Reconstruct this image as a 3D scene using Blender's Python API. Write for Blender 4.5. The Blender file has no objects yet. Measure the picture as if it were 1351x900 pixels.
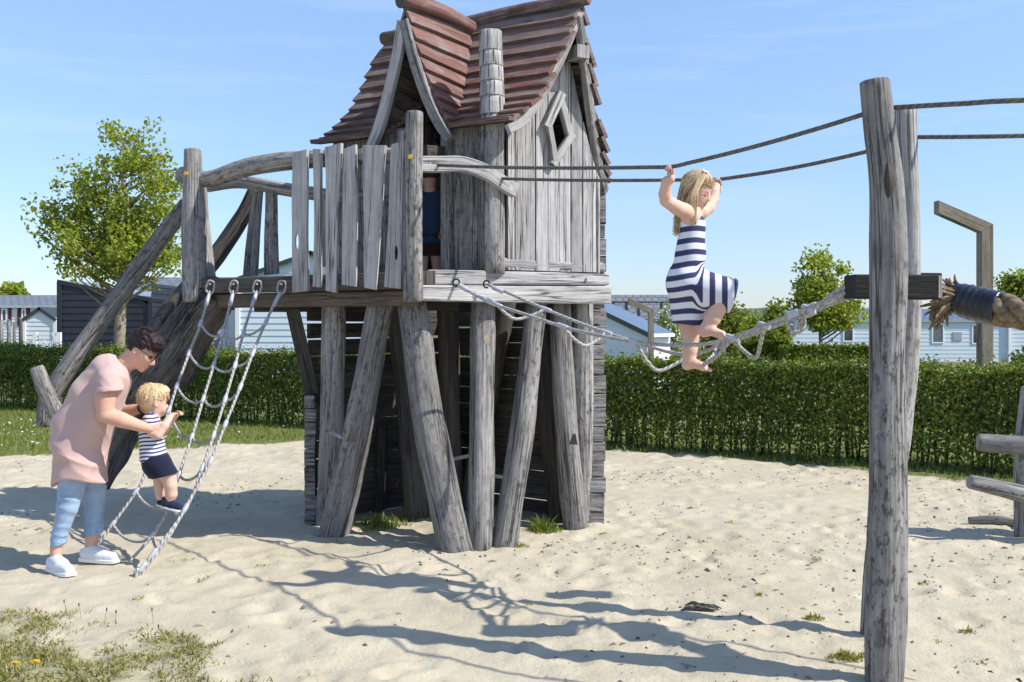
import bpy, bmesh, math, random
import numpy as np
from mathutils import Vector, Matrix, noise as mnoise

R = math.radians
rng = random.Random(7)
nrng = np.random.default_rng(11)
scene = bpy.context.scene
COL = scene.collection

# ------------------------------------------------------------------ camera, sky, sun, exposure
F_PX, CX, HY, CAMZ = 1313.5, 675.5, 428.0, 1.5
cam_data = bpy.data.cameras.new('camera')
cam_data.lens = 35.0
cam_data.sensor_width = 36.0
cam_data.shift_y = -22.0 / 1351.0
cam_data.clip_start = 0.05
cam_data.clip_end = 3000.0
cam = bpy.data.objects.new('camera', cam_data)
cam.location = (0, 0, CAMZ)
cam.rotation_euler = (R(90), 0, 0)
COL.objects.link(cam)
scene.camera = cam

SUN_EL, SUN_AZ = R(45.0), math.atan2(0.951, -0.309)      # azimuth from +Y towards +X
SUN_DIR = Vector((math.sin(SUN_AZ) * math.cos(SUN_EL), math.cos(SUN_AZ) * math.cos(SUN_EL), math.sin(SUN_EL)))
world = bpy.data.worlds.new('World')
scene.world = world
world.use_nodes = True
wn = world.node_tree
wn.nodes.clear()
w_out = wn.nodes.new('ShaderNodeOutputWorld')
w_bg = wn.nodes.new('ShaderNodeBackground')
w_sky = wn.nodes.new('ShaderNodeTexSky')
w_sky.sky_type = 'NISHITA'
w_sky.sun_disc = False
w_sky.sun_elevation = SUN_EL
w_sky.sun_rotation = SUN_AZ
w_sky.altitude = 0.0
w_sky.air_density = 1.0
w_sky.dust_density = 0.15
w_sky.ozone_density = 3.2
w_bg.inputs['Strength'].default_value = 0.15
# thin high cirrus streaks in the sky itself
w_tc = wn.nodes.new('ShaderNodeTexCoord')
w_map = wn.nodes.new('ShaderNodeMapping')
w_map.inputs['Rotation'].default_value = (0.15, 0.22, 0.5)
w_map.inputs['Scale'].default_value = (1.2, 2.0, 13.0)
w_nz = wn.nodes.new('ShaderNodeTexNoise')
w_nz.inputs['Scale'].default_value = 1.6
w_nz.inputs['Detail'].default_value = 6.0
w_nz.inputs['Roughness'].default_value = 0.6
w_rmp = wn.nodes.new('ShaderNodeMapRange')
w_rmp.inputs['From Min'].default_value = 0.5
w_rmp.inputs['From Max'].default_value = 0.85
w_rmp.inputs['To Min'].default_value = 0.0
w_rmp.inputs['To Max'].default_value = 0.30
w_mix = wn.nodes.new('ShaderNodeMix')
w_mix.data_type = 'RGBA'
w_mix.inputs[7].default_value = (5.2, 5.9, 6.9, 1)
wn.links.new(w_tc.outputs['Generated'], w_map.inputs['Vector'])
wn.links.new(w_map.outputs['Vector'], w_nz.inputs['Vector'])
wn.links.new(w_nz.outputs['Fac'], w_rmp.inputs['Value'])
wn.links.new(w_rmp.outputs['Result'], w_mix.inputs[0])
wn.links.new(w_sky.outputs['Color'], w_mix.inputs[6])
# paler air close to the horizon is a little bluer and dimmer than the clear-sky model gives
w_sep = wn.nodes.new('ShaderNodeSeparateXYZ')
w_el = wn.nodes.new('ShaderNodeMapRange')
w_el.inputs['From Min'].default_value = -0.02
w_el.inputs['From Max'].default_value = 0.34
w_tint = wn.nodes.new('ShaderNodeMix')
w_tint.data_type = 'RGBA'
w_tint.inputs[6].default_value = (0.50, 0.54, 0.70, 1)
w_tint.inputs[7].default_value = (1.14, 1.10, 1.09, 1)
w_mul = wn.nodes.new('ShaderNodeMix')
w_mul.data_type = 'RGBA'
w_mul.blend_type = 'MULTIPLY'
w_mul.inputs[0].default_value = 1.0
wn.links.new(w_tc.outputs['Generated'], w_sep.inputs[0])
wn.links.new(w_sep.outputs['Z'], w_el.inputs['Value'])
wn.links.new(w_el.outputs['Result'], w_tint.inputs[0])
wn.links.new(w_mix.outputs[2], w_mul.inputs[6])
wn.links.new(w_tint.outputs[2], w_mul.inputs[7])
wn.links.new(w_mul.outputs[2], w_bg.inputs['Color'])
wn.links.new(w_bg.outputs['Background'], w_out.inputs['Surface'])

sun_data = bpy.data.lights.new('sun', 'SUN')
sun_data.energy = 4.25
sun_data.angle = R(0.53)
sun_data.color = (1.0, 0.955, 0.88)
sun = bpy.data.objects.new('sun', sun_data)
sun.rotation_euler = (-SUN_DIR).to_track_quat('-Z', 'Y').to_euler()
sun.location = (10, -4, 14)
COL.objects.link(sun)

scene.view_settings.view_transform = 'Standard'
scene.view_settings.look = 'None'
scene.view_settings.exposure = 0.52
scene.view_settings.gamma = 1.0
scene.view_settings.use_curve_mapping = False
scene.render.engine = 'CYCLES'
scene.cycles.max_bounces = 6

# ------------------------------------------------------------------ helpers
def P(px, py, Y):
    """point at depth Y along the ray of a photograph position"""
    return Vector(((px - CX) / F_PX * Y, Y, CAMZ - (py - HY) / F_PX * Y))

def gx(px, Y):
    return (px - CX) / F_PX * Y

def ground_y(py):
    return CAMZ * F_PX / (py - HY)

def tag(o, label=None, cat=None, group=None, kind=None):
    if label: o['label'] = label
    if cat: o['category'] = cat
    if group: o['group'] = group
    if kind: o['kind'] = kind
    return o

def thing(name, loc, label, cat, group=None):
    o = bpy.data.objects.new(name, None)
    o.empty_display_size = 0.1
    o.location = loc
    COL.objects.link(o)
    return tag(o, label, cat, group)

def link_mesh(name, me, mat, parent=None):
    o = bpy.data.objects.new(name, me)
    COL.objects.link(o)
    if mat is not None:
        if not isinstance(mat, (list, tuple)): mat = [mat]
        for m in mat: me.materials.append(m)
    if parent is not None:
        o.parent = parent
        off = Vector((0, 0, 0))
        q = parent
        while q is not None:
            off += q.location
            q = q.parent
        o.location = -off          # geometry is written in world coordinates
    return o

def mesh_np(name, V, F, smooth=True):
    """fast mesh from arrays, F an (n,k) array"""
    V = np.asarray(V, dtype=np.float32); F = np.asarray(F, dtype=np.int32)
    me = bpy.data.meshes.new(name)
    n, k = F.shape
    me.vertices.add(len(V)); me.vertices.foreach_set('co', V.ravel())
    me.loops.add(n * k); me.loops.foreach_set('vertex_index', F.ravel())
    me.polygons.add(n)
    me.polygons.foreach_set('loop_start', np.arange(0, n * k, k, dtype=np.int32))
    me.polygons.foreach_set('use_smooth', np.full(n, smooth))
    me.update(calc_edges=True)
    return me

def attr(me, name, vals):
    a = me.attributes.new(name, 'FLOAT', 'POINT')
    a.data.foreach_set('value', np.asarray(vals, dtype=np.float32))

def catmull(pts, n):
    """resample control rows (any width) to n rows by Catmull-Rom"""
    A = np.array([list(p) for p in pts], dtype=float)
    if len(A) == 2:
        t = np.linspace(0, 1, n)[:, None]
        return A[0] * (1 - t) + A[1] * t
    B = np.vstack([2 * A[0] - A[1], A, 2 * A[-1] - A[-2]])
    out = []
    for u in np.linspace(0, len(A) - 1 - 1e-9, n):
        i = int(u); t = u - i
        p0, p1, p2, p3 = B[i], B[i + 1], B[i + 2], B[i + 3]
        out.append(0.5 * (2 * p1 + (p2 - p0) * t + (2 * p0 - 5 * p1 + 4 * p2 - p3) * t * t + (3 * p1 - p0 - 3 * p2 + p3) * t ** 3))
    return np.array(out)

class MB:
    """collects logs, boards, tubes and boxes in one mesh, UVs in metres (u across, v along the grain)"""
    def __init__(self):
        self.bm = bmesh.new()
        self.uv = self.bm.loops.layers.uv.new('UVMap')
        self.tone = self.bm.loops.layers.float_color.new('tone')
    def _face(self, vs, uvs, tone, smooth=False, mi=0):
        try:
            f = self.bm.faces.new(vs)
        except ValueError:
            return None
        for l, c in zip(f.loops, uvs):
            l[self.uv].uv = c
            l[self.tone] = (tone, tone, tone, 1)
        f.smooth = smooth
        f.material_index = mi
        return f
    def log(self, pts, n=14, segs=14, lump=0.05, round_end=0.012, tone=None, smooth=True, mi=0, flat=1.0):
        """pts rows x,y,z,r"""
        tone = rng.random() if tone is None else tone
        C = catmull(pts, segs)
        ou, ov = rng.uniform(0, 50), rng.uniform(0, 50)
        sd = rng.uniform(0, 100)
        T = np.gradient(C[:, :3], axis=0)
        T /= np.linalg.norm(T, axis=1)[:, None] + 1e-12
        ref = np.array([0, 0, 1.0]) if abs(T[0][2]) < 0.9 else np.array([1.0, 0, 0])
        N = np.cross(T[0], ref); N /= np.linalg.norm(N)
        rings = []; L = 0
        rows = list(range(len(C)))
        for i in rows:
            if i: L += np.linalg.norm(C[i, :3] - C[i - 1, :3])
            N = N - T[i] * np.dot(N, T[i]); N /= np.linalg.norm(N)
            B = np.cross(T[i], N)
            ring = []
            for j in range(n):
                a = 2 * math.pi * j / n
                k = 1 + lump * 2.2 * mnoise.noise(Vector((math.cos(a) * 1.1 + sd, math.sin(a) * 1.1, L * 1.6))) \
                      + lump * 1.0 * mnoise.noise(Vector((math.cos(a) * 2.3 + sd, math.sin(a) * 2.3, L * 4.5)))
                r = C[i, 3] * k
                d = N * math.cos(a) + B * math.sin(a) * flat
                ring.append(C[i, :3] + d * r)
            rings.append((ring, L, C[i, :3], T[i], C[i, 3]))
        if round_end > 0:      # chamfered ends
            r0 = rings[0]; r1 = rings[-1]
            c0 = [(p - r0[2]) * 0.86 + r0[2] - r0[3] * round_end for p in r0[0]]
            c1 = [(p - r1[2]) * 0.86 + r1[2] + r1[3] * round_end for p in r1[0]]
            rings = [(c0, -round_end, r0[2], r0[3], r0[4])] + rings + [(c1, r1[1] + round_end, r1[2], r1[3], r1[4])]
        vr = [[self.bm.verts.new(p) for p in r[0]] for r in rings]
        rm = float(np.mean(C[:, 3]))
        for i in range(len(vr) - 1):
            for j in range(n):
                k = (j + 1) % n
                u0, u1 = 2 * math.pi * rm * j / n + ou, 2 * math.pi * rm * (j + 1) / n + ou
                v0, v1 = rings[i][1] + ov, rings[i + 1][1] + ov
                self._face([vr[i][j], vr[i][k], vr[i + 1][k], vr[i + 1][j]], [(u0, v0), (u1, v0), (u1, v1), (u0, v1)], tone, smooth, mi)
        for ring, rev in ((vr[0], True), (vr[-1], False)):
            vs = list(reversed(ring)) if rev else ring
            cc = sum((Vector(v.co) for v in vs), Vector()) / n
            self._face(vs, [(ou + (v.co - cc).length * 0.3, ov + 7 + v.co.x) for v in vs], tone * 0.8, False, mi)
    def board(self, pts, across, thick, tone=None, wob=0.0, segs=None, bevel=0.0, mi=0, ends=(0, 0)):
        """plank along pts rows x,y,z,halfwidth; across = width direction, thickness along cross(across, tangent)"""
        tone = rng.random() if tone is None else tone
        segs = segs or max(2, len(pts))
        C = catmull(pts, segs)
        A = np.array(across, dtype=float); A /= np.linalg.norm(A)
        ou, ov = rng.uniform(0, 50), rng.uniform(0, 50)
        T = np.gradient(C[:, :3], axis=0)
        sd = rng.uniform(0, 100); L = 0; rows = []
        for i in range(len(C)):
            t = T[i] / (np.linalg.norm(T[i]) + 1e-12)
            a = A - t * np.dot(A, t); a /= np.linalg.norm(a)
            nrm = np.cross(a, t)
            if i: L += np.linalg.norm(C[i, :3] - C[i - 1, :3])
            w1 = C[i, 3] * (1 + wob * mnoise.noise(Vector((sd, L * 3.0, 0))))
            w2 = C[i, 3] * (1 + wob * mnoise.noise(Vector((sd + 9, L * 3.0, 4))))
            c = C[i, :3]; h = thick / 2; b = bevel
            off = t * (ends[0] if i == 0 else (ends[1] if i == len(C) - 1 else 0))
            e1, e2 = -off, off
            if b > 0:
                prof = [(-w1, -h + b), (-w1 + b, -h), (w2 - b, -h), (w2, -h + b), (w2, h - b), (w2 - b, h), (-w1 + b, h), (-w1, h - b)]
            else:
                prof = [(-w1, -h), (w2, -h), (w2, h), (-w1, h)]
            rows.append(([c + a * x + nrm * y + (off * (x / max(C[i, 3], 1e-6))) for x, y in prof], prof, L))
        n = len(rows[0][0])
        vr = [[self.bm.verts.new(p) for p in r[0]] for r in rows]
        per = [0.0]
        for j in range(n):
            p, q = rows[0][1][j], rows[0][1][(j + 1) % n]
            per.append(per[-1] + math.hypot(q[0] - p[0], q[1] - p[1]))
        for i in range(len(vr) - 1):
            for j in range(n):
                k = (j + 1) % n
                self._face([vr[i][j], vr[i + 1][j], vr[i + 1][k], vr[i][k]],
                           [(per[j] + ou, rows[i][2] + ov), (per[j] + ou, rows[i + 1][2] + ov), (per[j + 1] + ou, rows[i + 1][2] + ov), (per[j + 1] + ou, rows[i][2] + ov)], tone, False, mi)
        self._face(vr[0], [(ou + 3 + 0.1 * x, ov + y * 0.1) for x, y in rows[0][1]], tone * 0.8, False, mi)
        self._face(list(reversed(vr[-1])), [(ou + 3 + 0.1 * x, ov + y * 0.1) for x, y in reversed(rows[-1][1])], tone * 0.8, False, mi)
    def poly(self, pts, nrm, thick, along=(0, 0, 1), tone=None, mi=0):
        """flat polygon pts extruded by thick against nrm"""
        tone = rng.random() if tone is None else tone
        nrm = Vector(nrm).normalized(); al = Vector(along).normalized()
        ac = nrm.cross(al)
        ou, ov = rng.uniform(0, 50), rng.uniform(0, 50)
        f = [self.bm.verts.new(p) for p in pts]
        b = [self.bm.verts.new(Vector(p) - nrm * thick) for p in pts]
        uv = lambda v: (v.co.dot(ac) + ou, v.co.dot(al) + ov)
        self._face(f, [uv(v) for v in f], tone, False, mi)
        self._face(list(reversed(b)), [uv(v) for v in reversed(b)], tone, False, mi)
        n = len(f)
        for j in range(n):
            k = (j + 1) % n
            vs = [f[j], b[j], b[k], f[k]]
            self._face(vs, [(uv(v)[0] + (0.02 if v in b else 0), uv(v)[1]) for v in vs], tone * 0.85, False, mi)
    def quad(self, a, b, c, d, tone=0.5, mi=0, uvs=None):
        vs = [self.bm.verts.new(p) for p in (a, b, c, d)]
        self._face(vs, uvs or [(0, 0), (1, 0), (1, 1), (0, 1)], tone, False, mi)
    def box(self, c, hx, hy, hz, rotz=0.0, tone=None, mi=0):
        tone = rng.random() if tone is None else tone
        c = Vector(c); M = Matrix.Rotation(rotz, 3, 'Z')
        X, Yv, Z = M @ Vector((hx, 0, 0)), M @ Vector((0, hy, 0)), Vector((0, 0, hz))
        v = {}
        for i in (-1, 1):
            for j in (-1, 1):
                for k in (-1, 1):
                    v[i, j, k] = self.bm.verts.new(c + X * i + Yv * j + Z * k)
        ou, ov = rng.uniform(0, 50), rng.uniform(0, 50)
        for q, (w, h) in (([(-1, -1, -1), (1, -1, -1), (1, -1, 1), (-1, -1, 1)], (hx, hz)), ([(1, 1, -1), (-1, 1, -1), (-1, 1, 1), (1, 1, 1)], (hx, hz)),
                  ([(1, -1, -1), (1, 1, -1), (1, 1, 1), (1, -1, 1)], (hy, hz)), ([(-1, 1, -1), (-1, -1, -1), (-1, -1, 1), (-1, 1, 1)], (hy, hz)),
                  ([(-1, -1, 1), (1, -1, 1), (1, 1, 1), (-1, 1, 1)], (hx, hy)), ([(-1, 1, -1), (1, 1, -1), (1, -1, -1), (-1, -1, -1)], (hx, hy))):
            self._face([v[k] for k in q], [(ou, ov), (ou + 2 * w, ov), (ou + 2 * w, ov + 2 * h), (ou, ov + 2 * h)], tone, False, mi)
    def tube(self, pts, r, n=8, segs=None, tone=0.5, mi=0):
        pts = [list(p)[:3] + [r if len(list(p)) < 4 else list(p)[3]] for p in pts]
        self.log(pts, n=n, segs=segs or max(3, len(pts) * 4), lump=0.0, round_end=0.0, tone=tone, mi=mi)
    def build(self, name, mat, parent=None, bevel=0.0):
        me = bpy.data.meshes.new(name)
        self.bm.normal_update()
        self.bm.to_mesh(me); self.bm.free()
        o = link_mesh(name, me, mat, parent)
        if bevel > 0:
            md = o.modifiers.new('bevel', 'BEVEL'); md.width = bevel; md.segments = 1; md.limit_method = 'ANGLE'; md.angle_limit = R(50)
        return o

# ------------------------------------------------------------------ materials
class NT:
    def __init__(self, name):
        self.m = bpy.data.materials.new(name)
        self.m.use_nodes = True
        self.t = self.m.node_tree
        self.t.nodes.clear()
        self.out = self.t.nodes.new('ShaderNodeOutputMaterial')
    def n(self, typ, **kw):
        nd = self.t.nodes.new('ShaderNode' + typ)
        for k, v in kw.items():
            if k.startswith('i_'):
                key = k[2:].replace('_', ' ')
                nd.inputs[key].default_value = v
            else:
                setattr(nd, k, v)
        return nd
    def l(self, a, b): self.t.links.new(a, b)
    def noise(self, vec, scale, detail=4, rough=0.55, dist=0.0):
        nd = self.n('TexNoise'); nd.inputs['Scale'].default_value = scale
        nd.inputs['Detail'].default_value = detail; nd.inputs['Roughness'].default_value = rough
        nd.inputs['Distortion'].default_value = dist
        if vec is not None: self.l(vec, nd.inputs['Vector'])
        return nd.outputs['Fac']
    def mapping(self, vec, scale=(1, 1, 1), loc=(0, 0, 0), rot=(0, 0, 0)):
        nd = self.n('Mapping'); nd.inputs['Scale'].default_value = scale; nd.inputs['Location'].default_value = loc; nd.inputs['Rotation'].default_value = rot
        self.l(vec, nd.inputs['Vector']); return nd.outputs['Vector']
    def rng(self, v, a, b, c=0.0, d=1.0, smooth=False):
        nd = self.n('MapRange'); nd.inputs['From Min'].default_value = a; nd.inputs['From Max'].default_value = b
        nd.inputs['To Min'].default_value = c; nd.inputs['To Max'].default_value = d
        if smooth: nd.interpolation_type = 'SMOOTHSTEP'
        self.l(v, nd.inputs['Value']); return nd.outputs['Result']
    def math(self, op, a, b=None, c=None):
        nd = self.n('Math', operation=op)
        for i, x in enumerate((a, b, c)):
            if x is None: continue
            if isinstance(x, (int, float)): nd.inputs[i].default_value = x
            else: self.l(x, nd.inputs[i])
        return nd.outputs[0]
    def mix(self, fac, a, b, mode='MIX'):
        nd = self.n('Mix', data_type='RGBA', blend_type=mode)
        for i, x in ((0, fac), (6, a), (7, b)):
            if isinstance(x, (int, float)): nd.inputs[i].default_value = x
            elif isinstance(x, tuple): nd.inputs[i].default_value = (*x[:3], 1)
            else: self.l(x, nd.inputs[i])
        return nd.outputs[2]
    def ramp(self, v, stops):
        nd = self.n('ValToRGB'); cr = nd.color_ramp
        while len(cr.elements) < len(stops): cr.elements.new(0.5)
        for e, (p, c) in zip(cr.elements, stops):
            e.position = p; e.color = (*c, 1)
        self.l(v, nd.inputs[0]); return nd.outputs[0]
    def bump(self, h, strength=0.5, dist=0.01, normal=None):
        nd = self.n('Bump'); nd.inputs['Strength'].default_value = strength; nd.inputs['Distance'].default_value = dist
        self.l(h, nd.inputs['Height'])
        if normal is not None: self.l(normal, nd.inputs['Normal'])
        return nd.outputs['Normal']
    def bsdf(self, color, rough=0.7, normal=None, spec=0.4, metal=0.0, sub=0.0, sheen=0.0):
        b = self.n('BsdfPrincipled')
        if isinstance(color, tuple): b.inputs['Base Color'].default_value = (*color[:3], 1)
        else: self.l(color, b.inputs['Base Color'])
        if isinstance(rough, (int, float)): b.inputs['Roughness'].default_value = rough
        else: self.l(rough, b.inputs['Roughness'])
        b.inputs['Specular IOR Level'].default_value = spec
        b.inputs['Metallic'].default_value = metal
        if sub:
            b.inputs['Subsurface Weight'].default_value = sub
            b.inputs['Subsurface Radius'].default_value = (0.012, 0.005, 0.003)
            b.inputs['Subsurface Scale'].default_value = 0.6
        if sheen:
            b.inputs['Sheen Weight'].default_value = sheen
        if normal is not None: self.l(normal, b.inputs['Normal'])
        self.l(b.outputs[0], self.out.inputs['Surface'])
        return b
    def uv(self): return self.n('UVMap').outputs[0]
    def obj(self): return self.n('TexCoord').outputs['Object']
    def attr(self, name): return self.n('Attribute', attribute_name=name).outputs['Fac']

def wood_mat(name, dark, mid, pale, crack=0.62, lichen=0.0, bumps=0.55, warm=None, paint=None, blotch=0.0):
    t = NT(name); uv = t.uv()
    tone = t.attr('tone')
    fine = t.noise(t.mapping(uv, (55, 2.2, 1)), 1.0, 6, 0.62, 0.3)
    mid_n = t.noise(t.mapping(uv, (14, 1.1, 1)), 1.0, 5, 0.6, 0.6)
    big = t.noise(t.mapping(uv, (4.5, 1.6, 1)), 1.0, 4, 0.6, 0.2)
    s = t.math('ADD', t.math('MULTIPLY', fine, 0.45), t.math('MULTIPLY', mid_n, 0.35))
    s = t.math('ADD', s, t.math('MULTIPLY', big, 0.30))
    s = t.math('ADD', s, t.math('MULTIPLY', t.math('SUBTRACT', tone, 0.5), 0.13))
    spot = t.noise(t.mapping(uv, (26, 11, 1), (4, 9, 0)), 1.0, 6, 0.7)
    s = t.math('ADD', s, t.math('MULTIPLY', t.math('SUBTRACT', spot, 0.5), 0.26))
    col = t.ramp(s, [(0.34, dark), (0.53, mid), (0.74, pale)])
    if warm is not None:
        wn_ = t.noise(t.mapping(uv, (3.0, 0.9, 1), (3, 7, 0)), 1.0, 3, 0.5)
        col = t.mix(t.rng(wn_, 0.5, 0.72, 0, 0.7), col, warm)
    if paint is not None:
        pn = t.noise(t.mapping(uv, (9.0, 4.0, 1), (13, 2, 0)), 1.0, 6, 0.65)
        pn2 = t.math('ADD', pn, t.math('MULTIPLY', t.math('SUBTRACT', fine, 0.5), 0.5))
        pn2 = t.math('ADD', pn2, t.math('MULTIPLY', t.math('SUBTRACT', tone, 0.5), 0.22))
        pc = t.mix(t.rng(mid_n, 0.35, 0.65), tuple(c * 0.72 for c in paint), paint)
        col = t.mix(t.rng(pn2, 0.44, 0.62, 0, .9), col, pc)
    if blotch:
        bn = t.noise(t.mapping(uv, (34, 13.0, 1), (5, 1, 0)), 1.0, 7, 0.75)
        bn2 = t.noise(t.mapping(uv, (2.2, 0.8, 1), (8, 3, 0)), 1.0, 2, 0.5)
        col = t.mix(t.math('MULTIPLY', t.rng(bn, 0.52, 0.58), t.rng(bn2, 0.36, 0.58, 0, blotch)), col, tuple(c * 0.42 for c in dark))
    # drying cracks: long thin dark lines
    cv = t.noise(t.mapping(uv, (34, 0.75, 1), (2, 5, 0)), 1.0, 3, 0.5, 0.2)
    ck = t.rng(t.math('ABSOLUTE', t.math('SUBTRACT', cv, 0.5)), 0.004, 0.026, 1.0, 0.0)
    gate = t.rng(t.noise(t.mapping(uv, (9, 0.9, 1), (9, 1, 0)), 1.0, 2, 0.5), 0.44, 0.55)
    ck = t.math('MULTIPLY', ck, gate)
    col = t.mix(t.math('MULTIPLY', ck, crack), col, tuple(c * 0.22 for c in dark))
    # knots
    vo = t.n('TexVoronoi', feature='F1'); vo.inputs['Scale'].default_value = 1.0
    t.l(t.mapping(uv, (5.5, 1.7, 1), (1.3, 0.7, 0)), vo.inputs['Vector'])
    kn = t.rng(vo.outputs['Distance'], 0.05, 0.13, 1.0, 0.0)
    col = t.mix(t.math('MULTIPLY', kn, 0.6), col, tuple(c * 0.4 for c in dark))
    if lichen:
        ob = t.obj()
        ln = t.noise(ob, 9.0, 5, 0.6)
        ln2 = t.noise(ob, 2.1, 2, 0.5)
        lf = t.math('MULTIPLY', t.rng(ln, 0.66, 0.70), t.rng(ln2, 0.5, 0.62))
        col = t.mix(t.math('MULTIPLY', lf, lichen), col, (0.50, 0.33, 0.05))
    h = t.math('SUBTRACT', t.math('ADD', fine, t.math('MULTIPLY', mid_n, 0.7)), t.math('MULTIPLY', ck, 2.2))
    t.bsdf(col, 0.82, t.bump(h, bumps, 0.009), spec=0.25)
    return t.m

def plain_mat(name, col, rough=0.6, var=0.12, scale=6.0, bump=0.0, spec=0.4, metal=0.0, bscale=60.0, sub=0.0, sheen=0.0):
    t = NT(name); ob = t.obj()
    nz = t.noise(ob, scale, 5, 0.6)
    c = t.mix(t.rng(nz, 0.3, 0.7), tuple(x * (1 - var) for x in col), tuple(min(1, x * (1 + var)) for x in col))
    nm = t.bump(t.noise(ob, bscale, 4, 0.6), bump, 0.005) if bump else None
    t.bsdf(c, rough, nm, spec, metal, sub, sheen)
    return t.m

def leaf_mat(name, c1, c2, c3, trans=0.35, gloss=0.35, rough=0.45):
    t = NT(name)
    geo = t.n('NewGeometry')
    rnd = geo.outputs['Random Per Island']
    ob = t.obj()
    nz = t.noise(ob, 1.3, 3, 0.55)
    v = t.math('ADD', t.math('MULTIPLY', rnd, 0.6), t.math('MULTIPLY', nz, 0.5))
    col = t.ramp(v, [(0.25, c1), (0.55, c2), (0.85, c3)])
    b = t.n('BsdfPrincipled'); t.l(col, b.inputs['Base Color']); b.inputs['Roughness'].default_value = rough; b.inputs['Specular IOR Level'].default_value = gloss
    tr = t.n('BsdfTranslucent')
    tc = t.mix(0.5, col, (0.30, 0.36, 0.03)); t.l(tc, tr.inputs['Color'])
    mx = t.n('MixShader'); mx.inputs[0].default_value = trans
    t.l(b.outputs[0], mx.inputs[1]); t.l(tr.outputs[0], mx.inputs[2]); t.l(mx.outputs[0], t.out.inputs['Surface'])
    return t.m

def rope_mat(name, c1, c2, freq=38.0, rough=0.75, turns=1.0, bstr=0.9):
    t = NT(name); uv = t.uv()
    sep = t.n('SeparateXYZ'); t.l(uv, sep.inputs[0])
    ph = t.math('ADD', t.math('MULTIPLY', sep.outputs['X'], turns), t.math('MULTIPLY', sep.outputs['Y'], freq))
    w = t.math('SINE', t.math('MULTIPLY', ph, 6.2832))
    w = t.math('ABSOLUTE', w)
    nz = t.noise(t.obj(), 30.0, 4, 0.6)
    col = t.mix(t.rng(nz, 0.35, 0.65), c1, c2)
    col = t.mix(t.rng(w, 0.05, 0.5, 0.55, 0.0), col, tuple(c * 0.5 for c in c1))
    t.bsdf(col, rough, t.bump(w, bstr, 0.006), spec=0.3)
    return t.m

M = {}
M['wood'] = wood_mat('weathered wood', (0.098, 0.091, 0.086), (0.235, 0.223, 0.212), (0.45, 0.432, 0.415), lichen=0.45, blotch=0.8, bumps=.9)
M['wood_pale'] = wood_mat('silver wood planks', (0.165, 0.156, 0.148), (0.355, 0.340, 0.328), (0.55, 0.533, 0.517), crack=0.8, bumps=.7)
M['wood_dark'] = wood_mat('dark weathered and shade-toned wood', (0.026, 0.024, 0.022), (0.065, 0.058, 0.052), (0.13, 0.118, 0.107), lichen=0.4)  # also darkens boards and legs under the deck in place of shade
M['wood_brown'] = wood_mat('brown beam wood', (0.055, 0.042, 0.032), (0.115, 0.09, 0.068), (0.20, 0.165, 0.13))
M['wood_black'] = wood_mat('black stained beam wood', (0.012, 0.012, 0.012), (0.022, 0.021, 0.021), (0.045, 0.043, 0.041), crack=0.3)
M['trunk_wood'] = wood_mat('barkless forked trunk wood', (0.028, 0.026, 0.024), (0.078, 0.070, 0.063), (0.19, 0.175, 0.16), bumps=1.0, lichen=0.1, blotch=0.8)
M['shingle'] = wood_mat('red painted shingles', (0.10, 0.07, 0.06), (0.21, 0.15, 0.13), (0.34, 0.27, 0.24), crack=0.5, paint=(0.22, 0.10, 0.082))
M['shingle_grey'] = wood_mat('weathered roof shingles', (0.075, 0.055, 0.05), (0.17, 0.13, 0.115), (0.30, 0.25, 0.225), crack=0.5, paint=(0.135, 0.072, 0.064))
M['metal'] = plain_mat('galvanised steel', (0.55, 0.56, 0.58), 0.35, 0.15, 40, metal=0.9)
M['rope_pale'] = rope_mat('pale grey rope', (0.33, 0.315, 0.30), (0.47, 0.455, 0.43), 13.0, turns=13.5, bstr=.9)
M['rope_dark'] = rope_mat('dark hand rope', (0.10, 0.095, 0.09), (0.17, 0.16, 0.15), 14.0, turns=15.2)
M['ferrule'] = plain_mat('pale rope clamp sleeve', (0.42, 0.43, 0.48), 0.45, 0.15, 30)
# ------------------------------------------------------------------ terrain
def vnoise(x, y, seed=0):
    """smooth value noise on arrays"""
    xi = np.floor(x).astype(np.int64); yi = np.floor(y).astype(np.int64)
    xf = x - xi; yf = y - yi
    def h(a, b):
        n = (a * 374761393 + b * 668265263 + seed * 1442695) & 0x7fffffff
        n = ((n ^ (n >> 13)) * 1274126177) & 0x7fffffff
        return ((n ^ (n >> 16)) & 0xffff) / 65535.0
    u = xf * xf * (3 - 2 * xf); v = yf * yf * (3 - 2 * yf)
    return (h(xi, yi) * (1 - u) + h(xi + 1, yi) * u) * (1 - v) + (h(xi, yi + 1) * (1 - u) + h(xi + 1, yi + 1) * u) * v

def fbm(x, y, seed=0, octs=4):
    s = 0; a = 0.5; t = 0
    for o in range(octs):
        s = s + a * vnoise(x * 2 ** o + o * 17.3, y * 2 ** o + o * 9.1, seed + o); t += a; a *= 0.5
    return s / t

def smooth(a, b, x):
    t = np.clip((x - a) / (b - a), 0, 1); return t * t * (3 - 2 * t)

# edge between the sand and the strip of lawn before the hedge
EDGE_X = np.array([-40, -9, -5.79, -4.2, -2.66, 1.14, 3.1, 4.82, 9, 40.])
EDGE_Y = np.array([16, 11.6, 11.25, 11.9, 12.7, 11.75, 10.6, 9.15, 6.6, -10.])
DIMPLES = None
def ground_height(x, y):
    x = np.asarray(x, dtype=float); y = np.asarray(y, dtype=float)
    near = 1 - smooth(13, 17, y)
    z = (fbm(x * 0.9, y * 0.9, 3, 3) - 0.5) * 0.05 * near
    z = z + (fbm(x * 3.7, y * 3.7, 8, 3) - 0.5) * 0.030 * near
    z = z - 0.75 * smooth(17, 34, y) * smooth(-1, 6, x)
    return z

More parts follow.
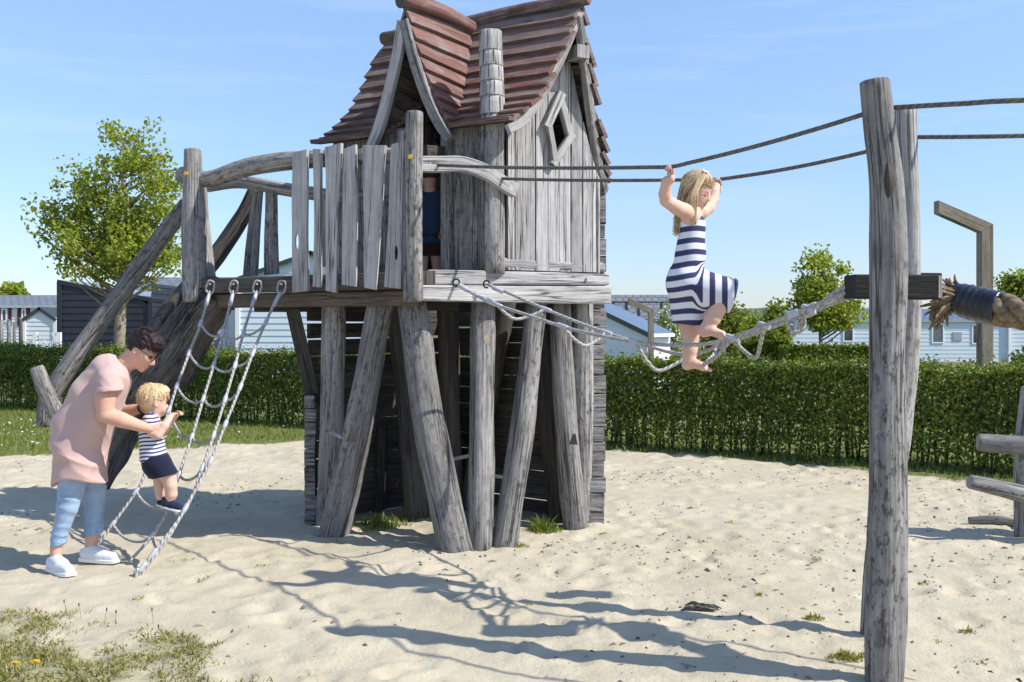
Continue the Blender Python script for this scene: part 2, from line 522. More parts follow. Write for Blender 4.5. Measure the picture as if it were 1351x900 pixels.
def build_ground():
    def axis(lo, hi, step, far_lo, far_hi):
        core = np.arange(lo, hi + 1e-6, step)
        a = []; d = step; v = hi
        while v < far_hi:
            d *= 1.22; v += d; a.append(v)
        b = []; d = step; v = lo
        while v > far_lo:
            d *= 1.22; v -= d; b.append(v)
        return np.array(b[::-1] + list(core) + a)
    xs = axis(-6.2, 6.2, 0.034, -900, 900)
    ys = axis(2.9, 13.0, 0.034, -60, 1500)
    X, Y = np.meshgrid(xs, ys)
    Z = ground_height(X, Y)
    # footprints and scuffs in the sand
    g = np.random.default_rng(5)
    n = 2300
    dx = g.uniform(-6, 6, n); dy = g.uniform(3.0, 12.3, n)
    for k in range(n):
        a = g.uniform(0, 6.28); ra = g.uniform(0.05, 0.13); rb = ra * g.uniform(0.4, 0.8); dep = g.uniform(0.003, 0.019)
        i0, i1 = np.searchsorted(xs, [dx[k] - 0.32, dx[k] + 0.32]); j0, j1 = np.searchsorted(ys, [dy[k] - 0.32, dy[k] + 0.32])
        px = X[j0:j1, i0:i1] - dx[k]; py = Y[j0:j1, i0:i1] - dy[k]
        u = px * math.cos(a) + py * math.sin(a); v = -px * math.sin(a) + py * math.cos(a)
        q = (u / ra) ** 2 + (v / rb) ** 2
        Z[j0:j1, i0:i1] += dep * (-np.exp(-q) + 0.55 * np.exp(-(np.sqrt(q) - 1.55) ** 2 * 4))
    fine = 1 - smooth(9, 13, Y)
    Z += (fbm(X * 11, Y * 11, 21, 2) - 0.5) * 0.008 * fine
    ex = np.interp(X, EDGE_X, EDGE_Y)
    wob = (fbm(X * 1.6, Y * 1.6, 31, 3) - 0.5) * 0.9
    lawn = smooth(-0.12, 0.16, Y - ex + wob * 0.55)
    # foreground patch of rough grass bottom left
    pd = 1.0 - np.hypot((X + 2.6) / 1.5, (Y - 4.15) / 1.05) + (fbm(X * 2.6, Y * 2.6, 41, 3) - 0.5) * 1.0
    patch = smooth(-0.05, 0.4, pd) * 0.5
    G = np.clip(np.maximum(lawn, patch), 0, 1)
    Z += 0.015 * G * (Y < 14)
    nx, ny = len(xs), len(ys)
    idx = np.arange(nx * ny).reshape(ny, nx)
    F = np.stack([idx[:-1, :-1].ravel(), idx[:-1, 1:].ravel(), idx[1:, 1:].ravel(), idx[1:, :-1].ravel()], 1)
    me = mesh_np('ground', np.stack([X.ravel(), Y.ravel(), Z.ravel()], 1), F)
    attr(me, 'grass', G.ravel())
    t = NT('sand and worn grass')
    ob = t.obj()
    n1 = t.noise(ob, 1.1, 5, 0.6); n2 = t.noise(ob, 9.0, 5, 0.65); n3 = t.noise(ob, 170.0, 3, 0.7); n4 = t.noise(ob, 40.0, 4, 0.7)
    sand = t.mix(t.rng(n1, 0.3, 0.7), (0.435, 0.382, 0.276), (0.540, 0.480, 0.360))
    sand = t.mix(t.math('MULTIPLY', t.rng(n2, 0.45, 0.75), 0.3), sand, (0.375, 0.31, 0.222))
    sand = t.mix(t.math('MULTIPLY', t.rng(n3, 0.55, 0.78), 0.4), sand, (0.30, 0.25, 0.195))
    sand = t.mix(t.math('MULTIPLY', t.rng(n4, 0.69, 0.76), 0.45), sand, (0.17, 0.13, 0.095))
    far = t.noise(ob, 0.05, 4, 0.6)
    soil = t.mix(t.rng(n2, 0.3, 0.7), t.mix(t.rng(far, .35, .65), (0.09, 0.125, 0.03), (0.13, 0.14, 0.045)), (0.19, 0.19, 0.075))
    gf = t.math('ADD', t.attr('grass'), t.math('MULTIPLY', t.math('SUBTRACT', n4, 0.5), 0.7))
    col = t.mix(t.rng(gf, 0.3, 0.7), sand, soil)
    h = t.math('ADD', t.math('MULTIPLY', n2, 1.0), t.math('ADD', t.math('MULTIPLY', n4, 0.45), t.math('MULTIPLY', n3, 0.15)))
    t.bsdf(col, 0.95, t.bump(h, 0.6, 0.024), spec=0.1)
    o = link_mesh('ground', me, t.m)
    tag(o, 'pale sand of the playground running into lawn', 'ground', kind='structure')
    return xs, ys, Z
GXS, GYS, GZ = build_ground()
def gz(x, y):
    i = int(np.clip(np.searchsorted(GXS, x), 0, len(GXS) - 1)); j = int(np.clip(np.searchsorted(GYS, y), 0, len(GYS) - 1))
    return float(GZ[j, i])
def gz_arr(x, y):
    i = np.clip(np.searchsorted(GXS, x), 0, len(GXS) - 1); j = np.clip(np.searchsorted(GYS, y), 0, len(GYS) - 1)
    return GZ[j, i]

# ------------------------------------------------------------------ grass, weeds, flowers
def blades(name, xy, hmin, hmax, width, lean, mat, g, base=None, hk=None):
    n = len(xy)
    x, y = xy[:, 0], xy[:, 1]
    z = gz_arr(x, y) - 0.004 if base is None else base
    h = g.uniform(hmin, hmax, n) * (1 if hk is None else hk); a = g.uniform(0, 6.28, n); l = g.uniform(0.2, 1, n) * lean * h
    b = g.uniform(0, 6.28, n); w = width * g.uniform(0.6, 1.3, n)
    wx, wy = np.cos(b) * w / 2, np.sin(b) * w / 2
    lx, ly = np.cos(a) * l, np.sin(a) * l
    V = np.empty((n, 5, 3))
    V[:, 0] = np.stack([x - wx, y - wy, z], 1); V[:, 1] = np.stack([x + wx, y + wy, z], 1)
    V[:, 2] = np.stack([x + wx * .8 + lx * .35, y + wy * .8 + ly * .35, z + h * .6], 1)
    V[:, 3] = np.stack([x - wx * .8 + lx * .35, y - wy * .8 + ly * .35, z + h * .6], 1)
    V[:, 4] = np.stack([x + lx, y + ly, z + h], 1)
    base_i = np.arange(n)[:, None] * 5
    quads = base_i + np.array([[0, 1, 2, 3]]); tris = base_i + np.array([[3, 2, 4, 4]])
    Fq = quads; Ft = (base_i + np.array([[3, 2, 4]]))
    me = bpy.data.meshes.new(name)
    V = V.reshape(-1, 3).astype(np.float32)
    me.vertices.add(len(V)); me.vertices.foreach_set('co', V.ravel())
    li = np.concatenate([Fq.ravel(), Ft.ravel()]).astype(np.int32)
    me.loops.add(len(li)); me.loops.foreach_set('vertex_index', li)
    me.polygons.add(2 * n)
    ls = np.concatenate([np.arange(n) * 4, 4 * n + np.arange(n) * 3]).astype(np.int32)
    me.polygons.foreach_set('loop_start', ls)
    me.update(calc_edges=True)
    return link_mesh(name, me, mat)

M['grass'] = leaf_mat('lawn grass', (0.10, 0.14, 0.02), (0.18, 0.23, 0.035), (0.30, 0.31, 0.08), 0.4, 0.25)
M['grass_dry'] = leaf_mat('dry rough grass', (0.15, 0.16, 0.03), (0.30, 0.27, 0.08), (0.48, 0.40, 0.20), 0.3, 0.2)
g = np.random.default_rng(3)
# lawn strip between sand and hedge
n = 90000
x = g.uniform(-12, 7.5, n); y = g.uniform(7.5, 19, n)
ex = np.interp(x, EDGE_X, EDGE_Y); wob = (fbm(x * 1.6, y * 1.6, 31, 3) - 0.5) * 0.9
hedge_y = 17.9 + (x + 9.2) * -0.573
keep = (y - ex + wob * 0.55 > -0.08 + 0.35 * g.uniform(0, 1, n) ** 2) & (y < hedge_y + 1.2)
tag(blades('lawn_grass', np.stack([x[keep], y[keep]], 1), 0.03, 0.075, 0.012, 0.6, M['grass'], g), 'short lawn grass between sand and hedge', 'grass', kind='stuff')
# foreground patch
n = 66000
x = g.uniform(-4.2, -0.6, n); y = g.uniform(3.6, 5.4, n)
pd = 1.0 - np.hypot((x + 2.6) / 1.5, (y - 4.15) / 1.05) + (fbm(x * 2.6, y * 2.6, 41, 3) - 0.5) * 1.0
cl = fbm(x * 7, y * 7, 61, 3)
keep = (g.uniform(0, 1, n) < smooth(-0.02, 0.55, pd) * smooth(0.33, 0.62, cl) * 1.3)
tag(blades('rough_grass', np.stack([x[keep], y[keep]], 1), 0.008, 0.034, 0.007, 1.4, M['grass_dry'], g), 'low rough grass on the sand in the near corner', 'grass', kind='stuff')

# flat weedy rosettes and clumps
def clump(name, px, py, rad, count, h, label, mat, group=None, dry=0.5):
    Yc = ground_y(py); xc = gx(px, Yc)
    gg = np.random.default_rng(int(px * 7 + py))
    r = rad * gg.uniform(0, 1, count) ** .62; a = gg.uniform(0, 6.28, count)
    lump = gg.uniform(0.4, 1, 8)
    rr = r * lump[(a / 6.2832 * 8).astype(int) % 8]
    xy = np.stack([xc + rr * np.cos(a) * 1.3, Yc + rr * np.sin(a)], 1)
    o = blades(name, xy, h * 0.25, h, 0.009, 1.1, mat, gg, hk=np.clip(1.15 - .85 * r / rad, .2, 1))
    return tag(o, label, 'grass tuft', group)
M['weed'] = leaf_mat('fresh weeds', (0.06, 0.11, 0.012), (0.13, 0.20, 0.025), (0.28, 0.30, 0.06), 0.35, 0.3)
M['weed_y'] = leaf_mat('yellowing weeds', (0.16, 0.16, 0.03), (0.30, 0.27, 0.06), (0.42, 0.34, 0.12), 0.35, 0.2)
clump('grass_tuft', 500, 693, 0.20, 420, 0.13, 'bright green grass tuft between the two left tower legs', M['weed'])
clump('grass_tuft', 548, 684, 0.16, 200, 0.14, 'green grass tuft in shade under the tower', M['weed'])
clump('grass_tuft', 716, 700, 0.13, 260, 0.15, 'leafy green tuft between the two right tower legs', M['weed'])
clump('grass_tuft', 1115, 873, 0.11, 260, 0.05, 'yellow green grass tuft at the foot of the near rope post', M['weed_y'])
clump('grass_tuft', 1076, 821, 0.06, 110, 0.04, 'small grass tuft left of the rope posts', M['weed_y'])
clump('grass_tuft', 684, 722, 0.08, 90, 0.05, 'yellow weeds beside the front tower leg foot', M['weed_y'])
clump('grass_tuft', 1276, 832, 0.05, 70, 0.035, 'small grass tuft on sand right of the rope posts', M['weed_y'])
for k, (px, py, r) in enumerate(((440, 716, .09), (350, 748, .08), (270, 765, .07), (800, 704, .07), (845, 745, .05), (1000, 790, .05), (930, 716, .06), (1220, 770, .05), (1300, 876, .06),
                                 (240, 742, .09), (385, 735, .07), (1080, 742, .06), (960, 690, .05), (1236, 846, .05), (180, 795, .06), (640, 770, .04), (700, 800, .04))):
    clump('weed_patch', px, py, r * 1.2, 40, 0.022, 'low straggly weed patch growing in the bare sand', M['weed_y'], 'weed patches in the sand')
# specks of bark, twigs and pebbles
def specks():
    gg = np.random.default_rng(19); n = 9000
    x = gg.uniform(-5.5, 5.5, n); y = gg.uniform(3.1, 11.5, n)
    d = fbm(x * 0.8, y * 0.8, 71, 3) + 0.25 * smooth(0, 3, x) * (1 - smooth(5, 8.5, y)) * smooth(3.4, 4.6, y)
    k = (gg.uniform(0, 1, n) < smooth(0.45, 0.75, d)) & (y < np.interp(x, EDGE_X, EDGE_Y)); x, y = x[k], y[k]; n = len(x)
    z = gz_arr(x, y) + 0.003
    s = gg.uniform(0.003, 0.011, n) * gg.uniform(0.5, 1.2, n); a = gg.uniform(0, 6.28, n); e = gg.uniform(1, 2.6, n)
    V = np.empty((n, 5, 3)); c, sn = np.cos(a), np.sin(a)
    for i, (u, v, w) in enumerate(((-1, -.6, -.4), (1, -.5, -.4), (.9, .6, -.4), (-1, .5, -.4), (0.1, 0, .7))):
        U, W = u * s * e, v * s
        V[:, i] = np.stack([x + c * U - sn * W, y + sn * U + c * W, z + w * s], 1)
    b = np.arange(n)[:, None] * 5
    F = np.concatenate([b + np.array([[0, 1, 4]]), b + np.array([[1, 2, 4]]), b + np.array([[2, 3, 4]]), b + np.array([[3, 0, 4]])])
    me = mesh_np('sand_debris', V.reshape(-1, 3), F, False)
    o = link_mesh('sand_debris', me, leaf_mat('bark crumbs', (0.10, 0.08, 0.06), (0.18, 0.145, 0.11), (0.30, 0.26, 0.21), 0.0, 0.1, 0.9))
    tag(o, 'scattered bark crumbs and twigs on the sand', 'debris', kind='stuff')
specks()
# daisies in the lawn, seen as white dots
def dots(name, xy, size, z0, z1, mat, label, cat):
    gg = np.random.default_rng(len(xy)); n = len(xy)
    z = gz_arr(xy[:, 0], xy[:, 1]) + gg.uniform(z0, z1, n)
    V = np.empty((n, 7, 3)); tx, ty = gg.uniform(-.5, .5, n), gg.uniform(-.6, .2, n)
    for i in range(6):
        a = i * math.pi / 3; s = size * gg.uniform(.7, 1.2, n)
        V[:, i] = np.stack([xy[:, 0] + np.cos(a) * s, xy[:, 1] + np.sin(a) * s, z + s * (tx * np.cos(a) + ty * np.sin(a))], 1)
    V[:, 6] = np.stack([xy[:, 0], xy[:, 1], z + size * .3], 1)
    b = np.arange(n)[:, None] * 7
    F = np.concatenate([b + np.array([[i, (i + 1) % 6, 6]]) for i in range(6)])
    o = link_mesh(name, mesh_np(name, V.reshape(-1, 3), F, False), mat)
    tag(o, label, cat, kind='stuff')
M['petal'] = plain_mat('white petals', (0.8, 0.8, 0.76), 0.7, 0.05)
x = g.uniform(-10, 6.5, 5200); y = g.uniform(8, 17.5, 5200)
k = (y - np.interp(x, EDGE_X, EDGE_Y) > 0.3) & (y < 17.9 + (x + 9.2) * -0.573 + .4) & (g.uniform(0, 1, 5200) < (0.12 + 0.88 * smooth(-3.8, -5.6, x)) * smooth(.38, .6, fbm(x * 1.1, y * 1.1, 91, 2)))
dots('daisies', np.stack([x[k], y[k]], 1), 0.016, 0.06, 0.09, M['petal'], 'white daisies dotted over the lawn before the hedge', 'daisies')

def dandelion(px, py):
    Y = ground_y(py + 4); x = gx(px, Y); z = gz(x, Y)
    t = thing('dandelion', (x, Y, z), 'yellow dandelion flower low in the near corner grass', 'flower', 'dandelions in the near grass')
    mb = MB(); mb.tube([(x, Y, z), (x + .004, Y, z + .035)], 0.0016, 5); mb.build('stem', M['weed'], t)
    bm = MB(); gg = random.Random(px)
    for k in range(46):
        a = gg.uniform(0, 6.28); e = gg.uniform(.1, 1.4); d = Vector((math.cos(a) * math.cos(e), math.sin(a) * math.cos(e), math.sin(e) * .5))
        s = d.cross(Vector((0, 0, 1))).normalized() * .003; c = Vector((x + .004, Y, z + .036))
        bm.quad(c - s, c + s, c + d * .02 + s, c + d * .02 - s)
    bm.build('flower_head', plain_mat('dandelion yellow', (0.80, 0.55, 0.02), 0.6, 0.1), t)
for p in ((19, 889), (46, 886)): dandelion(*p)
for k, (px, py) in enumerate(((88, 803), (107, 806), (138, 812), (152, 815), (202, 812), (240, 850), (212, 838))):
    Y = ground_y(py + 12); x = gx(px, Y); z = gz(x, Y)
    t = thing('grass_stalk', (x, Y, z), 'thin dry flower stalk rising from the near corner grass', 'stalk', 'dry stalks in the near grass')
    mb = MB(); a = rng.uniform(-.015, .015); mb.tube([(x, Y, z), (x + a * .4, Y, z + .04), (x + a, Y, z + .07)], 0.0012, 5); mb.build('stem', M['grass_dry'], t)
    mb = MB(); mb.log([(x + a, Y, z + .066, .002), (x + a, Y, z + .073, .004), (x + a, Y, z + .084, .0015)], n=7, segs=5, lump=.1, round_end=0); mb.build('seed_head', M['wood_dark'], t)
# ------------------------------------------------------------------ foliage
def leaf_quads(C, N, size, g, aspect=0.62):
    """one folded leaf (two quads) per centre"""
    n = len(C)
    N = N / (np.linalg.norm(N, axis=1)[:, None] + 1e-9)
    r = g.normal(size=(n, 3)); T = np.cross(N, r); T /= np.linalg.norm(T, axis=1)[:, None] + 1e-9
    B = np.cross(N, T)
    s = (size * g.uniform(0.65, 1.25, n))[:, None]
    w = s * aspect * 0.5
    V = np.empty((n, 6, 3))
    V[:, 0] = C - T * s * 0.5; V[:, 1] = C + T * s * 0.5 - N * s * 0.12
    V[:, 2] = C + B * w + N * w * .35 + T * s * .12; V[:, 3] = C - B * w + N * w * .35 + T * s * .12
    V[:, 4] = C - T * s * 0.28 + B * w * .75 + N * w * .25; V[:, 5] = C - T * s * 0.28 - B * w * .75 + N * w * .25
    b = np.arange(n)[:, None] * 6
    F = np.concatenate([b + np.array([[0, 1, 2, 4]]), b + np.array([[0, 5, 3, 1]])])
    return V.reshape(-1, 3), F

M['hedge_leaf'] = leaf_mat('hedge leaves', (0.025, 0.050, 0.007), (0.085, 0.135, 0.016), (0.32, 0.38, 0.05), 0.34, 0.4, 0.45)
M['hedge_stem'] = plain_mat('hedge stems', (0.075, 0.06, 0.045), 0.9, 0.3, 20)
M['tree_leaf'] = leaf_mat('young tree leaves', (0.17, 0.22, 0.02), (0.34, 0.40, 0.05), (0.54, 0.56, 0.11), 0.58, 0.35, 0.45)
M['tree_leaf_dark'] = leaf_mat('round tree leaves', (0.11, 0.155, 0.018), (0.23, 0.30, 0.04), (0.40, 0.44, 0.08), 0.52, 0.35)
M['bark'] = plain_mat('smooth grey bark', (0.17, 0.145, 0.11), 0.9, 0.35, 9, 0.5)
M['bark_lichen'] = None
def lichen_bark():
    t = NT('bark with yellow lichen'); ob = t.obj()
    a = t.noise(ob, 7, 5, .6); b = t.noise(ob, 22, 4, .6)
    c = t.mix(t.rng(b, .3, .7), (0.17, 0.145, 0.11), (0.33, 0.29, 0.22))
    c = t.mix(t.rng(a, .47, .62, 0, .6), c, (0.34, 0.25, 0.08))
    t.bsdf(c, .9, t.bump(b, .5, .01), spec=.2); M['bark_lichen'] = t.m
lichen_bark()

HA, HB = Vector((-14.0, 20.65, 0)), Vector((9.6, 7.13, 0))
def build_hedge():
    d = (HB - HA).normalized(); nrm = Vector((d.y, -d.x, 0))          # towards the camera
    if nrm.y > 0: nrm = -nrm
    Ltot = (HB - HA).length; depth = 0.75
    root = thing('hedge', ((HA + HB) / 2).to_tuple(), 'long clipped green hedge across the back of the playground', 'hedge')
    g = np.random.default_rng(77)
    Cs = []; Ns = []
    def hh(s): return 1.06 + 0.05 * (vnoise(s * 0.7, s * 0, 4) - .5) + 0.10 * (vnoise(s * 3.1, s * 0, 5) - .5)
    dn = np.array(d); nn = np.array(nrm); A = np.array(HA)
    # front leaves: dense above, thinning to bare stems near the ground
    n = 105000
    s = Ltot * g.uniform(0, 1, n) ** 0.9; H = hh(s)
    z = H * g.uniform(0, 1, n)
    thin = fbm(s * 2.3, z * 3.0, 13, 3)
    low = smooth(0.0, 0.25, z / H + (thin - .5) * .30)
    k = g.uniform(0, 1, n) < 0.16 + 0.84 * low
    s, z, H = s[k], z[k], H[k]; n = len(s)
    depth_in = g.exponential(0.05, n) + 0.05 * (fbm(s * 1.3, z * 1.6, 23, 3) - .5) * 2
    P0 = A + dn * s[:, None] - nn * depth_in[:, None]; P0[:, 2] = z + ground_height(P0[:, 0], P0[:, 1])
    Cs.append(P0); Ns.append(nn * 1.0 + g.normal(size=(n, 3)) * 0.55 + np.array([0, 0, .35]))
    # top leaves
    n = 46000
    s = Ltot * g.uniform(0, 1, n) ** 0.9; w = g.uniform(0, depth, n); H = hh(s)
    up = g.exponential(0.03, n) - 0.03
    P1 = A + dn * s[:, None] - nn * w[:, None]; P1[:, 2] = H + up + ground_height(P1[:, 0], P1[:, 1]) + 0.05 * (vnoise(s * 9, w * 9, 3) - .5)
    Cs.append(P1); Ns.append(np.array([0, 0, 1.0]) + g.normal(size=(n, 3)) * 0.6)
    # rear and inner leaves
    n = 20000
    s = Ltot * g.uniform(0, 1, n); H = hh(s); z = H * g.uniform(0.3, 1, n) ** .8; w = depth * g.uniform(.2, 1, n)
    P2 = A + dn * s[:, None] - nn * w[:, None]; P2[:, 2] = z
    Cs.append(P2); Ns.append(g.normal(size=(n, 3)))
    C = np.vstack(Cs); N = np.vstack(Ns)
    V, F = leaf_quads(C, N, 0.041, g)
    V2, F2 = leaf_quads(P2, Ns[2], 0.09, g)
    link_mesh('foliage', mesh_np('foliage', np.vstack([V, V2]), np.vstack([F, F2 + len(V)]), False), M['hedge_leaf'], root)
    mb = MB()
    s = 0.0
    while s < Ltot:
        for row in (0.12, 0.3, 0.5):
            p = HA + d * (s + rng.uniform(-.08, .08)) - nrm * (row + rng.uniform(-.05, .05))
            z0 = float(ground_height(p.x, p.y)) - .02; a = rng.uniform(-.1, .1); b = rng.uniform(-.08, .08)
            r = rng.uniform(.007, .014)
            mb.log([(p.x, p.y, z0, r * 1.3), (p.x + a * .5, p.y + b * .5, z0 + .35, r), (p.x + a + d.x * rng.uniform(-.1, .1), p.y + b, z0 + .9, r * .5)], n=5, segs=5, lump=.1, round_end=0)
            if row < .4:
                mb.log([(p.x + a * .4, p.y, z0 + .22, r * .7), (p.x + a + rng.uniform(-.16, .16), p.y + nrm.y * .08, z0 + .62, r * .4)], n=4, segs=3, lump=0, round_end=0)
        s += rng.uniform(0.12, 0.2)
    mb.build('stems', M['hedge_stem'], root)
build_hedge()

def make_tree(name, label, base, trunk_h, trunk_r, lobes, nclu, per, lsize, spread, mat, bark, group=None, seed=1, cat='tree', top=None):
    """lobes: (centre, radii) ellipsoids; limbs reach from the trunk to leaf clusters spread through them"""
    g = np.random.default_rng(seed); r_ = random.Random(seed)
    base = Vector(base)
    root = thing(name, base.to_tuple(), label, cat, group)
    vol = np.array([l[1][0] * l[1][1] * l[1][2] for l in lobes]); vol = vol / vol.sum()
    pts = []
    while len(pts) < nclu:
        k = g.choice(len(lobes), p=vol); c, rad = lobes[k]
        v = g.normal(size=3); v /= np.linalg.norm(v)
        q = np.array(c) + v * np.array(rad) * g.uniform(0.35, 1.0) ** 0.6 * (1 + .12 * g.normal())
        if q[2] > base.z + trunk_h * 0.8: pts.append(q)
    pts = np.array(pts)
    top = Vector(top) if top is not None else Vector((base.x, base.y, max(p[2] for p in pts) * .5 + .5 * pts[:, 2].mean()))
    mb = MB()
    tr = [(base.x, base.y, base.z - .05, trunk_r * 1.25), (base.x, base.y, base.z + trunk_h * .5, trunk_r), (base.x + .03, base.y, base.z + trunk_h, trunk_r * .85)]
    steps = 5
    b1 = Vector((base.x + .03, base.y, base.z + trunk_h))
    for i in range(1, steps + 1):
        q = b1.lerp(top, i / steps) + Vector((r_.uniform(-.06, .06), r_.uniform(-.06, .06), 0)) * trunk_r * 12
        tr.append((q.x, q.y, q.z, trunk_r * .85 * (1 - i / (steps + .6))))
    mb.log(tr, n=9, segs=22, lump=.08, round_end=0)
    axis = [Vector(t[:3]) for t in catmull(tr, 40)]
    axr = [t[3] for t in catmull(tr, 40)]
    for p in pts[:: max(1, len(pts) // 110)]:
        p = Vector(p)
        # join lower on the trunk than the tip, like rising limbs
        lo_i = next(i for i in range(40) if axis[i].z > base.z + trunk_h * .85); best = min(range(lo_i, 40), key=lambda i: abs(axis[i].z - (p.z - 0.75 * math.hypot(p.x - axis[i].x, p.y - axis[i].y))))
        a = axis[best]; m = a.lerp(p, .55) + Vector((0, 0, -.06 * (p - a).length)) + Vector((r_.uniform(-1, 1), r_.uniform(-1, 1), r_.uniform(-1, 1))) * .06 * (p - a).length
        r0 = max(.006, min(axr[best] * .55, .014 * (p - a).length + .006))
        mb.log([(*a, r0), (*m, r0 * .6), (*p, r0 * .18)], n=5, segs=6, lump=.06, round_end=0)
    mb.build('trunk', bark, root)
    C = np.repeat(pts, per, axis=0) + np.clip(g.normal(size=(nclu * per, 3)), -1.5, 1.5) * (spread * g.uniform(.45, 1.25, nclu).repeat(per))[:, None] * np.array([1, 1, .8])
    k = C[:, 2] > base.z + trunk_h * .75
    C = C[k]
    N = g.normal(size=C.shape) * .8 + np.array([0, 0, .5])
    V, F = leaf_quads(C, N, lsize, g, .7)
    link_mesh('crown', mesh_np('crown', V, F, False), mat, root)
    return root

def at(px, py, Y): return tuple(P(px, py, Y))
Yt = 17.2
def lobe(px, py, rx, ry, Y, dz=None):
    c = P(px, py, Y); k = Y / F_PX
    return (tuple(c), (rx * k, rx * k * .9 if dz is None else dz, ry * k))
bx = gx(157, Yt)
make_tree('young_tree', 'young pear shaped tree in fresh leaf behind the hedge', (bx, Yt, 0), 1.75, .105,
          [lobe(168, 195, 36, 46, Yt), lobe(180, 250, 60, 56, Yt), lobe(108, 262, 30, 52, Yt), lobe(92, 300, 44, 40, Yt), lobe(150, 330, 84, 44, Yt), lobe(212, 310, 44, 52, Yt), lobe(140, 285, 50, 60, Yt)],
          310, 42, .074, .145, M['tree_leaf'], M['bark_lichen'], seed=5, top=at(165, 165, Yt))
Y2 = 42
make_tree('small_tree', 'small light green tree before the long white home', (gx(1082, Y2), Y2, -.75), 1.3, .09,
          [lobe(1088, 365, 30, 32, Y2), lobe(1075, 385, 26, 22, Y2), lobe(1092, 410, 46, 22, Y2), lobe(1110, 400, 24, 26, Y2), lobe(1060, 405, 20, 20, Y2)],
          170, 46, .17, .26, M['tree_leaf'], M['bark'], seed=8, top=at(1085, 345, Y2))
make_tree('bare_tree', 'thinly leafed tree at the far right behind white home', (gx(1338, 70), 70, -.75), 2.2, .16,
          [lobe(1340, 375, 22, 16, 70), lobe(1352, 385, 26, 16, 70)], 90, 22, .26, .4, M['tree_leaf_dark'], M['bark'], seed=13, top=at(1343, 365, 70))
make_tree('far_tree', 'far rounded green tree above the white home on the left', (gx(15, 62), 62, 0), 2.4, .15,
          [lobe(16, 388, 11, 9, 62)], 60, 50, .3, .3, M['tree_leaf'], M['bark'], seed=15)
# bushes and trees between the cabins on the right
def bush(px0, px1, ytop, Y, label, mat, seed, n=2600, size=.16, base_z=-.75, name='bush', blossom=None):
    g = np.random.default_rng(seed)
    zt = CAMZ - (ytop - HY) / F_PX * Y
    cx = gx((px0 + px1) / 2, Y); rx = (px1 - px0) / 2 / F_PX * Y
    root = thing(name, (cx, Y, base_z), label, 'bush')
    pts = []
    for k in range(46):
        a = g.uniform(0, 6.28); r = math.sqrt(g.uniform(0, 1)); hh = (zt - base_z) * math.sqrt(max(0.05, 1 - r * r * .8)) * g.uniform(.35, 1.0)
        pts.append((cx + rx * r * math.cos(a), Y + rx * .8 * r * math.sin(a), base_z + hh))
    pts = np.array(pts)
    mb = MB()
    for p in pts[:26]:
        mb.log([(cx + (p[0] - cx) * .15, Y + (p[1] - Y) * .15, base_z - .05, .03), ((cx + p[0]) / 2, (Y + p[1]) / 2, base_z + (p[2] - base_z) * .55, .02), (*p, .006)], n=5, segs=5, lump=.05, round_end=0)
    mb.build('stems', M['bark'], root)
    per = n // len(pts)
    C = np.repeat(pts, per, 0) + g.normal(size=(len(pts) * per, 3)) * np.array([rx * .2, rx * .2, (zt - base_z) * .10])
    C = C[C[:, 2] > base_z]
    V, F = leaf_quads(C, g.normal(size=C.shape) + np.array([0, 0, .5]), size, g, .7)
    link_mesh('foliage', mesh_np('foliage', V, F, False), mat, root)
    if blossom:
        C2 = C[::2] + g.normal(size=C[::2].shape) * .08
        V, F = leaf_quads(C2, g.normal(size=C2.shape), size * .8, g, .9)
        link_mesh('blossom', mesh_np('blossom', V, F, False), blossom, root)
    return root
M['blossom'] = plain_mat('white blossom', (0.70, 0.70, 0.64), .7, .1)
M['bush_yellow'] = leaf_mat('yellow green bush leaves', (0.12, 0.16, 0.02), (0.21, 0.26, 0.035), (0.34, 0.36, 0.07), .4, .3)
bush(866, 900, 396, 34, 'white blossoming shrub beside the grey roofed cabin', M['tree_leaf_dark'], 3, 1700, .10, blossom=M['blossom'])
bush(930, 985, 398, 46, 'yellow green bush right of the girl on the rope bridge', M['bush_yellow'], 4, 2600, .2)
bush(968, 1012, 412, 60, 'round mid green bush farther off beneath the hill line', M['tree_leaf'], 5, 2200, .24)
bush(1003, 1040, 402, 50, 'tall loose dark bush left of the long white home', M['tree_leaf_dark'], 6, 3000, .22)
bush(1335, 1375, 458, 40, 'dark conifer bush at the far right wall of the white home', M['hedge_leaf'], 9, 1400, .16)
# low second hedge in front of the white home
def low_hedge(px0, px1, ytop, Y, label, seed, base=-.75):
    g = np.random.default_rng(seed); x0, x1 = gx(px0, Y), gx(px1, Y); zt = CAMZ - (ytop - HY) / F_PX * Y
    root = thing('low_hedge', ((x0 + x1) / 2, Y, base), label, 'hedge')
    n = 9000
    C = np.stack([g.uniform(x0, x1, n), Y + g.uniform(0, 1.0, n) ** 2, base + (zt - base) * g.uniform(0.02, 1.0, n) ** .6 + .06 * g.normal(size=n)], 1)
    V, F = leaf_quads(C, g.normal(size=C.shape) + np.array([0, -.6, .6]), .15, g, .7)
    link_mesh('foliage', mesh_np('foliage', V, F, False), M['hedge_leaf'], root)
    mb = MB()
    for k in range(40):
        x = rng.uniform(x0, x1); mb.log([(x, Y + .4, base - .05, .03), (x + rng.uniform(-.2, .2), Y + .4, zt - .3, .01)], n=5, segs=3, lump=0, round_end=0)
    mb.build('stems', M['hedge_stem'], root)
low_hedge(1036, 1160, 458, 38, 'low dark hedge under the small tree before the long home', 31)
low_hedge(985, 1040, 452, 44, 'short hedge right of the yellow green bush beyond main hedge', 33)

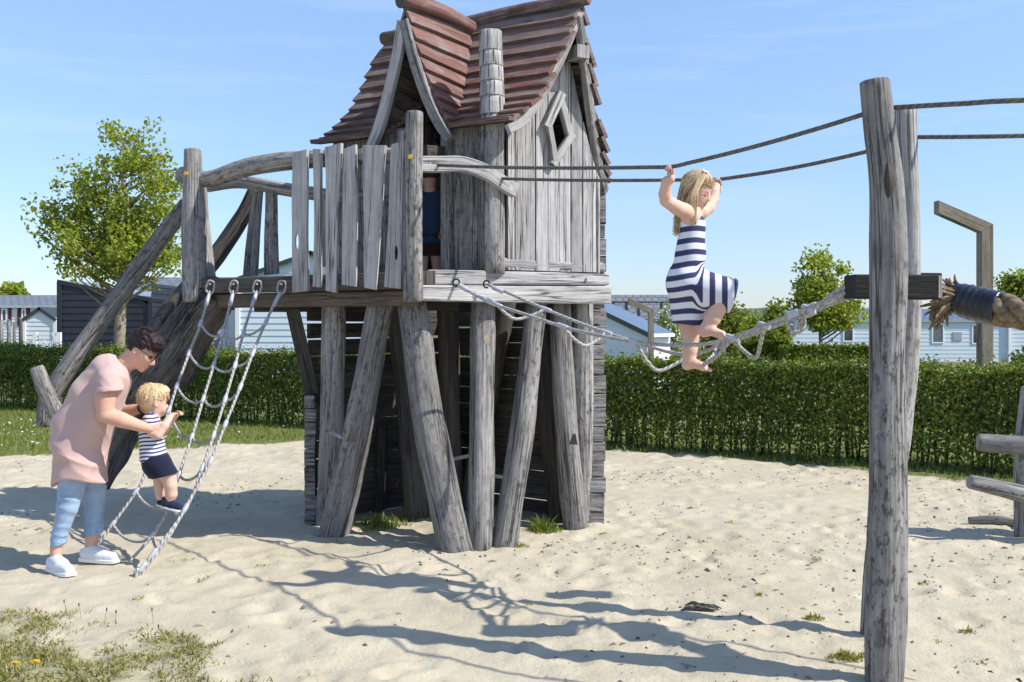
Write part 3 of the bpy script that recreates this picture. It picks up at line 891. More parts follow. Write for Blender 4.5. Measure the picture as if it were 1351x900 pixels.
# distant wooded rise on the horizon
def hills():
    g = np.random.default_rng(9)
    xs = np.linspace(-60, 420, 240); top = 6.2 + 2.2 * np.sin(xs * .013 + 1.0) + 2.6 * fbm(xs * .05, xs * 0, 2, 4)
    V = []; F = []
    for j, (dy, k) in enumerate(((0, 0), (14, .75), (34, 1.0), (70, .9), (160, 0))):
        for x, t in zip(xs, top): V.append((x, 420 + dy, -1.5 + (t + 1.5) * k))
    n = len(xs)
    for j in range(4):
        for i in range(n - 1): F.append((j * n + i, j * n + i + 1, (j + 1) * n + i + 1, (j + 1) * n + i))
    o = link_mesh('hills', mesh_np('hills', V, F), plain_mat('distant wooded hill', (0.075, 0.10, 0.06), .95, .35, .12))
    tag(o, 'low wooded rise on the horizon', 'hills', kind='structure')
hills()

# ------------------------------------------------------------------ holiday homes
def home_mats():
    M['siding_white'] = plain_mat('white siding', (0.70, 0.72, 0.73), .5, .04, .8)
    M['siding_blue'] = plain_mat('pale grey blue siding', (0.58, 0.65, 0.70), .5, .06, .8)
    M['siding_grey'] = plain_mat('grey siding', (0.44, 0.46, 0.50), .5, .05, .8)
    M['siding_dark'] = plain_mat('charcoal boarding', (0.022, 0.025, 0.034), .55, .15, 2)
    M['trim_white'] = plain_mat('white painted trim', (0.78, 0.79, 0.80), .4, .03)
    M['trim_dark'] = plain_mat('dark roof edge', (0.035, 0.05, 0.05), .5, .1)
    M['shutter_red'] = plain_mat('maroon shutters', (0.085, 0.014, 0.025), .5, .1)
    M['pane'] = plain_mat('window glass', (0.035, 0.042, 0.055), .06, .2, 3, spec=.8)
    M['curtain_pane'] = plain_mat('curtained glass', (0.12, 0.13, 0.16), .15, .35, 5, spec=.7)
    M['tin_blue'] = plain_mat('blue grey sheet roof', (0.14, 0.19, 0.26), .35, .1, 2, metal=.2)
    M['tin_grey'] = plain_mat('grey sheet roof', (0.27, 0.29, 0.31), .4, .08, 2, metal=.2)
    for nm, c in (('tile_grey', (0.17, 0.18, 0.20)), ('tile_blue', (0.13, 0.16, 0.23))):
        t = NT(nm); uv = t.uv()
        br = t.n('TexBrick'); t.l(uv, br.inputs['Vector'])
        br.inputs['Scale'].default_value = 1.0; br.inputs['Brick Width'].default_value = .34; br.inputs['Row Height'].default_value = .33; br.inputs['Mortar Size'].default_value = .035
        br.inputs['Color1'].default_value = (*[x * .92 for x in c], 1); br.inputs['Color2'].default_value = (*[x * 1.15 for x in c], 1); br.inputs['Mortar'].default_value = (*[x * .62 for x in c], 1)
        t.bsdf(br.outputs['Color'], .45, t.bump(br.outputs['Fac'], .8, .03), spec=.4); M[nm] = t.m
home_mats()

def lap_wall(mb, a, b, z0, ztop, nrm, pitch=.16, out=.018):
    """clapboard strips between plan points a,b; ztop is a function of t"""
    L = (b - a).length; z = z0; zmax = max(ztop(k / 20) for k in range(21))
    n = Vector(nrm)
    while z < zmax - 1e-4:
        z1 = min(z + pitch, zmax)
        ts = [k / 40 for k in range(41) if ztop(k / 40) >= z + .01]
        if len(ts) >= 2:
            t0, t1 = ts[0], ts[-1]
            p, q = a.lerp(b, t0), a.lerp(b, t1)
            ts2 = [k for k in ts if ztop(k) >= z1 - .001] or [(t0 + t1) / 2]
            p1, q1 = a.lerp(b, ts2[0]), a.lerp(b, ts2[-1])
            if len(ts2) < 2: q1 = p1 + (b - a).normalized() * .01
            up = Vector((0, 0, z1)); dn = Vector((0, 0, z)); o = n * out
            mb.quad(p + o + dn, q + o + dn, q1 + up, p1 + up, uvs=[(0, 0), (L, 0), (L, .1), (0, .1)])
            mb.quad(p + dn, q + dn, q + o + dn, p + o + dn)
        z = z1

def cabin(name, label, cat, A, B, depth, z0, eave, ridge, roof='along', wall='siding_white', roofm='tile_grey', trim='trim_white', over=.18, wins=(), pitch=.16, ridge_t=.5, fascia=.12):
    """A,B plan ends of the camera-side wall; roof 'along' = ridge parallel to AB, 'gable' = gable end on AB"""
    A, B = Vector((*A, 0)), Vector((*B, 0))
    d = (B - A).normalized(); back = Vector((-d.y, d.x, 0)); W = (B - A).length
    C, D = B + back * depth, A + back * depth
    root = thing(name, ((A + B) / 2 + back * depth / 2 + Vector((0, 0, z0))).to_tuple(), label, cat)
    mb = MB()
    flat = lambda t: eave
    if roof == 'mono': flat_ab = lambda t: eave + (ridge - eave) * t
    def gab(t): return eave + (ridge - eave) * (1 - abs(t - .5) * 2)
    f = gab if roof == 'gable' else (flat_ab if roof == 'mono' else flat)
    s = gab if roof == 'along' else flat
    lap_wall(mb, A, B, z0, f, -back, pitch); lap_wall(mb, B, C, z0, s, d, pitch); lap_wall(mb, D, A, z0, s, -d, pitch); lap_wall(mb, C, D, z0, f, back, pitch)
    mb.build('wall', M[wall], root)
    for q, qe in ((A, eave), (B, ridge if roof == 'mono' else eave)):
        mb = MB(); c = q - back * .03 + Vector((0, 0, (z0 + qe) / 2)); mb.box(c, .06, .03, (qe - z0) / 2, math.atan2(d.y, d.x)); mb.build('corner_trim', M['trim_white'] if wall != 'siding_dark' else M['siding_dark'], root)
    up = Vector((0, 0, 1))
    mb = MB(); fm = MB()
    def slab(p, q, r, t):
        L = (q - p).length; S = (t - p).length
        n = (q - p).cross(t - p).normalized()
        if n.z < 0: n = -n
        e = [v - n * .08 for v in (p, q, r, t)]
        mb.quad(p, q, r, t, uvs=[(0, 0), (L, 0), (L, S), (0, S)])
        mb.quad(e[3], e[2], e[1], e[0])
        for i in range(4):
            j = (i + 1) % 4
            fm.quad((p, q, r, t)[i] + n * .002, e[i] - n * .03, e[j] - n * .03, (p, q, r, t)[j] + n * .002)
    if roof == 'along':
        mid = back * depth * .5; sl = (ridge - eave) / (depth * .5)
        e0 = -back * over + up * (eave - sl * over)
        slab(A - d * over + e0, B + d * over + e0, B + d * over + mid + up * ridge, A - d * over + mid + up * ridge)
        e1 = back * (depth + over) + up * (eave - sl * over)
        slab(B + d * over + e1, A - d * over + e1, A - d * over + mid + up * ridge, B + d * over + mid + up * ridge)
    elif roof == 'gable':
        m = (A + B) / 2; sl = (ridge - eave) / (W / 2)
        for P0, sg in ((A, -1), (B, 1)):
            e = P0 + d * sg * over + up * (eave - sl * over)
            slab(e - back * over, e + back * (depth + over), m + back * (depth + over) + up * ridge, m - back * over + up * ridge)
    else:      # mono pitch: A side high to B side low
        p = A - d * over + up * (eave + .1); q = B + d * over + up * (ridge + .1)
        slab(p - back * over, q - back * over, q + back * (depth + over), p + back * (depth + over))
    fm.build('roof_edge', M[trim], root)
    mb.build('roof', M[roofm], root)
    for (t0, t1, za, zb, kind) in wins:
        p = A.lerp(B, t0) - back * .03; q = A.lerp(B, t1) - back * .03; fw = .07
        fr = MB(); c = (p + q) / 2; hw = (q - p).length / 2; ang = math.atan2(d.y, d.x)
        frm = {'vent': 'siding_grey', 'shutter': 'shutter_red', 'door': 'trim_white'}.get(kind, 'trim_white')
        if kind in ('vent', 'shutter'):
            fr.box(c + up * (za + zb) / 2, hw, .025, (zb - za) / 2, ang)
            for k in range(6):
                z = za + (zb - za) * (k + .5) / 6; fr.box(c - back * .03 + up * z, hw * .85, .008, .012, ang)
            fr.build('air_vent' if kind == 'vent' else 'shutter', M[frm], root); continue
        for sx in (-1, 1): fr.box(c + d * sx * (hw - fw / 2) + up * (za + zb) / 2, fw / 2, .03, (zb - za) / 2, ang)
        for z in (za + fw / 2, zb - fw / 2): fr.box(c + up * z, hw - fw - .002, .028, fw / 2, ang)
        wf = fr.build('window_frame' if kind != 'door' else 'door', M[frm], root)
        pn = MB(); pn.box(c + back * .005 + up * (za + zb) / 2, hw - fw, .008, (zb - za) / 2 - fw, ang); pn.build('pane', M['curtain_pane' if kind == 'curtain' else ('trim_white' if kind == 'door' else 'pane')], wf)
    return root

zz = lambda py, Y: CAMZ - (py - HY) / F_PX * Y
def wz(py0, py1, Y): return (zz(py1, Y), zz(py0, Y))
# far left white home with maroon shutters
Y = 47.0
xa, xb = gx(-60, Y), gx(79, Y)
tw = lambda px: (gx(px, Y) - xa) / (xb - xa)
w = []
for a, b, k in ((11.5, 15.5, 'shutter'), (23.5, 28, 'shutter'), (35.5, 40, 'shutter'), (-3, 1.5, 'shutter')): w.append((tw(a), tw(b), *wz(405, 430, Y), k))
for a, b in ((2, 10), (29, 35)): w.append((tw(a), tw(b), *wz(407, 425, Y), 'glass'))
cabin('holiday_home', 'white holiday home with maroon shutters at far left', 'holiday home', (xa, Y), (xb, Y), 4.2, 0, zz(402, Y), zz(389.5, Y + 2.1) , wall='siding_white', roofm='tile_grey', wins=w)
Y = 36.0
cabin('garden_shed', 'small white gabled shed with dark roof edge at far left', 'shed', (gx(32, Y), Y), (gx(73, Y), Y), 2.2, 0, zz(419, Y), zz(405, Y), roof='gable', wall='siding_white', roofm='trim_dark', trim='trim_dark', over=.08, fascia=.06)
# neighbours' white roof at the very edge
Y = 58.0
cabin('white_home', 'white roofed home peeking in at the left edge', 'holiday home', (gx(-90, Y), Y), (gx(6, Y), Y), 4, 0, zz(400, Y), zz(390, Y), wall='siding_white', roofm='siding_white')
# dark boarded shed
Y = 27.0
cabin('dark_shed', 'charcoal boarded shed with sloping roof behind the young tree', 'shed', (gx(79, Y), Y), (gx(199, Y), Y), 3.5, 0, zz(374, Y), zz(398, Y), roof='mono', wall='siding_dark', roofm='tin_grey', trim='siding_dark', over=.05, pitch=.18)
# grey sided home with corrugated awning
Y = 31.0
root_gh = cabin('grey_home', 'grey sided holiday home under a corrugated awning behind the tree trunks', 'holiday home', (gx(150, Y), Y), (gx(304, Y), Y), 4.4, 0, zz(386, Y), zz(366, Y + 2.2), wall='siding_grey', roofm='tile_grey', pitch=.2)
def awning():
    mb = MB(); x0, x1 = gx(162, 29.6), gx(262, 29.6)
    n = 70
    za, zb = zz(385, 30.95), zz(402, 28.6)
    for i in range(n):
        a, b = x0 + (x1 - x0) * i / n, x0 + (x1 - x0) * (i + 1) / n
        ha, hb = .035 * math.cos(i * math.pi * .5), .035 * math.cos((i + 1) * math.pi * .5)
        mb.quad((a, 28.6, zb + ha), (b, 28.6, zb + hb), (b, 30.95, za + hb), (a, 30.95, za + ha))
        mb.quad((a, 30.95, za + ha - .02), (b, 30.95, za + hb - .02), (b, 28.6, zb + hb - .02), (a, 28.6, zb + ha - .02))
    mb.build('awning', M['tin_grey'], root_gh)
    mb = MB()
    for x in (x0 + .1, (x0 + x1) / 2, x1 - .1):
        mb.box((x, 28.75, zb / 2 - .03), .04, .04, zb / 2 - .02)
    mb.box(((x0 + x1) / 2, 28.72, zb - .1), (x1 - x0) / 2, .03, .05)
    mb.build('awning_frame', M['trim_dark'], root_gh)
awning()
# white entrance piece between the two homes
Y = 28.5
cabin('meter_cabinet', 'narrow white cabinet between the grey home and the pale blue home', 'cabinet', (gx(297, Y), Y), (gx(313, Y), Y), .6, 0, zz(404, Y), zz(402, Y), wall='trim_white', roofm='trim_dark', trim='trim_dark', over=.03, pitch=.9,
      wins=[(.12, .88, *wz(449, 456, Y), 'glass')])
# pale blue gabled home beneath the bridge
Y = 27.0
cabin('blue_home', 'pale blue clapboard home with dark gable edge behind the climbing net', 'holiday home', (gx(314, Y), Y), (gx(508, Y), Y), 7, 0, zz(366, Y), zz(331, Y), roof='gable', wall='siding_blue', roofm='tile_grey', trim='trim_dark', over=.14, pitch=.17,
      wins=[(.55, .75, *wz(385, 415, Y), 'glass')])
# right of the tower: outbuilding with blue sheet roof seen at its corner
Yc = 29.0; cx, cy = gx(854, Yc), Yc
A = Vector((gx(797, Yc - 3.2), Yc - 3.2, 0))
cabin('outbuilding', 'small white outbuilding with blue sheet roof just right of the tower', 'shed', (cx, cy), (gx(886, cy + .05), cy + .05), 5.0, -.75, zz(440, Yc), zz(437, Yc), roof='along', wall='trim_white', roofm='tin_blue', trim='trim_white', over=.05, pitch=.5) if False else None
def outbuilding():
    # plan: left end nearer the tower runs away to the right; front gable wall grey blue, right wall white
    root = thing('outbuilding', (gx(845, 30), 30, -.75), 'small white outbuilding with blue sheet roof just right of the tower', 'shed')
    z0 = -.75
    c = Vector((gx(854, 29.0), 29.0, 0)); l = Vector((gx(770, 31.0), 31.0, 0)); r = Vector((gx(884, 30.6), 30.6, 0))
    ze = zz(439, 29.0); zl = zz(400, 31.0)
    mb = MB(); n = Vector(((c - l).y, -(c - l).x, 0)).normalized()
    lap_wall(mb, l, c, z0, lambda t: zl + (ze - zl) * t, n, .2); mb.build('wall', M['siding_blue'], root)
    mb = MB(); n2 = Vector(((r - c).y, -(r - c).x, 0)).normalized()
    lap_wall(mb, c, r, z0, lambda t: ze, n2, 1.2, .01); mb.build('gable_wall', M['trim_white'], root)
    mb = MB(); up = Vector((0, 0, 1)); o = n * .12; e = (c - l).normalized() * .22
    f0, f1 = l + o + up * (zl + .1), c + o + e + up * (ze - .02)
    bk = (r - c) * 1.05
    b1, b0 = f1 + bk - up * .0, f0 + bk
    nr = (f1 - f0).cross(b0 - f0).normalized(); nr = nr if nr.z > 0 else -nr
    mb.poly([f0, f1, b1, b0], nr, .06); mb.build('roof', M['tin_blue'], root)
    mb = MB(); d = nr * .004 + n * .012; mb.board([(*(f0 + d - up * .07), .07), (*(f1 + d - up * .07), .07)], (0, 0, 1), .02); mb.build('fascia', M['trim_dark'], root)
    mb = MB(); q0, q1 = f1 + e.normalized() * .015 - up * .06, b1 + e.normalized() * .015 - up * .06
    mb.board([(*q0, .05), (*q1, .05)], (0, 0, 1), .025); mb.build('gutter', M['trim_white'], root)
outbuilding()
Y = 44.0
def grey_roofed():
    root = thing('grey_roofed_home', (gx(845, Y), Y, -.75), 'grey roofed home with dark roof ribs behind the outbuilding', 'holiday home')
    up = Vector((0, 0, 1)); x0, x1 = gx(770, Y), gx(916, Y)
    ze, zr = zz(443, Y), zz(389, Y + 3)
    mb = MB(); lap_wall(mb, Vector((x0, Y + .2, 0)), Vector((x1 - .2, Y + .2, 0)), -.75, lambda t: ze, Vector((0, -1, 0)), .25)
    lap_wall(mb, Vector((x1 - .2, Y + .2, 0)), Vector((x1 - .2, Y + 5.8, 0)), -.75, lambda t: ze + (zr - ze) * (1 - abs(2 * t - 1)), Vector((1, 0, 0)), .25); mb.build('wall', M['siding_grey'], root)
    mb = MB()
    for s, yy in ((1, 0), (-1, 6)):
        a, b = Vector((x0, Y + yy, ze)), Vector((x1, Y + yy, ze)); c, d = Vector((x1, Y + 3, zr)), Vector((x0, Y + 3, zr))
        S = (d - a).length; mb.quad(a, b, c, d, uvs=[(0, 0), (x1 - x0, 0), (x1 - x0, S), (0, S)])
    mb.build('roof', M['tile_grey'], root)
    mb = MB()
    for px in (809, 826, 842, 872, 893):
        x = gx(px, Y + 1); mb.box((x, Y + .9, ze + (zr - ze) * .35 + .25), .06, .05, .62)
    mb.box((gx(850, Y + 1), Y + .9, zz(399, Y + .9)), (x1 - x0) * .42, .03, .03)
    mb.build('roof_rails', M['trim_dark'], root)
grey_roofed()
# long white home on the right
Y = 60.0
xa, xb = gx(1040, Y), gx(1420, Y)
tw = lambda px: (gx(px, Y) - xa) / (xb - xa)
w = [(tw(1112), tw(1126), *wz(426, 451, Y), 'glass'), (tw(1229), tw(1245), *wz(427, 453, Y), 'curtain'), (tw(1257), tw(1269), *wz(438, 449, Y), 'vent'), (tw(1282), tw(1300), *wz(428, 454, Y), 'glass')]
lh = cabin('long_home', 'long white clapboard home with blue tiled roof at right', 'holiday home', (xa, Y), (xb, Y), 4.2, -.75, zz(421.5, Y), zz(407.5, Y + 2.1), wall='siding_blue', roofm='tile_blue', wins=w, pitch=.24)
mb = MB(); mb.box((gx(1333, Y - .2), Y - .12, .55), .09, .06, 1.3); mb.build('downpipe', M['trim_white'], lh)

# bent wooden lamp posts
def lamp_post(px, py_top, k, Y, label, z0, depth):
    """outline of the photographed post scaled by k about its top right corner"""
    q = lambda dx, dy, o=0.: P(px + dx * k, py_top + dy * k, Y) + Vector((0, o, 0))
    x = gx(px - 8 * k, Y); root = thing('wooden_lamp_post', (x, Y, z0), label, 'lamp post', 'bent wooden lamp posts')
    a, b = q(0, 0), q(-16, 10)
    mb = MB(); mb.poly([Vector((b.x, Y, z0 - .1)), Vector((a.x, Y, z0 - .1)), a, b], (0, -1, 0), depth, along=(0, 0, 1), tone=.5); mb.build('post', M['wood_lamp'], root, .006)
    mb = MB(); dr = (q(-73, -32) - a).normalized(); o = -.003
    mb.poly([q(-16, 10.2, o), q(0, -.4, o), q(-73, -32, o), q(-73, -15, o)], (0, -1, 0), depth - .006, along=tuple(dr), tone=.6); mb.build('arm', M['wood_lamp'], root, .006)
    c = (q(-62, -11.5) + q(-40, -1)) / 2 + Vector((0, depth / 2, .004)); mb = MB(); mb.board([(*(c + dr * .16), depth * .3), (*(c - dr * .16), depth * .3)], (0, 1, 0), .03); mb.build('lamp', M['trim_dark'], root)
M['wood_lamp'] = wood_mat('tan lamp post timber', (0.13, 0.105, 0.075), (0.24, 0.20, 0.15), (0.34, 0.295, 0.235), crack=.6)
lamp_post(1311, 296, 1.0, 12.6, 'tall bent wooden lamp post behind the hedge at right', 0, .15)
lamp_post(863, 408, .46, 27.4, 'distant bent wooden lamp post before the grey roofed home', -.6, .15)

# weathered posts and white rails beyond the hedge at far left
for k, px in enumerate((1.5, 11.5, 18.5, 27)):
    Y = 24.5; x = gx(px, Y); t = thing('timber_post', (x, Y, 0), ('short', 'tall pale', 'thin', 'dark brown')[k] + ' timber post standing beyond the hedge at far left, ' + ('at the picture edge', 'beside the second maroon shutter', 'second from the shed', 'nearest the white shed')[k], 'post', 'timber posts beyond the hedge')
    zt = zz((424, 423, 427, 421)[k], Y)
    mb = MB(); mb.log([(x, Y, -.05, (.05, .05, .035, .05)[k]), (x + .01, Y, zt * .5, .05 if k != 2 else .035), (x, Y, zt, .042 if k != 2 else .03)], n=8, segs=8, lump=.05); mb.build('shaft', M['wood'] if k != 3 else M['wood_brown'], t)
    mb = MB(); mb.log([(x, Y, zt + .008, .046 if k != 2 else .03), (x, Y, zt + .03, .03)], n=8, segs=3, lump=.0, round_end=0); mb.build('cap', M['wood'], t)
def rail():
    Y = 26.0; t = thing('white_railing', (gx(62, Y), Y, 0), 'white porch railing with balusters beside the dark shed', 'railing')
    for px in (47, 78): mb = MB(); mb.box((gx(px, Y), Y, zz(439, Y) / 2), .05, .05, zz(438, Y) / 2); mb.build('post', M['trim_white'], t)
    mb = MB(); mb.box((gx(62, Y), Y, zz(441, Y)), gx(76, Y) / 2 - gx(49, Y) / 2, .035, .035); mb.build('rail', M['trim_white'], t); mb = MB(); mb.box((gx(62, Y), Y, zz(462, Y)), gx(76, Y) / 2 - gx(49, Y) / 2, .03, .03); mb.build('rail', M['trim_white'], t)
    mb = MB()
    for k in range(7): mb.box((gx(51 + k * 3.8, Y), Y, zz(457 - (k % 3) * 2, Y) - .05), .02, .02, .14)
    mb.build('balusters', M['trim_white'], t)
rail()
# ------------------------------------------------------------------ play tower
F0, L0, R0 = np.array([-.62, 6.6]), np.array([-2.38, 7.6]), np.array([.69, 7.32])
def on_line(A, B, px):
    k = (px - CX) / F_PX; d = B - A
    t = (k * A[1] - A[0]) / (d[0] - k * d[1])
    return A + d * t
fr = lambda px: on_line(F0, L0, px)          # deck front edge
rt = lambda px: on_line(F0, R0, px)          # deck right edge
nF = np.array([-.494, -.869]); nR = np.array([.482, -.876])      # outward normals
vF = (L0 - F0) / np.linalg.norm(L0 - F0); uR = (R0 - F0) / np.linalg.norm(R0 - F0)
def z_at(py, Y): return CAMZ - (py - HY) / F_PX * Y
def pt(px, py, xy): return (gx(px, xy[1]), xy[1], z_at(py, xy[1]))
BK = np.array([-.58, 8.55])                  # rear corner of the boarded back wall
tower = thing('play_tower', (-.5, 7.2, 0), 'weathered wooden fairy tale tower house on slanting log legs with plank balcony', 'play tower')

# legs -------------------------------------------------
def leg(rows, mat='wood', n=16, lump=.07, segs=18, name='leg'):
    mb = MB(); mb.log(rows, n=n, segs=segs, lump=lump, round_end=.01); return mb.build(name, M[mat], tower)
def foot(px, py): 
    Y = ground_y(py); return gx(px, Y), Y, gz(gx(px, Y), Y) - .06
def lg(pxt, pyt, Yt, pxb, pyb, rt_, rb, mid=None, mat='wood', Yb=None):
    a = P(pxt, pyt, Yt)
    if Yb is None: b = foot(pxb, pyb)
    else: b = (gx(pxb, Yb), Yb, -.06)
    rows = [(*a, rt_)]
    if mid: 
        t, dx = mid; m = a.lerp(Vector(b), t); rows.append((m.x + dx, m.y, m.z, rt_ + (rb - rt_) * t))
    rows.append((*b, rb)); return leg(rows, mat)
lg(441, 388, 7.25, 432, 690, .088, .095, (.5, .012))
lg(506, 384, 6.98, 437, 706, .092, .112, (.55, .02))
lg(541, 384, 6.82, 604, 727, .095, .118, (.5, -.03))
lg(638, 384, 6.98, 634, 722, .082, .092, (.5, -.004))
lg(708, 392, 7.12, 664, 722, .078, .085, (.5, .02))
lg(738, 388, 7.28, 759, 697, .078, .092, (.5, -.015))
lg(768, 388, 7.42, 770, 690, .082, .085, None)
lg(590, 392, 7.85, 597, 640, .085, .09, None, 'wood_dark', 8.0)  # inner legs: the under-deck shade is put into a darker wood
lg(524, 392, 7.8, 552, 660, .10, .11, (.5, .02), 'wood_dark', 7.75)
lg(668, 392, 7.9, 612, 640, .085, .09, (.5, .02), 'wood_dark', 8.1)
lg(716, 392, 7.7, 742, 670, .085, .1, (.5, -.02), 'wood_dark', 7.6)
# short inner stake and two pegs
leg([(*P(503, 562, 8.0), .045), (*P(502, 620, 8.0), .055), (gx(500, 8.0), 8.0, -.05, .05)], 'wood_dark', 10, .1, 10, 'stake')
for a, b in (((592, 607, 7.0), (620, 601, 6.9)), ((651, 628, 6.85), (672, 631, 6.82)), ((436, 570, 7.1), (452, 578, 7.0))):
    mb = MB(); mb.log([(*P(*a), .014), (*P(*b), .013)], n=8, segs=3, lump=.02); mb.build('peg', M['wood_pale'], tower)
# knife cut patches in the log legs
for px, py, Yv, s in ((463, 575, 6.83, .04), (757, 580, 7.2, .035)):
    mb = MB(); c = P(px, py, Yv - .055)
    mb.poly([c + Vector((-s * .9, 0, -s)), c + Vector((s * .8, 0, -s * 1.1)), c + Vector((s * .35, 0, s * 1.2)), c + Vector((-s * .2, 0, s * .9))], (0, -1, 0), .03, tone=.2)
    mb.build('knot', M['wood_dark'], tower)

# boarded back walls under and beside the deck ---------------------------------
WL, WR = np.array([-1.53, 7.58]), np.array([.645, 7.52])
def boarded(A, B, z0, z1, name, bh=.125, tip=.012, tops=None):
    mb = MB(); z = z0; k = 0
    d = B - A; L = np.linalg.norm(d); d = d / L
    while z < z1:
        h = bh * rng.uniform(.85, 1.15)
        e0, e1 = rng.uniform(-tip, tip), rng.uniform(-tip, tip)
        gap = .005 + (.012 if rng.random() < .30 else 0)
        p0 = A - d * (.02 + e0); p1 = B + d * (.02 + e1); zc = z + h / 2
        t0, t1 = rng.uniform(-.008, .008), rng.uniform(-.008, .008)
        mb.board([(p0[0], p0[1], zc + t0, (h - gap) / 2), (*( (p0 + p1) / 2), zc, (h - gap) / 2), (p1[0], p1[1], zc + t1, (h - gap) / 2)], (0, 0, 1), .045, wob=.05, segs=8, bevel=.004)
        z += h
    return mb.build(name, M['wood_dark'], tower)  # dark wood stands in for the deep shade under the deck
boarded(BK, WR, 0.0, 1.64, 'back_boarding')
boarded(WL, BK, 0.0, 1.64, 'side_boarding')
def end_stack(c, wpx, z0, z1, name):
    mb = MB(); z = z0
    while z < z1:
        h = .12 * rng.uniform(.8, 1.2); w = wpx * c[1] / F_PX; o = rng.uniform(-.008, .012)
        mb.board([(c[0] - w / 2 + o * .4, c[1] - .03, z + h / 2 + rng.uniform(-.004, .004), h / 2 - .004), (c[0] + w / 2 + o, c[1] - .03, z + h / 2, h / 2 - .004)], (0, 0, 1), .07, wob=.05, segs=4, bevel=.004); z += h
    return mb.build(name, M['wood'], tower)
end_stack(np.array([gx(783, 7.5), 7.5]), 28, 0, 1.64, 'board_ends')
end_stack(np.array([gx(411, 7.55), 7.55]), 14, 0, .92, 'board_ends')
# stack of short board ends rising beside the gable
end_stack(np.array([gx(790, 7.5), 7.5]), 15, 1.66, 2.45, 'corner_boarding')
mb = MB(); mb.board([(*P(386, 408, 7.5), .05), (*P(412, 520, 7.55), .055)], (1, .2, 0), .05, bevel=.005); mb.build('brace', M['wood_dark'], tower)

# deck ------------------------------------------------
ZD = 1.85
mb = MB()
outer = [F0, R0, R0 + np.array([-1.1, 1.05]), L0 + np.array([.75, 1.15]), L0]
nb = 12
for i in range(nb):
    a, b = i / nb + .004, (i + 1) / nb - .004
    p, q = F0 + (R0 - F0) * a, F0 + (R0 - F0) * b; off = -nF * 0.0
    p2, q2 = L0 + (outer[3] - L0) * a, L0 + (outer[3] - L0) * b
    up = lambda v: (v[0], v[1], ZD - .045)
    mb.poly([up(p), up(q), up(q2), up(p2)], (0, 0, 1), .04, along=(vF[0], vF[1], 0))
mb.build('deck', M['wood'], tower)
def rim(A, B, zt, zb, outn, off, thick, mat, name, e0=0., e1=0., lump=.0, bev=.008, tone=None):
    d = (B - A) / np.linalg.norm(B - A); a = A + outn * off - d * e0; b = B + outn * off + d * e1
    mb = MB(); mid = (a + b) / 2
    mb.board([(*a, (zt[0] + zb[0]) / 2, (zt[0] - zb[0]) / 2), (*mid, (zt[0] + zt[1] + zb[0] + zb[1]) / 4 + lump, (zt[0] - zb[0] + zt[1] - zb[1]) / 4), (*b, (zt[1] + zb[1]) / 2, (zt[1] - zb[1]) / 2)], (0, 0, 1), thick, wob=.06, segs=14, bevel=bev, tone=tone)
    return mb.build(name, M[mat], tower)
# front: dark rim over a brown bearer
rim(F0, L0, (ZD, ZD - .002), (1.735, 1.735), nF, .02, .05, 'wood_dark', 'front_rim', .0, -.02)
rim(F0, L0, (1.73, 1.73), (1.625, 1.625), nF, -.06, .07, 'wood_brown', 'bearer', -.02, .0)
rim(F0 + np.array([.3, .55]), L0 + np.array([.3, .55]), (1.72, 1.72), (1.6, 1.6), nF, 0, .09, 'wood_dark', 'bearer', -.1, .0)
# right: two stacked pale boards, the lower one standing out past the corner
rim(F0, R0, (1.862, 1.868), (1.762, 1.785), nR, .015, .05, 'wood_pale', 'side_rim', -.06, .0, .004)
rim(F0, R0, (1.758, 1.78), (1.655, 1.65), nR, .035, .07, 'wood_pale', 'side_rim', .05, .0, -.004)
mb = MB(); c = F0 + uR * .03 + nR * .02; mb.box((c[0], c[1], 1.81), .07, .03, .045, math.atan2(uR[1], uR[0])); mb.build('rim_block', M['wood_dark'], tower)
for px, py in ((606, 398), (790, 398), (668, 386), (775, 371)):
    q = rt(px) + nR * .073; c = Vector((gx(px, q[1]), q[1], z_at(py - 3, q[1]))); mb = MB(); nn = Vector((nR[0], nR[1], 0)); mb.log([(*(c - nn * .01), .011), (*(c + nn * .004), .011)], n=8, segs=3, lump=0, round_end=.002); mb.build('bolt', M['metal'], tower)
# log sill on the deck before the gable wall, with its dark cut end
a, b = rt(655) - nR * -.0, rt(798)
mb = MB(); a = np.array([a[0], a[1]]) - nR * .05; b = b - nR * .05
mb.log([(*a, 1.925, .055), (*((a + b) / 2), 1.918, .058), (*b, 1.915, .05)], n=12, segs=12, lump=.05, flat=.9); mb.build('sill_log', M['wood_pale'], tower)

# posts -------------------------------------------------
def post(rows, mat='wood', name='post', **k):
    mb = MB(); mb.log(rows, **{**dict(n=14, segs=16, lump=.06), **k}); return mb.build(name, M[mat], tower)
cp = F0 + nF * .045 + np.array([.0, 0])
Yc = cp[1] - .05
post([(*P(545, 396, Yc), .064), (*P(545, 270, Yc), .062), (*P(547, 150, Yc), .058)], name='corner_post')
Yl = L0[1] - .02
post([(*P(256, 397, Yl), .085), (*P(255, 300, Yl), .088), (*P(254, 199, Yl), .066)], name='balcony_post')
post([(*P(270, 375, Yl + .25), .085), (*P(266, 320, Yl + .25), .075), (*P(263, 250, Yl + .25), .06)], name='balcony_post')
for px, py, Yb in ((245, 229, Yl - .075), (541, 207, Yc - .06)):
    c = P(px, py, Yb); mb = MB(); mb.log([(c.x, c.y + .015, c.z, .018), (c.x, c.y - .004, c.z, .016)], n=9, segs=3, lump=.05, round_end=.003); mb.build('bolt_cap', plain_mat('orange bolt cap', (.55, .33, .04), .5), tower)

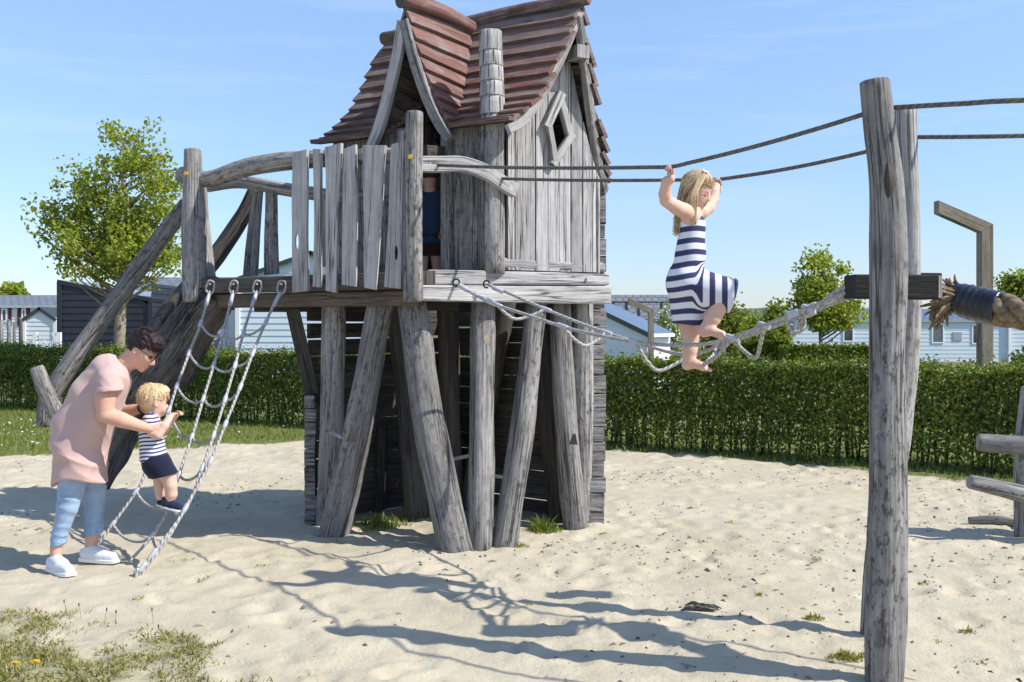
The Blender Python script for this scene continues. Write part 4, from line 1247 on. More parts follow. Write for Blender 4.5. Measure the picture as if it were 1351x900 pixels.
# handrails ------------------------------------------------
Yr = lambda px: fr(px)[1] + .03
post([(*P(238, 230, Yl + .08), .058), (*P(275, 236, Yr(275)), .062), (*P(320, 222, Yr(320)), .066), (*P(385, 212, Yr(385)), .066), (*P(470, 207, Yr(470)), .058), (*P(540, 205, Yr(540)), .052)], name='handrail', segs=26)
rb = lambda px: Yr(px) + .55
post([(*P(272, 246, rb(272)), .05), (*P(318, 240, rb(318) ), .052), (*P(385, 251, rb(385)), .052), (*P(470, 262, rb(470)), .05), (*P(560, 262, rb(530) + .05), .05)], name='handrail', segs=22)
# plank balustrade
fence = thing('front_fence', (*F0, ZD), None, None)
fence.parent = tower; fence.location = Vector((*F0, ZD)) - tower.location
def plank(ptop, pbot, xtop, xbot, holes=False, back=0., mat='wood_pale', par=None, wob=.10, mid=None):
    """xtop, xbot are (left,right) pixel columns of the plank ends"""
    px = (sum(xtop) + sum(xbot)) / 4
    Y = fr(px)[1] - .075 + back
    t = P(sum(xtop) / 2, ptop, Y); b = P(sum(xbot) / 2, pbot, Y); k = Y / F_PX / .87
    rows = [(*b, (xbot[1] - xbot[0]) / 2 * k)]
    m = b.lerp(t, .5); rows.append((m.x + rng.uniform(-.006, .006), m.y, m.z, ((xtop[1] - xtop[0]) + (xbot[1] - xbot[0])) / 4 * k * (mid or 1.0)))
    rows.append((*t, (xtop[1] - xtop[0]) / 2 * k))
    mb = MB(); mb.board(rows, (-vF[0], -vF[1], 0), .028, wob=wob, segs=14, bevel=.004, ends=(rng.uniform(-.008, .008), rng.uniform(-.012, .012)))
    o = mb.build('plank', M[mat], par or fence)
    return o
p1 = plank(200, 385, (385, 408), (385, 409), mid=.93)
p2 = plank(197, 379, (413, 425), (413, 425), mid=.85)
p3 = plank(192, 385, (429, 453), (430, 445), mid=.9)
p4 = plank(194, 377, (454, 471), (451, 471), mid=1.1)
p5 = plank(192, 381, (478, 511), (481, 497), mid=1.0)
p6 = plank(189, 380, (517, 534), (507, 531), mid=.95)
# real slots cut through two planks
def slot(o, px, py, w, h):
    Y = fr(px)[1] - .075; c = P(px, py, Y); k = Y / F_PX
    bm = bmesh.new(); vs = []
    ring = []
    for j in range(14):
        a = 2 * math.pi * j / 14; ring.append((math.cos(a) * w * k, math.sin(a) * h * k + (.0)))
    f = [bm.verts.new((c.x + a * 1, c.y - .2, c.z + b)) for a, b in ring]; g2 = [bm.verts.new((c.x + a - .0, c.y + .2, c.z + b)) for a, b in ring]
    bm.faces.new(f); bm.faces.new(list(reversed(g2)))
    for j in range(14):
        i = (j + 1) % 14; bm.faces.new((f[j], g2[j], g2[i], f[i]))
    bmesh.ops.recalc_face_normals(bm, faces=bm.faces)
    me = bpy.data.meshes.new('cut'); bm.to_mesh(me); bm.free()
    cut = bpy.data.objects.new('cut', me); COL.objects.link(cut); cut.location = (0, 0, 0)
    md = o.modifiers.new('cut', 'BOOLEAN'); md.operation = 'DIFFERENCE'; md.object = cut; md.solver = 'EXACT'
    bpy.context.view_layer.update()
    dg = bpy.context.evaluated_depsgraph_get()
    new = bpy.data.meshes.new_from_object(o.evaluated_get(dg)); o.modifiers.clear(); old = o.data; o.data = new
    bpy.data.objects.remove(cut); bpy.data.meshes.remove(me)
slot(p1, 392.5, 319, 2.6, 11); slot(p6, 523, 334, 2.6, 10)
# short planks of the rear balustrade
for xt, xb, pt_, pb in (((333, 347), (320, 341), 253, 363), ((350, 366), (348, 369), 252, 362), ((415, 437), (418, 438), 258, 352), ((470, 494), (472, 497), 262, 350), ((500, 520), (502, 520), 262, 350)):
    plank(pt_, pb, xt, xb, back=.62, mat='wood', par=tower)

# rope bridge entrance: curved rail and short beam -----------------------------
q0 = rt(556) + nR * .03; q1 = rt(678) + nR * .03
mb = MB()
rows = []
for px, py, h in ((553, 217, 10.5), (580, 217, 10.5), (610, 217, 10), (640, 227, 9.5), (660, 240, 9.5), (680, 252, 9.5)):
    q = rt(px) + nR * (.05 + .075 * min(1, max(0, (px - 560) / 80))); rows.append((gx(px, q[1]), q[1], z_at(py, q[1]), h * q[1] / F_PX))
mb.board(rows, (0, 0, 1), .06, segs=22, bevel=.006); mb.build('entrance_rail', M['wood_pale'], tower)
for px, py, o_ in ((569, 217, .09), (674, 249, .158)):
    q = rt(px) + nR * o_; c = Vector((gx(px, q[1]), q[1], z_at(py, q[1]))); mb = MB(); nn = Vector((nR[0], nR[1], 0)); mb.log([(*(c - nn * .015), .017), (*(c + nn * .003), .017)], n=8, segs=3, lump=0, round_end=.002); mb.build('bolt', M['metal'], tower)
mb = MB(); q = fr(545); mb.board([(*P(556, 202, 6.72), .052), (*P(582, 203, 7.05), .05)], (0, 0, 1), .09, bevel=.006); mb.build('beam_end', M['wood_dark'], tower)

# house ------------------------------------------------------------
HA_, HB_ = np.array([-.133, 6.87]), np.array([.645, 7.29])       # gable wall, left to right
v_r = np.array([-.867, .498])
HC = HA_ + v_r * 1.42; HD = HB_ + v_r * 1.42
RID0, RID1 = np.array([.48, 7.05]), np.array([.48, 7.05]) + v_r * 1.69     # ridge
ZR = 3.77
EV = np.array([-.508, -.40]); ZE = 2.857                         # run and height of the front eave
EB = np.array([.231, .45]); ZB = 2.545                           # run and height of the rear eave
def fprof(r): return ZR - (ZR - ZE) * (1 - (1 - r) ** 1.55)
def bprof(r): return ZR - (ZR - ZB) * (1 - (1 - r) ** 1.35)
def front_pt(s, r): q = RID0 + v_r * s + EV * r; return Vector((q[0], q[1], fprof(r)))
def back_pt(s, r): q = RID0 + v_r * s + EB * r; return Vector((q[0], q[1], bprof(r)))
TAP = .625
def gable_top(t):
    if t <= TAP: return fprof(1 - (t + .04) / (TAP + .04) * 1.0) - .03
    return bprof((t - TAP) / (1 - TAP) * .93) - .03
dgab = (HB_ - HA_) / np.linalg.norm(HB_ - HA_); LG = np.linalg.norm(HB_ - HA_)
nG = np.array([dgab[1], -dgab[0]])
def gpt(t, z, o=0.): q = HA_ + dgab * LG * t + nG * o; return Vector((q[0], q[1], z))
# diamond window corners in (t,z)
def g_t(px): q = on_line(HA_, HB_, px); return float(np.dot(q - HA_, dgab) / LG), q[1]
DIA = []
for px, py in ((736, 129), (750, 182), (729, 214), (720, 164)):
    t_, y_ = g_t(px); DIA.append((t_, z_at(py, y_)))
def dia_span(t):
    """lower and upper edge of the diamond opening at t, or None"""
    zs = []
    for i in range(4):
        (a, za), (b, zb) = DIA[i], DIA[(i + 1) % 4]
        if min(a, b) <= t <= max(a, b) and abs(a - b) > 1e-9: zs.append(za + (zb - za) * (t - a) / (b - a))
    return (min(zs), max(zs)) if len(zs) >= 2 else None
mb = MB(); edges = [.135, .20, .245, .385, .50, .61, .72, .83, .925, 1.0]; ZF = ZD + .03
bt = sorted([d[0] for d in DIA])
for i in range(len(edges) - 1):
    a, b = edges[i] + .004, edges[i + 1] - .004
    tone = rng.random(); o = rng.uniform(-.006, .006)
    ks = sorted(set([a, b] + [k for k in np.linspace(a, b, 5)] + [min(b, max(a, t + e)) for t in bt for e in (-1e-4, 1e-4)]))
    inside = [k for k in ks if dia_span(k)]
    if not inside:
        mb.poly([gpt(a, ZF, o), gpt(b, ZF, o)] + [gpt(k, gable_top(k), o) for k in reversed(ks)], (*nG, 0), .035, tone=tone)
    else:
        low = [(k, dia_span(k)[0] if dia_span(k) else None) for k in ks]; i0, i1 = inside[0], inside[-1]
        # lower and upper piece around the opening, plus the uncut strip beside it
        mb.poly([gpt(i0, ZF, o), gpt(i1, ZF, o)] + [gpt(k, dia_span(k)[0], o) for k in reversed(inside)], (*nG, 0), .035, tone=tone)
        mb.poly([gpt(k, dia_span(k)[1], o) for k in inside] + [gpt(k, gable_top(k), o) for k in reversed(inside)], (*nG, 0), .035, tone=tone)
        for s0, s1 in ((a, i0), (i1, b)):
            if s1 - s0 > 3e-3:
                kk = np.linspace(s0, s1, 4)
                mb.poly([gpt(s0, ZF, o), gpt(s1, ZF, o)] + [gpt(k, gable_top(k), o) for k in reversed(kk)], (*nG, 0), .035, tone=tone)
mb.build('gable_wall', M['wood_pale'], tower)
win = []
for i, w in ((0, .025), (1, .027), (2, .027), (3, .033)):
    (a, za), (b, zb) = DIA[i], DIA[(i + 1) % 4]
    win.append((gpt(a, za, .022), gpt(b, zb, .022), w))
wf = thing('window_frame', gpt(.6, 2.8), None, None); wf.parent = tower; wf.location = gpt(.6, 2.8) - tower.location
for i, (a, b, w) in enumerate(win):
    d = (b - a).normalized(); ac = d.cross(Vector((*nG, 0)))
    mb = MB(); e = .03 if i % 2 else -.005
    mb.board([(*(a - d * e), w), (*(b + d * e), w)], tuple(ac), .05 + .004 * i, bevel=.006, wob=.06, segs=6); mb.build('frame_piece', M['wood_pale'], wf)
# small slits low in the gable wall: dark little arched cutouts as real notches (pegs of dark timber proud of the wall)
# other walls
def plank_wall(A, B, z0, ztop, name, mat, n, skip=None, nrm=None):
    mb = MB(); d = (B - A)
    for i in range(n):
        a, b = i / n + .003, (i + 1) / n - .003
        if skip and skip(a, b): continue
        p, q = A + d * a, A + d * b
        mb.poly([(*p, z0), (*q, z0), (*q, ztop(b)), (*p, ztop(a))], (*nrm, 0), .03)
    return mb.build(name, M[mat], tower)
n_front = np.array([-.498, -.867])
Lf = 1.42
s_of = lambda px: float(np.dot(on_line(HA_, HC, px) - HA_, v_r))
sd0, sd1 = s_of(592), s_of(538)            # doorway
mid_h = lambda t: 2.93
plank_wall(HA_, HA_ + v_r * sd0, ZD, mid_h, 'front_wall', 'wood', 3, nrm=n_front)
plank_wall(HA_ + v_r * sd1, HC, ZD, lambda t: 2.93, 'front_wall', 'wood', 6, nrm=n_front)
plank_wall(HC, HD, ZD, lambda t: 2.75 + .9 * (1 - abs(t - .55) * 1.8) if True else 0, 'side_wall', 'wood', 7, nrm=v_r)
plank_wall(HD, HB_, ZD, lambda t: 2.58, 'rear_wall', 'wood', 9, nrm=-n_front)
# door jamb boards
for px, w in ((592, .035), (536, .035)):
    q = on_line(HA_, HC, px) + n_front * .03
    mb = MB(); mb.board([(*q, ZD, w), (*q, 2.9, w)], (v_r[0], v_r[1], 0), .05, bevel=.005); mb.build('door_jamb', M['wood'], tower)
# chimney post with carved shingle bands
cpx, cpy = HA_ - nG * .015 + n_front * .02
def zc(py): return z_at(py, cpy)
mb = MB(); mb.log([(cpx + gx(655, cpy) - gx(650, cpy) - .005, cpy, ZD, .082), (cpx + .012, cpy, zc(260), .085), (cpx + .016, cpy, zc(150), .081)], n=18, segs=14, lump=.03, round_end=0); mb.build('chimney_post', M['wood'], tower)
ch = MB()
bands = [(152, 128), (128, 108), (108, 88), (88, 68), (68, 41)]
for i, (b, t) in enumerate(bands):
    r = .083 - .0015 * i; x = cpx + .016 + (gx(652, cpy) - gx(655, cpy)) * i / 5
    ch.log([(x, cpy, zc(b), r * 1.06), (x, cpy, zc(b) + .012, r * 1.075), (x, cpy, zc(t) - .004, r)], n=18, segs=6, lump=.015, round_end=.002, tone=.35 + .1 * (i % 2))
chp = ch.build('chimney', M['wood_pale'], tower)
mb = MB()
for i, (b, t) in enumerate(bands):
    x = cpx + .016 + (gx(652, cpy) - gx(655, cpy)) * i / 5; r = .083 - .0015 * i
    for k in range(7):
        a = 2 * math.pi * (k + (i % 2) * .5) / 7
        p = Vector((x + math.cos(a) * r * 1.03, cpy + math.sin(a) * r * 1.03, 0)); mb.board([(p.x, p.y, zc(b) + .012, .0016), (p.x - math.cos(a) * .004, p.y - math.sin(a) * .004, zc(t) - .01, .0016)], (-math.sin(a), math.cos(a), 0), .010)
mb.build('chimney_joints', M['wood_black'], chp)

# roof -----------------------------------------------------------------
roof = thing('roof', (.0, 7.3, 3.2), None, None); roof.parent = tower; roof.location = Vector((0, 7.3, 3.2)) - tower.location
def course(mb, a, b, a2, b2, th=.032, tone=None, lift=.036):
    """shingle board with lower edge a-b and upper edge a2-b2, lower edge lifted over the next one"""
    a, b, a2, b2 = Vector(a), Vector(b), Vector(a2), Vector(b2)
    n = (b - a).cross(a2 - a).normalized()
    if n.z < 0: n = -n
    tone = rng.random() if tone is None else tone
    L = (b - a).length; S = (a2 - a).length; ou, ov = rng.uniform(0, 50), rng.uniform(0, 50)
    segs = max(1, int(L / .12)); jag = [n * rng.uniform(-.0015, .0015) + (a - a2).normalized() * rng.uniform(-.003, .004) for _ in range(segs + 1)]
    lo = [a.lerp(b, k / segs) + n * lift + jag[k] for k in range(segs + 1)]; hi = [a2.lerp(b2, k / segs) for k in range(segs + 1)]
    T = [mb.bm.verts.new(p) for p in lo]; U = [mb.bm.verts.new(p) for p in hi]
    TB = [mb.bm.verts.new(p - n * th) for p in lo]; UB = [mb.bm.verts.new(p - n * th * .8) for p in hi]
    def F(vs, uv, mi=0): mb._face(vs, uv, tone, False, mi)
    for k in range(segs):
        x0, x1 = ov + L * k / segs, ov + L * (k + 1) / segs
        F([T[k], T[k + 1], U[k + 1], U[k]], [(ou, x0), (ou, x1), (ou + S, x1), (ou + S, x0)])
        F([UB[k], UB[k + 1], TB[k + 1], TB[k]], [(ou + S + .03, x0), (ou + S + .03, x1), (ou + .03, x1), (ou + .03, x0)], 1)  # dark wood on the unpainted underside deepens the shade inside the dormer
        F([TB[k], TB[k + 1], T[k + 1], T[k]], [(ou - .03, x0), (ou - .03, x1), (ou, x1), (ou, x0)])
    F([T[0], U[0], UB[0], TB[0]], [(ou, ov), (ou + S, ov), (ou + S, ov + .03), (ou, ov + .03)])
    F([U[-1], T[-1], TB[-1], UB[-1]], [(ou, ov), (ou + S, ov), (ou + S, ov + .03), (ou, ov + .03)])
def val_s(r, side):      # dormer valley on the main slope
    k = min(1, max(0, (r - .08) / .92))
    return .85 + ((.457 if side > 0 else 1.153) - .85) * k
NC = 11
rs = [1 - (i / NC) for i in range(NC + 1)]
rs = [1 - (1 - (1 - i / NC)) ** 1.0 for i in range(NC + 1)]
mr = MB(); ml = MB()
for i in range(NC):
    r0, r1 = 1 - i / NC, 1 - (i + 1.25) / NC
    r1 = max(0, r1); e = rng.uniform(-.02, .03)
    sv0, sv1 = val_s(r0, 1), val_s(max(r1, .0), 1)
    course(mr, front_pt(-.03 + e, r0), front_pt(sv0 + .015, r0), front_pt(-.03 + e, r1), front_pt(sv1 + .015, r1))
    e = rng.uniform(-.03, .03); tl0, tl1 = val_s(r0, -1), val_s(r1, -1)
    course(ml, front_pt(tl0 - .015, r0), front_pt(1.69 + e, r0), front_pt(tl1 - .015, r1), front_pt(1.69 + e, r1))
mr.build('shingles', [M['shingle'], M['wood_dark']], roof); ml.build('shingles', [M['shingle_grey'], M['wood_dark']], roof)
mb = MB(); NB = 11
for i in range(NB):
    r0, r1 = 1 - i / NB, max(0, 1 - (i + 1.25) / NB); e = rng.uniform(-.025, .03)
    course(mb, back_pt(1.69, r0), back_pt(-.03 - e, r0), back_pt(1.69, r1), back_pt(-.03 - e, r1), th=.055, lift=.085)
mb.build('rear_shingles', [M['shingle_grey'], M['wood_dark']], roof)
# ridge logs
mb = MB(); a, b = RID0 - v_r * .06, RID0 + v_r * 1.0
mb.log([(*a, ZR + .035, .052), (*((a + b) / 2), ZR + .02, .055), (*b, ZR - .0, .052)], n=12, segs=14, lump=.06); mb.build('ridge_log', M['shingle_grey'], roof)
mb = MB(); a, b = RID0 + v_r * 1.0, RID1 + v_r * .04
mb.log([(*a, ZR - .0, .05), (*b, ZR + .0, .05)], n=12, segs=8, lump=.06); mb.build('ridge_log', M['wood_brown'], roof)
# barge boards of the gable
mb = MB(); rows = [(*(front_pt(-.0, r) + Vector((0, 0, -.055))), .03) for r in (0.0, .2, .4, .6, .8, 1.0)]
mb.board(rows, (*EV, 1.0), .04, segs=18, bevel=.004, wob=.1); mb.build('barge_board', M['wood_pale'], roof)
mb = MB(); rows = []
for r, w in ((0.03, .035), (.2, .045), (.4, .045), (.6, .045), (.8, .045), (1.0, .04)):
    q = back_pt(-.02, r) + Vector((-.035, -.02, -.05)); rows.append((*q, w))
mb.board(rows, (*(EB * -1), .0), .05, segs=18, bevel=.006, wob=.12); mb.build('barge_board', M['wood'], roof)
mb = MB(); c = front_pt(.02, .18) + Vector((.1, .1, -.1)); mb.box(c, .05, .07, .045, .5); mb.build('purlin_end', M['wood'], roof)
# dormer ---------------------------------------------------------------
DA = np.array([-.72, 7.06]); DB = np.array([-.26, 7.47]); ZDR = 3.745
din = (DB - DA) / np.linalg.norm(DB - DA)
def dorm_front(t, side):
    """front verge, t 0 at the apex to 1 at the eave"""
    foot = np.array([-.42, 6.88]) if side > 0 else np.array([-1.02, 7.23])
    q = DA + (foot - DA) * (t ** 1.25 * .55 + t * .45 if True else t)
    k = 1 - (1 - t) ** 1.28
    z = ZDR + (2.86 - ZDR) * k
    q = q - din * .05 * (1 - t)
    return Vector((q[0], q[1], z))
def valley(t, side):
    r = .08 + .92 * (1 - (1 - t) ** 1.0)
    return front_pt(val_s(r, side), r) + Vector((0, 0, .02))
md = MB(); mdl = MB(); ND = 9
for i in range(ND):
    t0, t1 = 1 - i / ND, max(0, 1 - (i + 1.25) / ND)
    course(md, dorm_front(t0, 1), valley(t0, 1), dorm_front(t1, 1), valley(t1, 1), tone=.75 + rng.uniform(0, .25), lift=.036)
    course(mdl, valley(t0, -1), dorm_front(t0, -1), valley(t1, -1), dorm_front(t1, -1))
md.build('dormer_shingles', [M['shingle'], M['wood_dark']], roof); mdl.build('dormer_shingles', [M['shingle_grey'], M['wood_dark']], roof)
mb = MB(); a = DA - din * .06
mb.log([(*a, ZDR + .05, .062), (*((DA + DB) / 2), ZDR + .02, .058), (*(DB - din * .0), ZDR - .05, .052)], n=14, segs=12, lump=.05, tone=.95); mb.build('dormer_ridge_log', M['shingle'], roof)
mb = MB(); c = DA - din * .075; mb.log([(*c, ZDR + .048, .066), (*(c - din * .012), ZDR + .048, .066)], n=14, segs=3, lump=.05, round_end=.004); mb.build('ridge_end', M['wood_dark'], roof)
for side, mat, nm in ((1, 'wood', 'dormer_barge_board'), (-1, 'wood_pale', 'dormer_barge_board')):
    mb = MB(); rows = [(*(dorm_front(t, side) + Vector((0, 0, -.085)) - Vector((*din, 0)) * .01), .04 if t < .9 else .034) for t in (0.02, .25, .5, .75, 1.0)]
    mb.board(rows, (vF[0] * side, vF[1] * side, .0), .05, segs=16, bevel=.006, wob=.15); mb.build(nm, M[mat], roof)
# second, inner rail of the left verge
mb = MB(); rows = [(*(dorm_front(t, -1) + Vector((-.05, .02, -.10)) + Vector((*din, 0)) * .06), .035) for t in (0.05, .3, .6, .85, 1.0)]
mb.board(rows, (vF[0], vF[1], 0), .06, segs=14, bevel=.006); mb.build('dormer_rafter', M['wood_dark'], roof)

# forked trunk, poles and stub carrying the balcony's left end ------------------------------
Yt_ = 7.95
def trk(rows, name, mat='trunk_wood', lump=.10, segs=30, n=20):
    mb = MB(); mb.log([(*P(px, py, Y), r * Y / F_PX) for px, py, Y, r in rows], n=n, segs=segs, lump=lump, round_end=.01); return mb.build(name, M[mat], tower)
trk([(128, 640, 7.9, 16), (140, 605, 7.9, 22), (158, 570, 7.95, 24), (180, 530, 7.95, 30), (214, 488, 7.9, 37), (240, 450, 7.85, 33), (262, 415, 7.75, 30), (287, 385, 7.65, 27)], 'forked_trunk', lump=.14)
trk([(196, 472, 7.95, 22), (212, 432, 8.05, 16), (236, 395, 8.1, 13), (280, 345, 8.15, 11.5), (318, 290, 8.15, 11), (336, 252, 8.15, 9.5)], 'trunk_branch', lump=.10)
trk([(320, 345, 7.6, 1), (322, 346, 7.6, 1)], 'trunk_twig') if False else None
trk([(60, 560, 7.75, 13), (72, 512, 7.75, 12.5), (150, 400, 7.8, 12), (205, 325, 7.8, 11.5), (246, 270, 7.75, 11)], 'leaning_pole', 'wood', .06, n=14)
trk([(49, 486, 7.55, 9.5), (60, 515, 7.55, 10.5), (80, 560, 7.6, 12), (100, 625, 7.75, 13)], 'leaning_stub', 'wood', .05, n=8)
# ------------------------------------------------------------------ rope bridge posts with cross beams
stand = thing('rope_post_frame', (1.62, 4.45, 0), 'pair of tall grey log posts clamped by dark cross beams carrying the ropes', 'log posts')
NY, FY = 4.13, 4.78
def sp(rows, name, mat='wood', **k):
    mb = MB(); mb.log(rows, **{**dict(n=26, segs=60, lump=.065, round_end=.006), **k}); return mb.build(name, M[mat], stand)
def pr(px, py, Y, r): return (*P(px, py, Y), r * Y / F_PX)
sp([pr(1165, 925, NY, 23.5), pr(1168, 780, NY, 25.5), pr(1170, 640, NY, 24.5), pr(1171, 480, NY, 23), pr(1172, 340, NY, 23.5), pr(1168, 240, NY, 22), pr(1160, 170, NY, 21), pr(1155, 108, NY, 19.5)], 'post')
sp([pr(1148, 850, FY, 13), pr(1158, 740, FY, 17), pr(1178, 600, FY, 19), pr(1196, 460, FY, 16.5), pr(1199, 340, FY, 14.5), pr(1197, 240, FY, 15), pr(1194, 146, FY, 14)], 'post')
# sawn eye of a lost branch on the near post
mb = MB(); c = P(1173, 238, NY - .076); mb.log([(c.x, c.y + .012, c.z - .075, .004), (c.x, c.y - .002, c.z - .03, .017), (c.x, c.y - .003, c.z + .02, .018), (c.x, c.y + .01, c.z + .075, .004)], n=10, segs=10, lump=.2, round_end=0); mb.build('knot', M['wood_dark'], stand)
def beam(pxa, pxb, py0, py1, Y, name, depth, mat):
    mb = MB(); a, b = P(pxa, (py0 + py1) / 2, Y), P(pxb, (py0 + py1) / 2 + 1, Y); mb.board([(*a, (py1 - py0) / 2 * Y / F_PX), (*b, (py1 - py0) / 2 * Y / F_PX * 1.02)], (0, 0, 1), depth, bevel=.007, tone=.4, segs=4); return mb.build(name, M[mat], stand)
beam(1121, 1229, 363, 394, 4.36, 'cross_beam', .15, 'wood_black')
mb = MB(); a = P(1231, 379, 4.36); mb.box(a, .012, .066, .048, 0, tone=.6); mb.build('beam_end', M['wood_pale'], stand)
beam(1165, 1237, 360, 384, 4.98, 'cross_beam', .10, 'wood_black')

# ------------------------------------------------------------------ hand ropes
def sag(a, b, n, drop):
    a, b = Vector(a), Vector(b)
    return [tuple(a.lerp(b, t) - Vector((0, 0, drop * 4 * t * (1 - t)))) for t in np.linspace(0, 1, n)]
G1, G2 = P(886, 220, 4.99), P(949, 236.5, 5.54)
def hand_rope(a, mid, b, c, label, d0, d1):
    t = thing('hand_rope', tuple(mid), label, 'rope')
    mb = MB(); mb.tube(sag(a, mid, 12, d0) + sag(mid, b, 10, d1)[1:], .0105, 8, segs=60)
    mb.build('rope', M['rope_dark'], t)
    mb = MB(); mb.tube(c, .0105, 8, segs=30); mb.build('rope_tail', M['rope_dark'], t)
q = rt(578) + nR * .10; A1 = P(578, 218, q[1]); q = rt(656) + nR * .10; A2 = P(656, 235.5, q[1])
hand_rope(A1, G1, P(1142, 150, NY), [P(1180, 142, NY), P(1265, 137, 3.9), P(1400, 131, 3.7), P(2100, 118, 3.0)], 'upper dark hand rope gripped by the right fist of the climbing girl', .012, .012)
hand_rope(A2, G2, P(1190, 188, FY), [P(1205, 181, FY), P(1280, 180.5, 4.6), P(1400, 178, 4.4), P(2100, 160, 3.5)], 'lower dark hand rope behind the head of the climbing girl', .010, .018)

# ------------------------------------------------------------------ rope bridge
bridge = thing('rope_bridge', tuple(P(860, 455, 5.6)), 'pale rope footbridge hanging from the tower deck to the log posts', 'rope bridge')
def brope(rows, r=.0105, name='rope', segs=None, mat='rope_pale'):
    mb = MB(); mb.tube([P(*q) for q in rows], r, 9, segs=segs or len(rows) * 8); return mb.build(name, M[mat], bridge)
def ferr(p, q, r=.0145):
    mb = MB(); p, q = P(*p), P(*q); mb.log([(*p, r * .85), (*p.lerp(q, .15), r), (*p.lerp(q, .85), r), (*q, r * .85)], n=9, segs=8, lump=.01, round_end=.001); mb.build('clamp', M['ferrule'], bridge)
ya, yb = 6.50, 6.68
RA = [(606, 376, ya), (622, 386, ya - .03), (652, 401, 6.36), (700, 417, 6.12), (760, 436, 5.85), (850, 453, 5.42), (915, 455, 5.10), (962, 447, 4.92), (1040, 417, 4.62), (1126, 383, 4.40)]
RB = [(645, 376, yb), (665, 384, yb - .03), (715, 406, 6.5), (775, 430, 6.30), (840, 452, 6.06), (905, 468, 5.62), (960, 452, 5.30), (1040, 424, 4.95), (1126, 389, 4.72)]
brope(RA); brope(RB)
LO = [(667, 404, 6.30), (700, 412, 6.22), (745, 425, 6.1), (800, 433, 5.98), (852, 452, 5.8), (912, 467, 5.52), (962, 452, 5.2), (1060, 412, 4.75)]
def lerp_row(rows, px):
    for a, b in zip(rows[:-1], rows[1:]):
        if a[0] <= px <= b[0]:
            t = (px - a[0]) / (b[0] - a[0]); return tuple(a[i] + (b[i] - a[i]) * t for i in range(3))
    return rows[-1]
# V shaped foot loops, each hanging between the two carrying ropes
def vloop(pa, pb, low):
    a, b = lerp_row(RA, pa), lerp_row(RB, pb)
    lx, ly = low; Y = (a[2] + b[2]) / 2
    m1 = ((a[0] * .5 + lx * .5), a[1] * .35 + ly * .65, a[2] * .6 + Y * .4); m2 = ((b[0] * .5 + lx * .5), b[1] * .35 + ly * .65, b[2] * .6 + Y * .4)
    brope([a, m1, (lx, ly, Y), m2, b], .0105, 'foot_loop', 26)
    ferr((a[0] - 7, a[1] - 2.5, a[2] + .03), (a[0] + 7, a[1] + 2.5, a[2] - .03)); ferr((b[0] - 7, b[1] - 2.5, b[2] + .03), (b[0] + 7, b[1] + 2.5, b[2] - .03))
vloop(655, 720, (681, 421)); vloop(742, 800, (772, 456)); vloop(838, 912, (868, 489)); vloop(966, 948, (930, 480)); vloop(1008, 968, (997, 472)); vloop(1066, 1044, (1046, 442))
# eye hooks in the deck rim
for px, py, Yh in ((600, 374, 6.53), (640, 376, 6.72)):
    mb = MB(); c = P(px + 2, py - 1, Yh - .02)
    mb.tube([tuple(c + Vector((math.cos(a) * .021, -.004, math.sin(a) * .024))) for a in np.linspace(-.4, 5.2, 12)], .006, 7, segs=24); mb.build('eye_bolt', M['wood_black'], bridge)
for a, b in (((606, 376, ya), (617, 383, ya - .02)), ((638, 394, 6.4), (652, 401, 6.36)), ((650, 379, yb), (664, 385, yb - .03)), ((1040, 417, 4.62), (1054, 411, 4.58)), ((1064, 408, 4.57), (1078, 402, 4.54)), ((1060, 417, 4.86), (1076, 411, 4.82)), ((1090, 398, 4.5), (1104, 392, 4.46))): ferr(a, b, .0165)
brope([(1058, 413, 4.6), (1062, 428, 4.6), (1054, 438, 4.6), (1038, 432, 4.62)], .008, 'rope_tail', 20)
brope([(1085, 402, 4.52), (1105, 384, 4.46), (1128, 376, 4.40)], .012, 'rope_tail', 16)
brope([(1096, 401, 4.6), (1112, 395, 4.5), (1128, 390, 4.42)], .012, 'rope_tail', 16)

# ------------------------------------------------------------------ climbing net
net = thing('climbing_net', tuple(P(178, 762, 5.88)), 'grey rope climbing net hanging from the balcony with its foot pinned in the sand', 'climbing net')
NETP = {
 1: [(277, 384), (265, 427), (250, 465), (234, 508), (223, 541), (205, 590), (191, 625), (181, 647), (150, 690), (112, 742)],
 2: [(308, 384), (296, 432), (284, 475), (268, 527), (253, 577), (236, 627), (225, 664), (203, 704), (170, 742)],
 3: [(339, 384), (322, 436), (311, 479), (297, 527), (281, 577), (265, 623), (248, 666), (215, 714), (181, 757), (175, 772)],
 4: [(371, 384), (353, 420), (334, 465), (317, 511), (298, 558), (278, 608), (246, 668), (219, 714), (182, 762)]}
TOPY = {k: fr(NETP[k][0][0])[1] - .08 for k in NETP}
BOTY = {1: 6.40, 2: 6.12, 3: 5.86, 4: 5.88}
def net_y(k, py):
    t = min(1, max(0, (py - 384) / (760 - 384.0))); t = t + .10 * math.sin(math.pi * t)
    return TOPY[k] + (BOTY[k] - TOPY[k]) * t
def net_pt(k, py):
    rows = NETP[k]
    for (x0, y0), (x1, y1) in zip(rows[:-1], rows[1:]):
        if y0 <= py <= y1: return P(x0 + (x1 - x0) * (py - y0) / (y1 - y0), py, net_y(k, py))
    return P(*rows[-1], net_y(k, rows[-1][1]))
def nclamp(k, py, l=9, r=.0135):
    a, b = net_pt(k, py - l), net_pt(k, py + l); mb = MB(); mb.log([(*a, r * .8), (*a.lerp(b, .2), r), (*a.lerp(b, .8), r), (*b, r * .8)], n=9, segs=7, lump=.01, round_end=.001); mb.build('clamp', M['ferrule'], net)
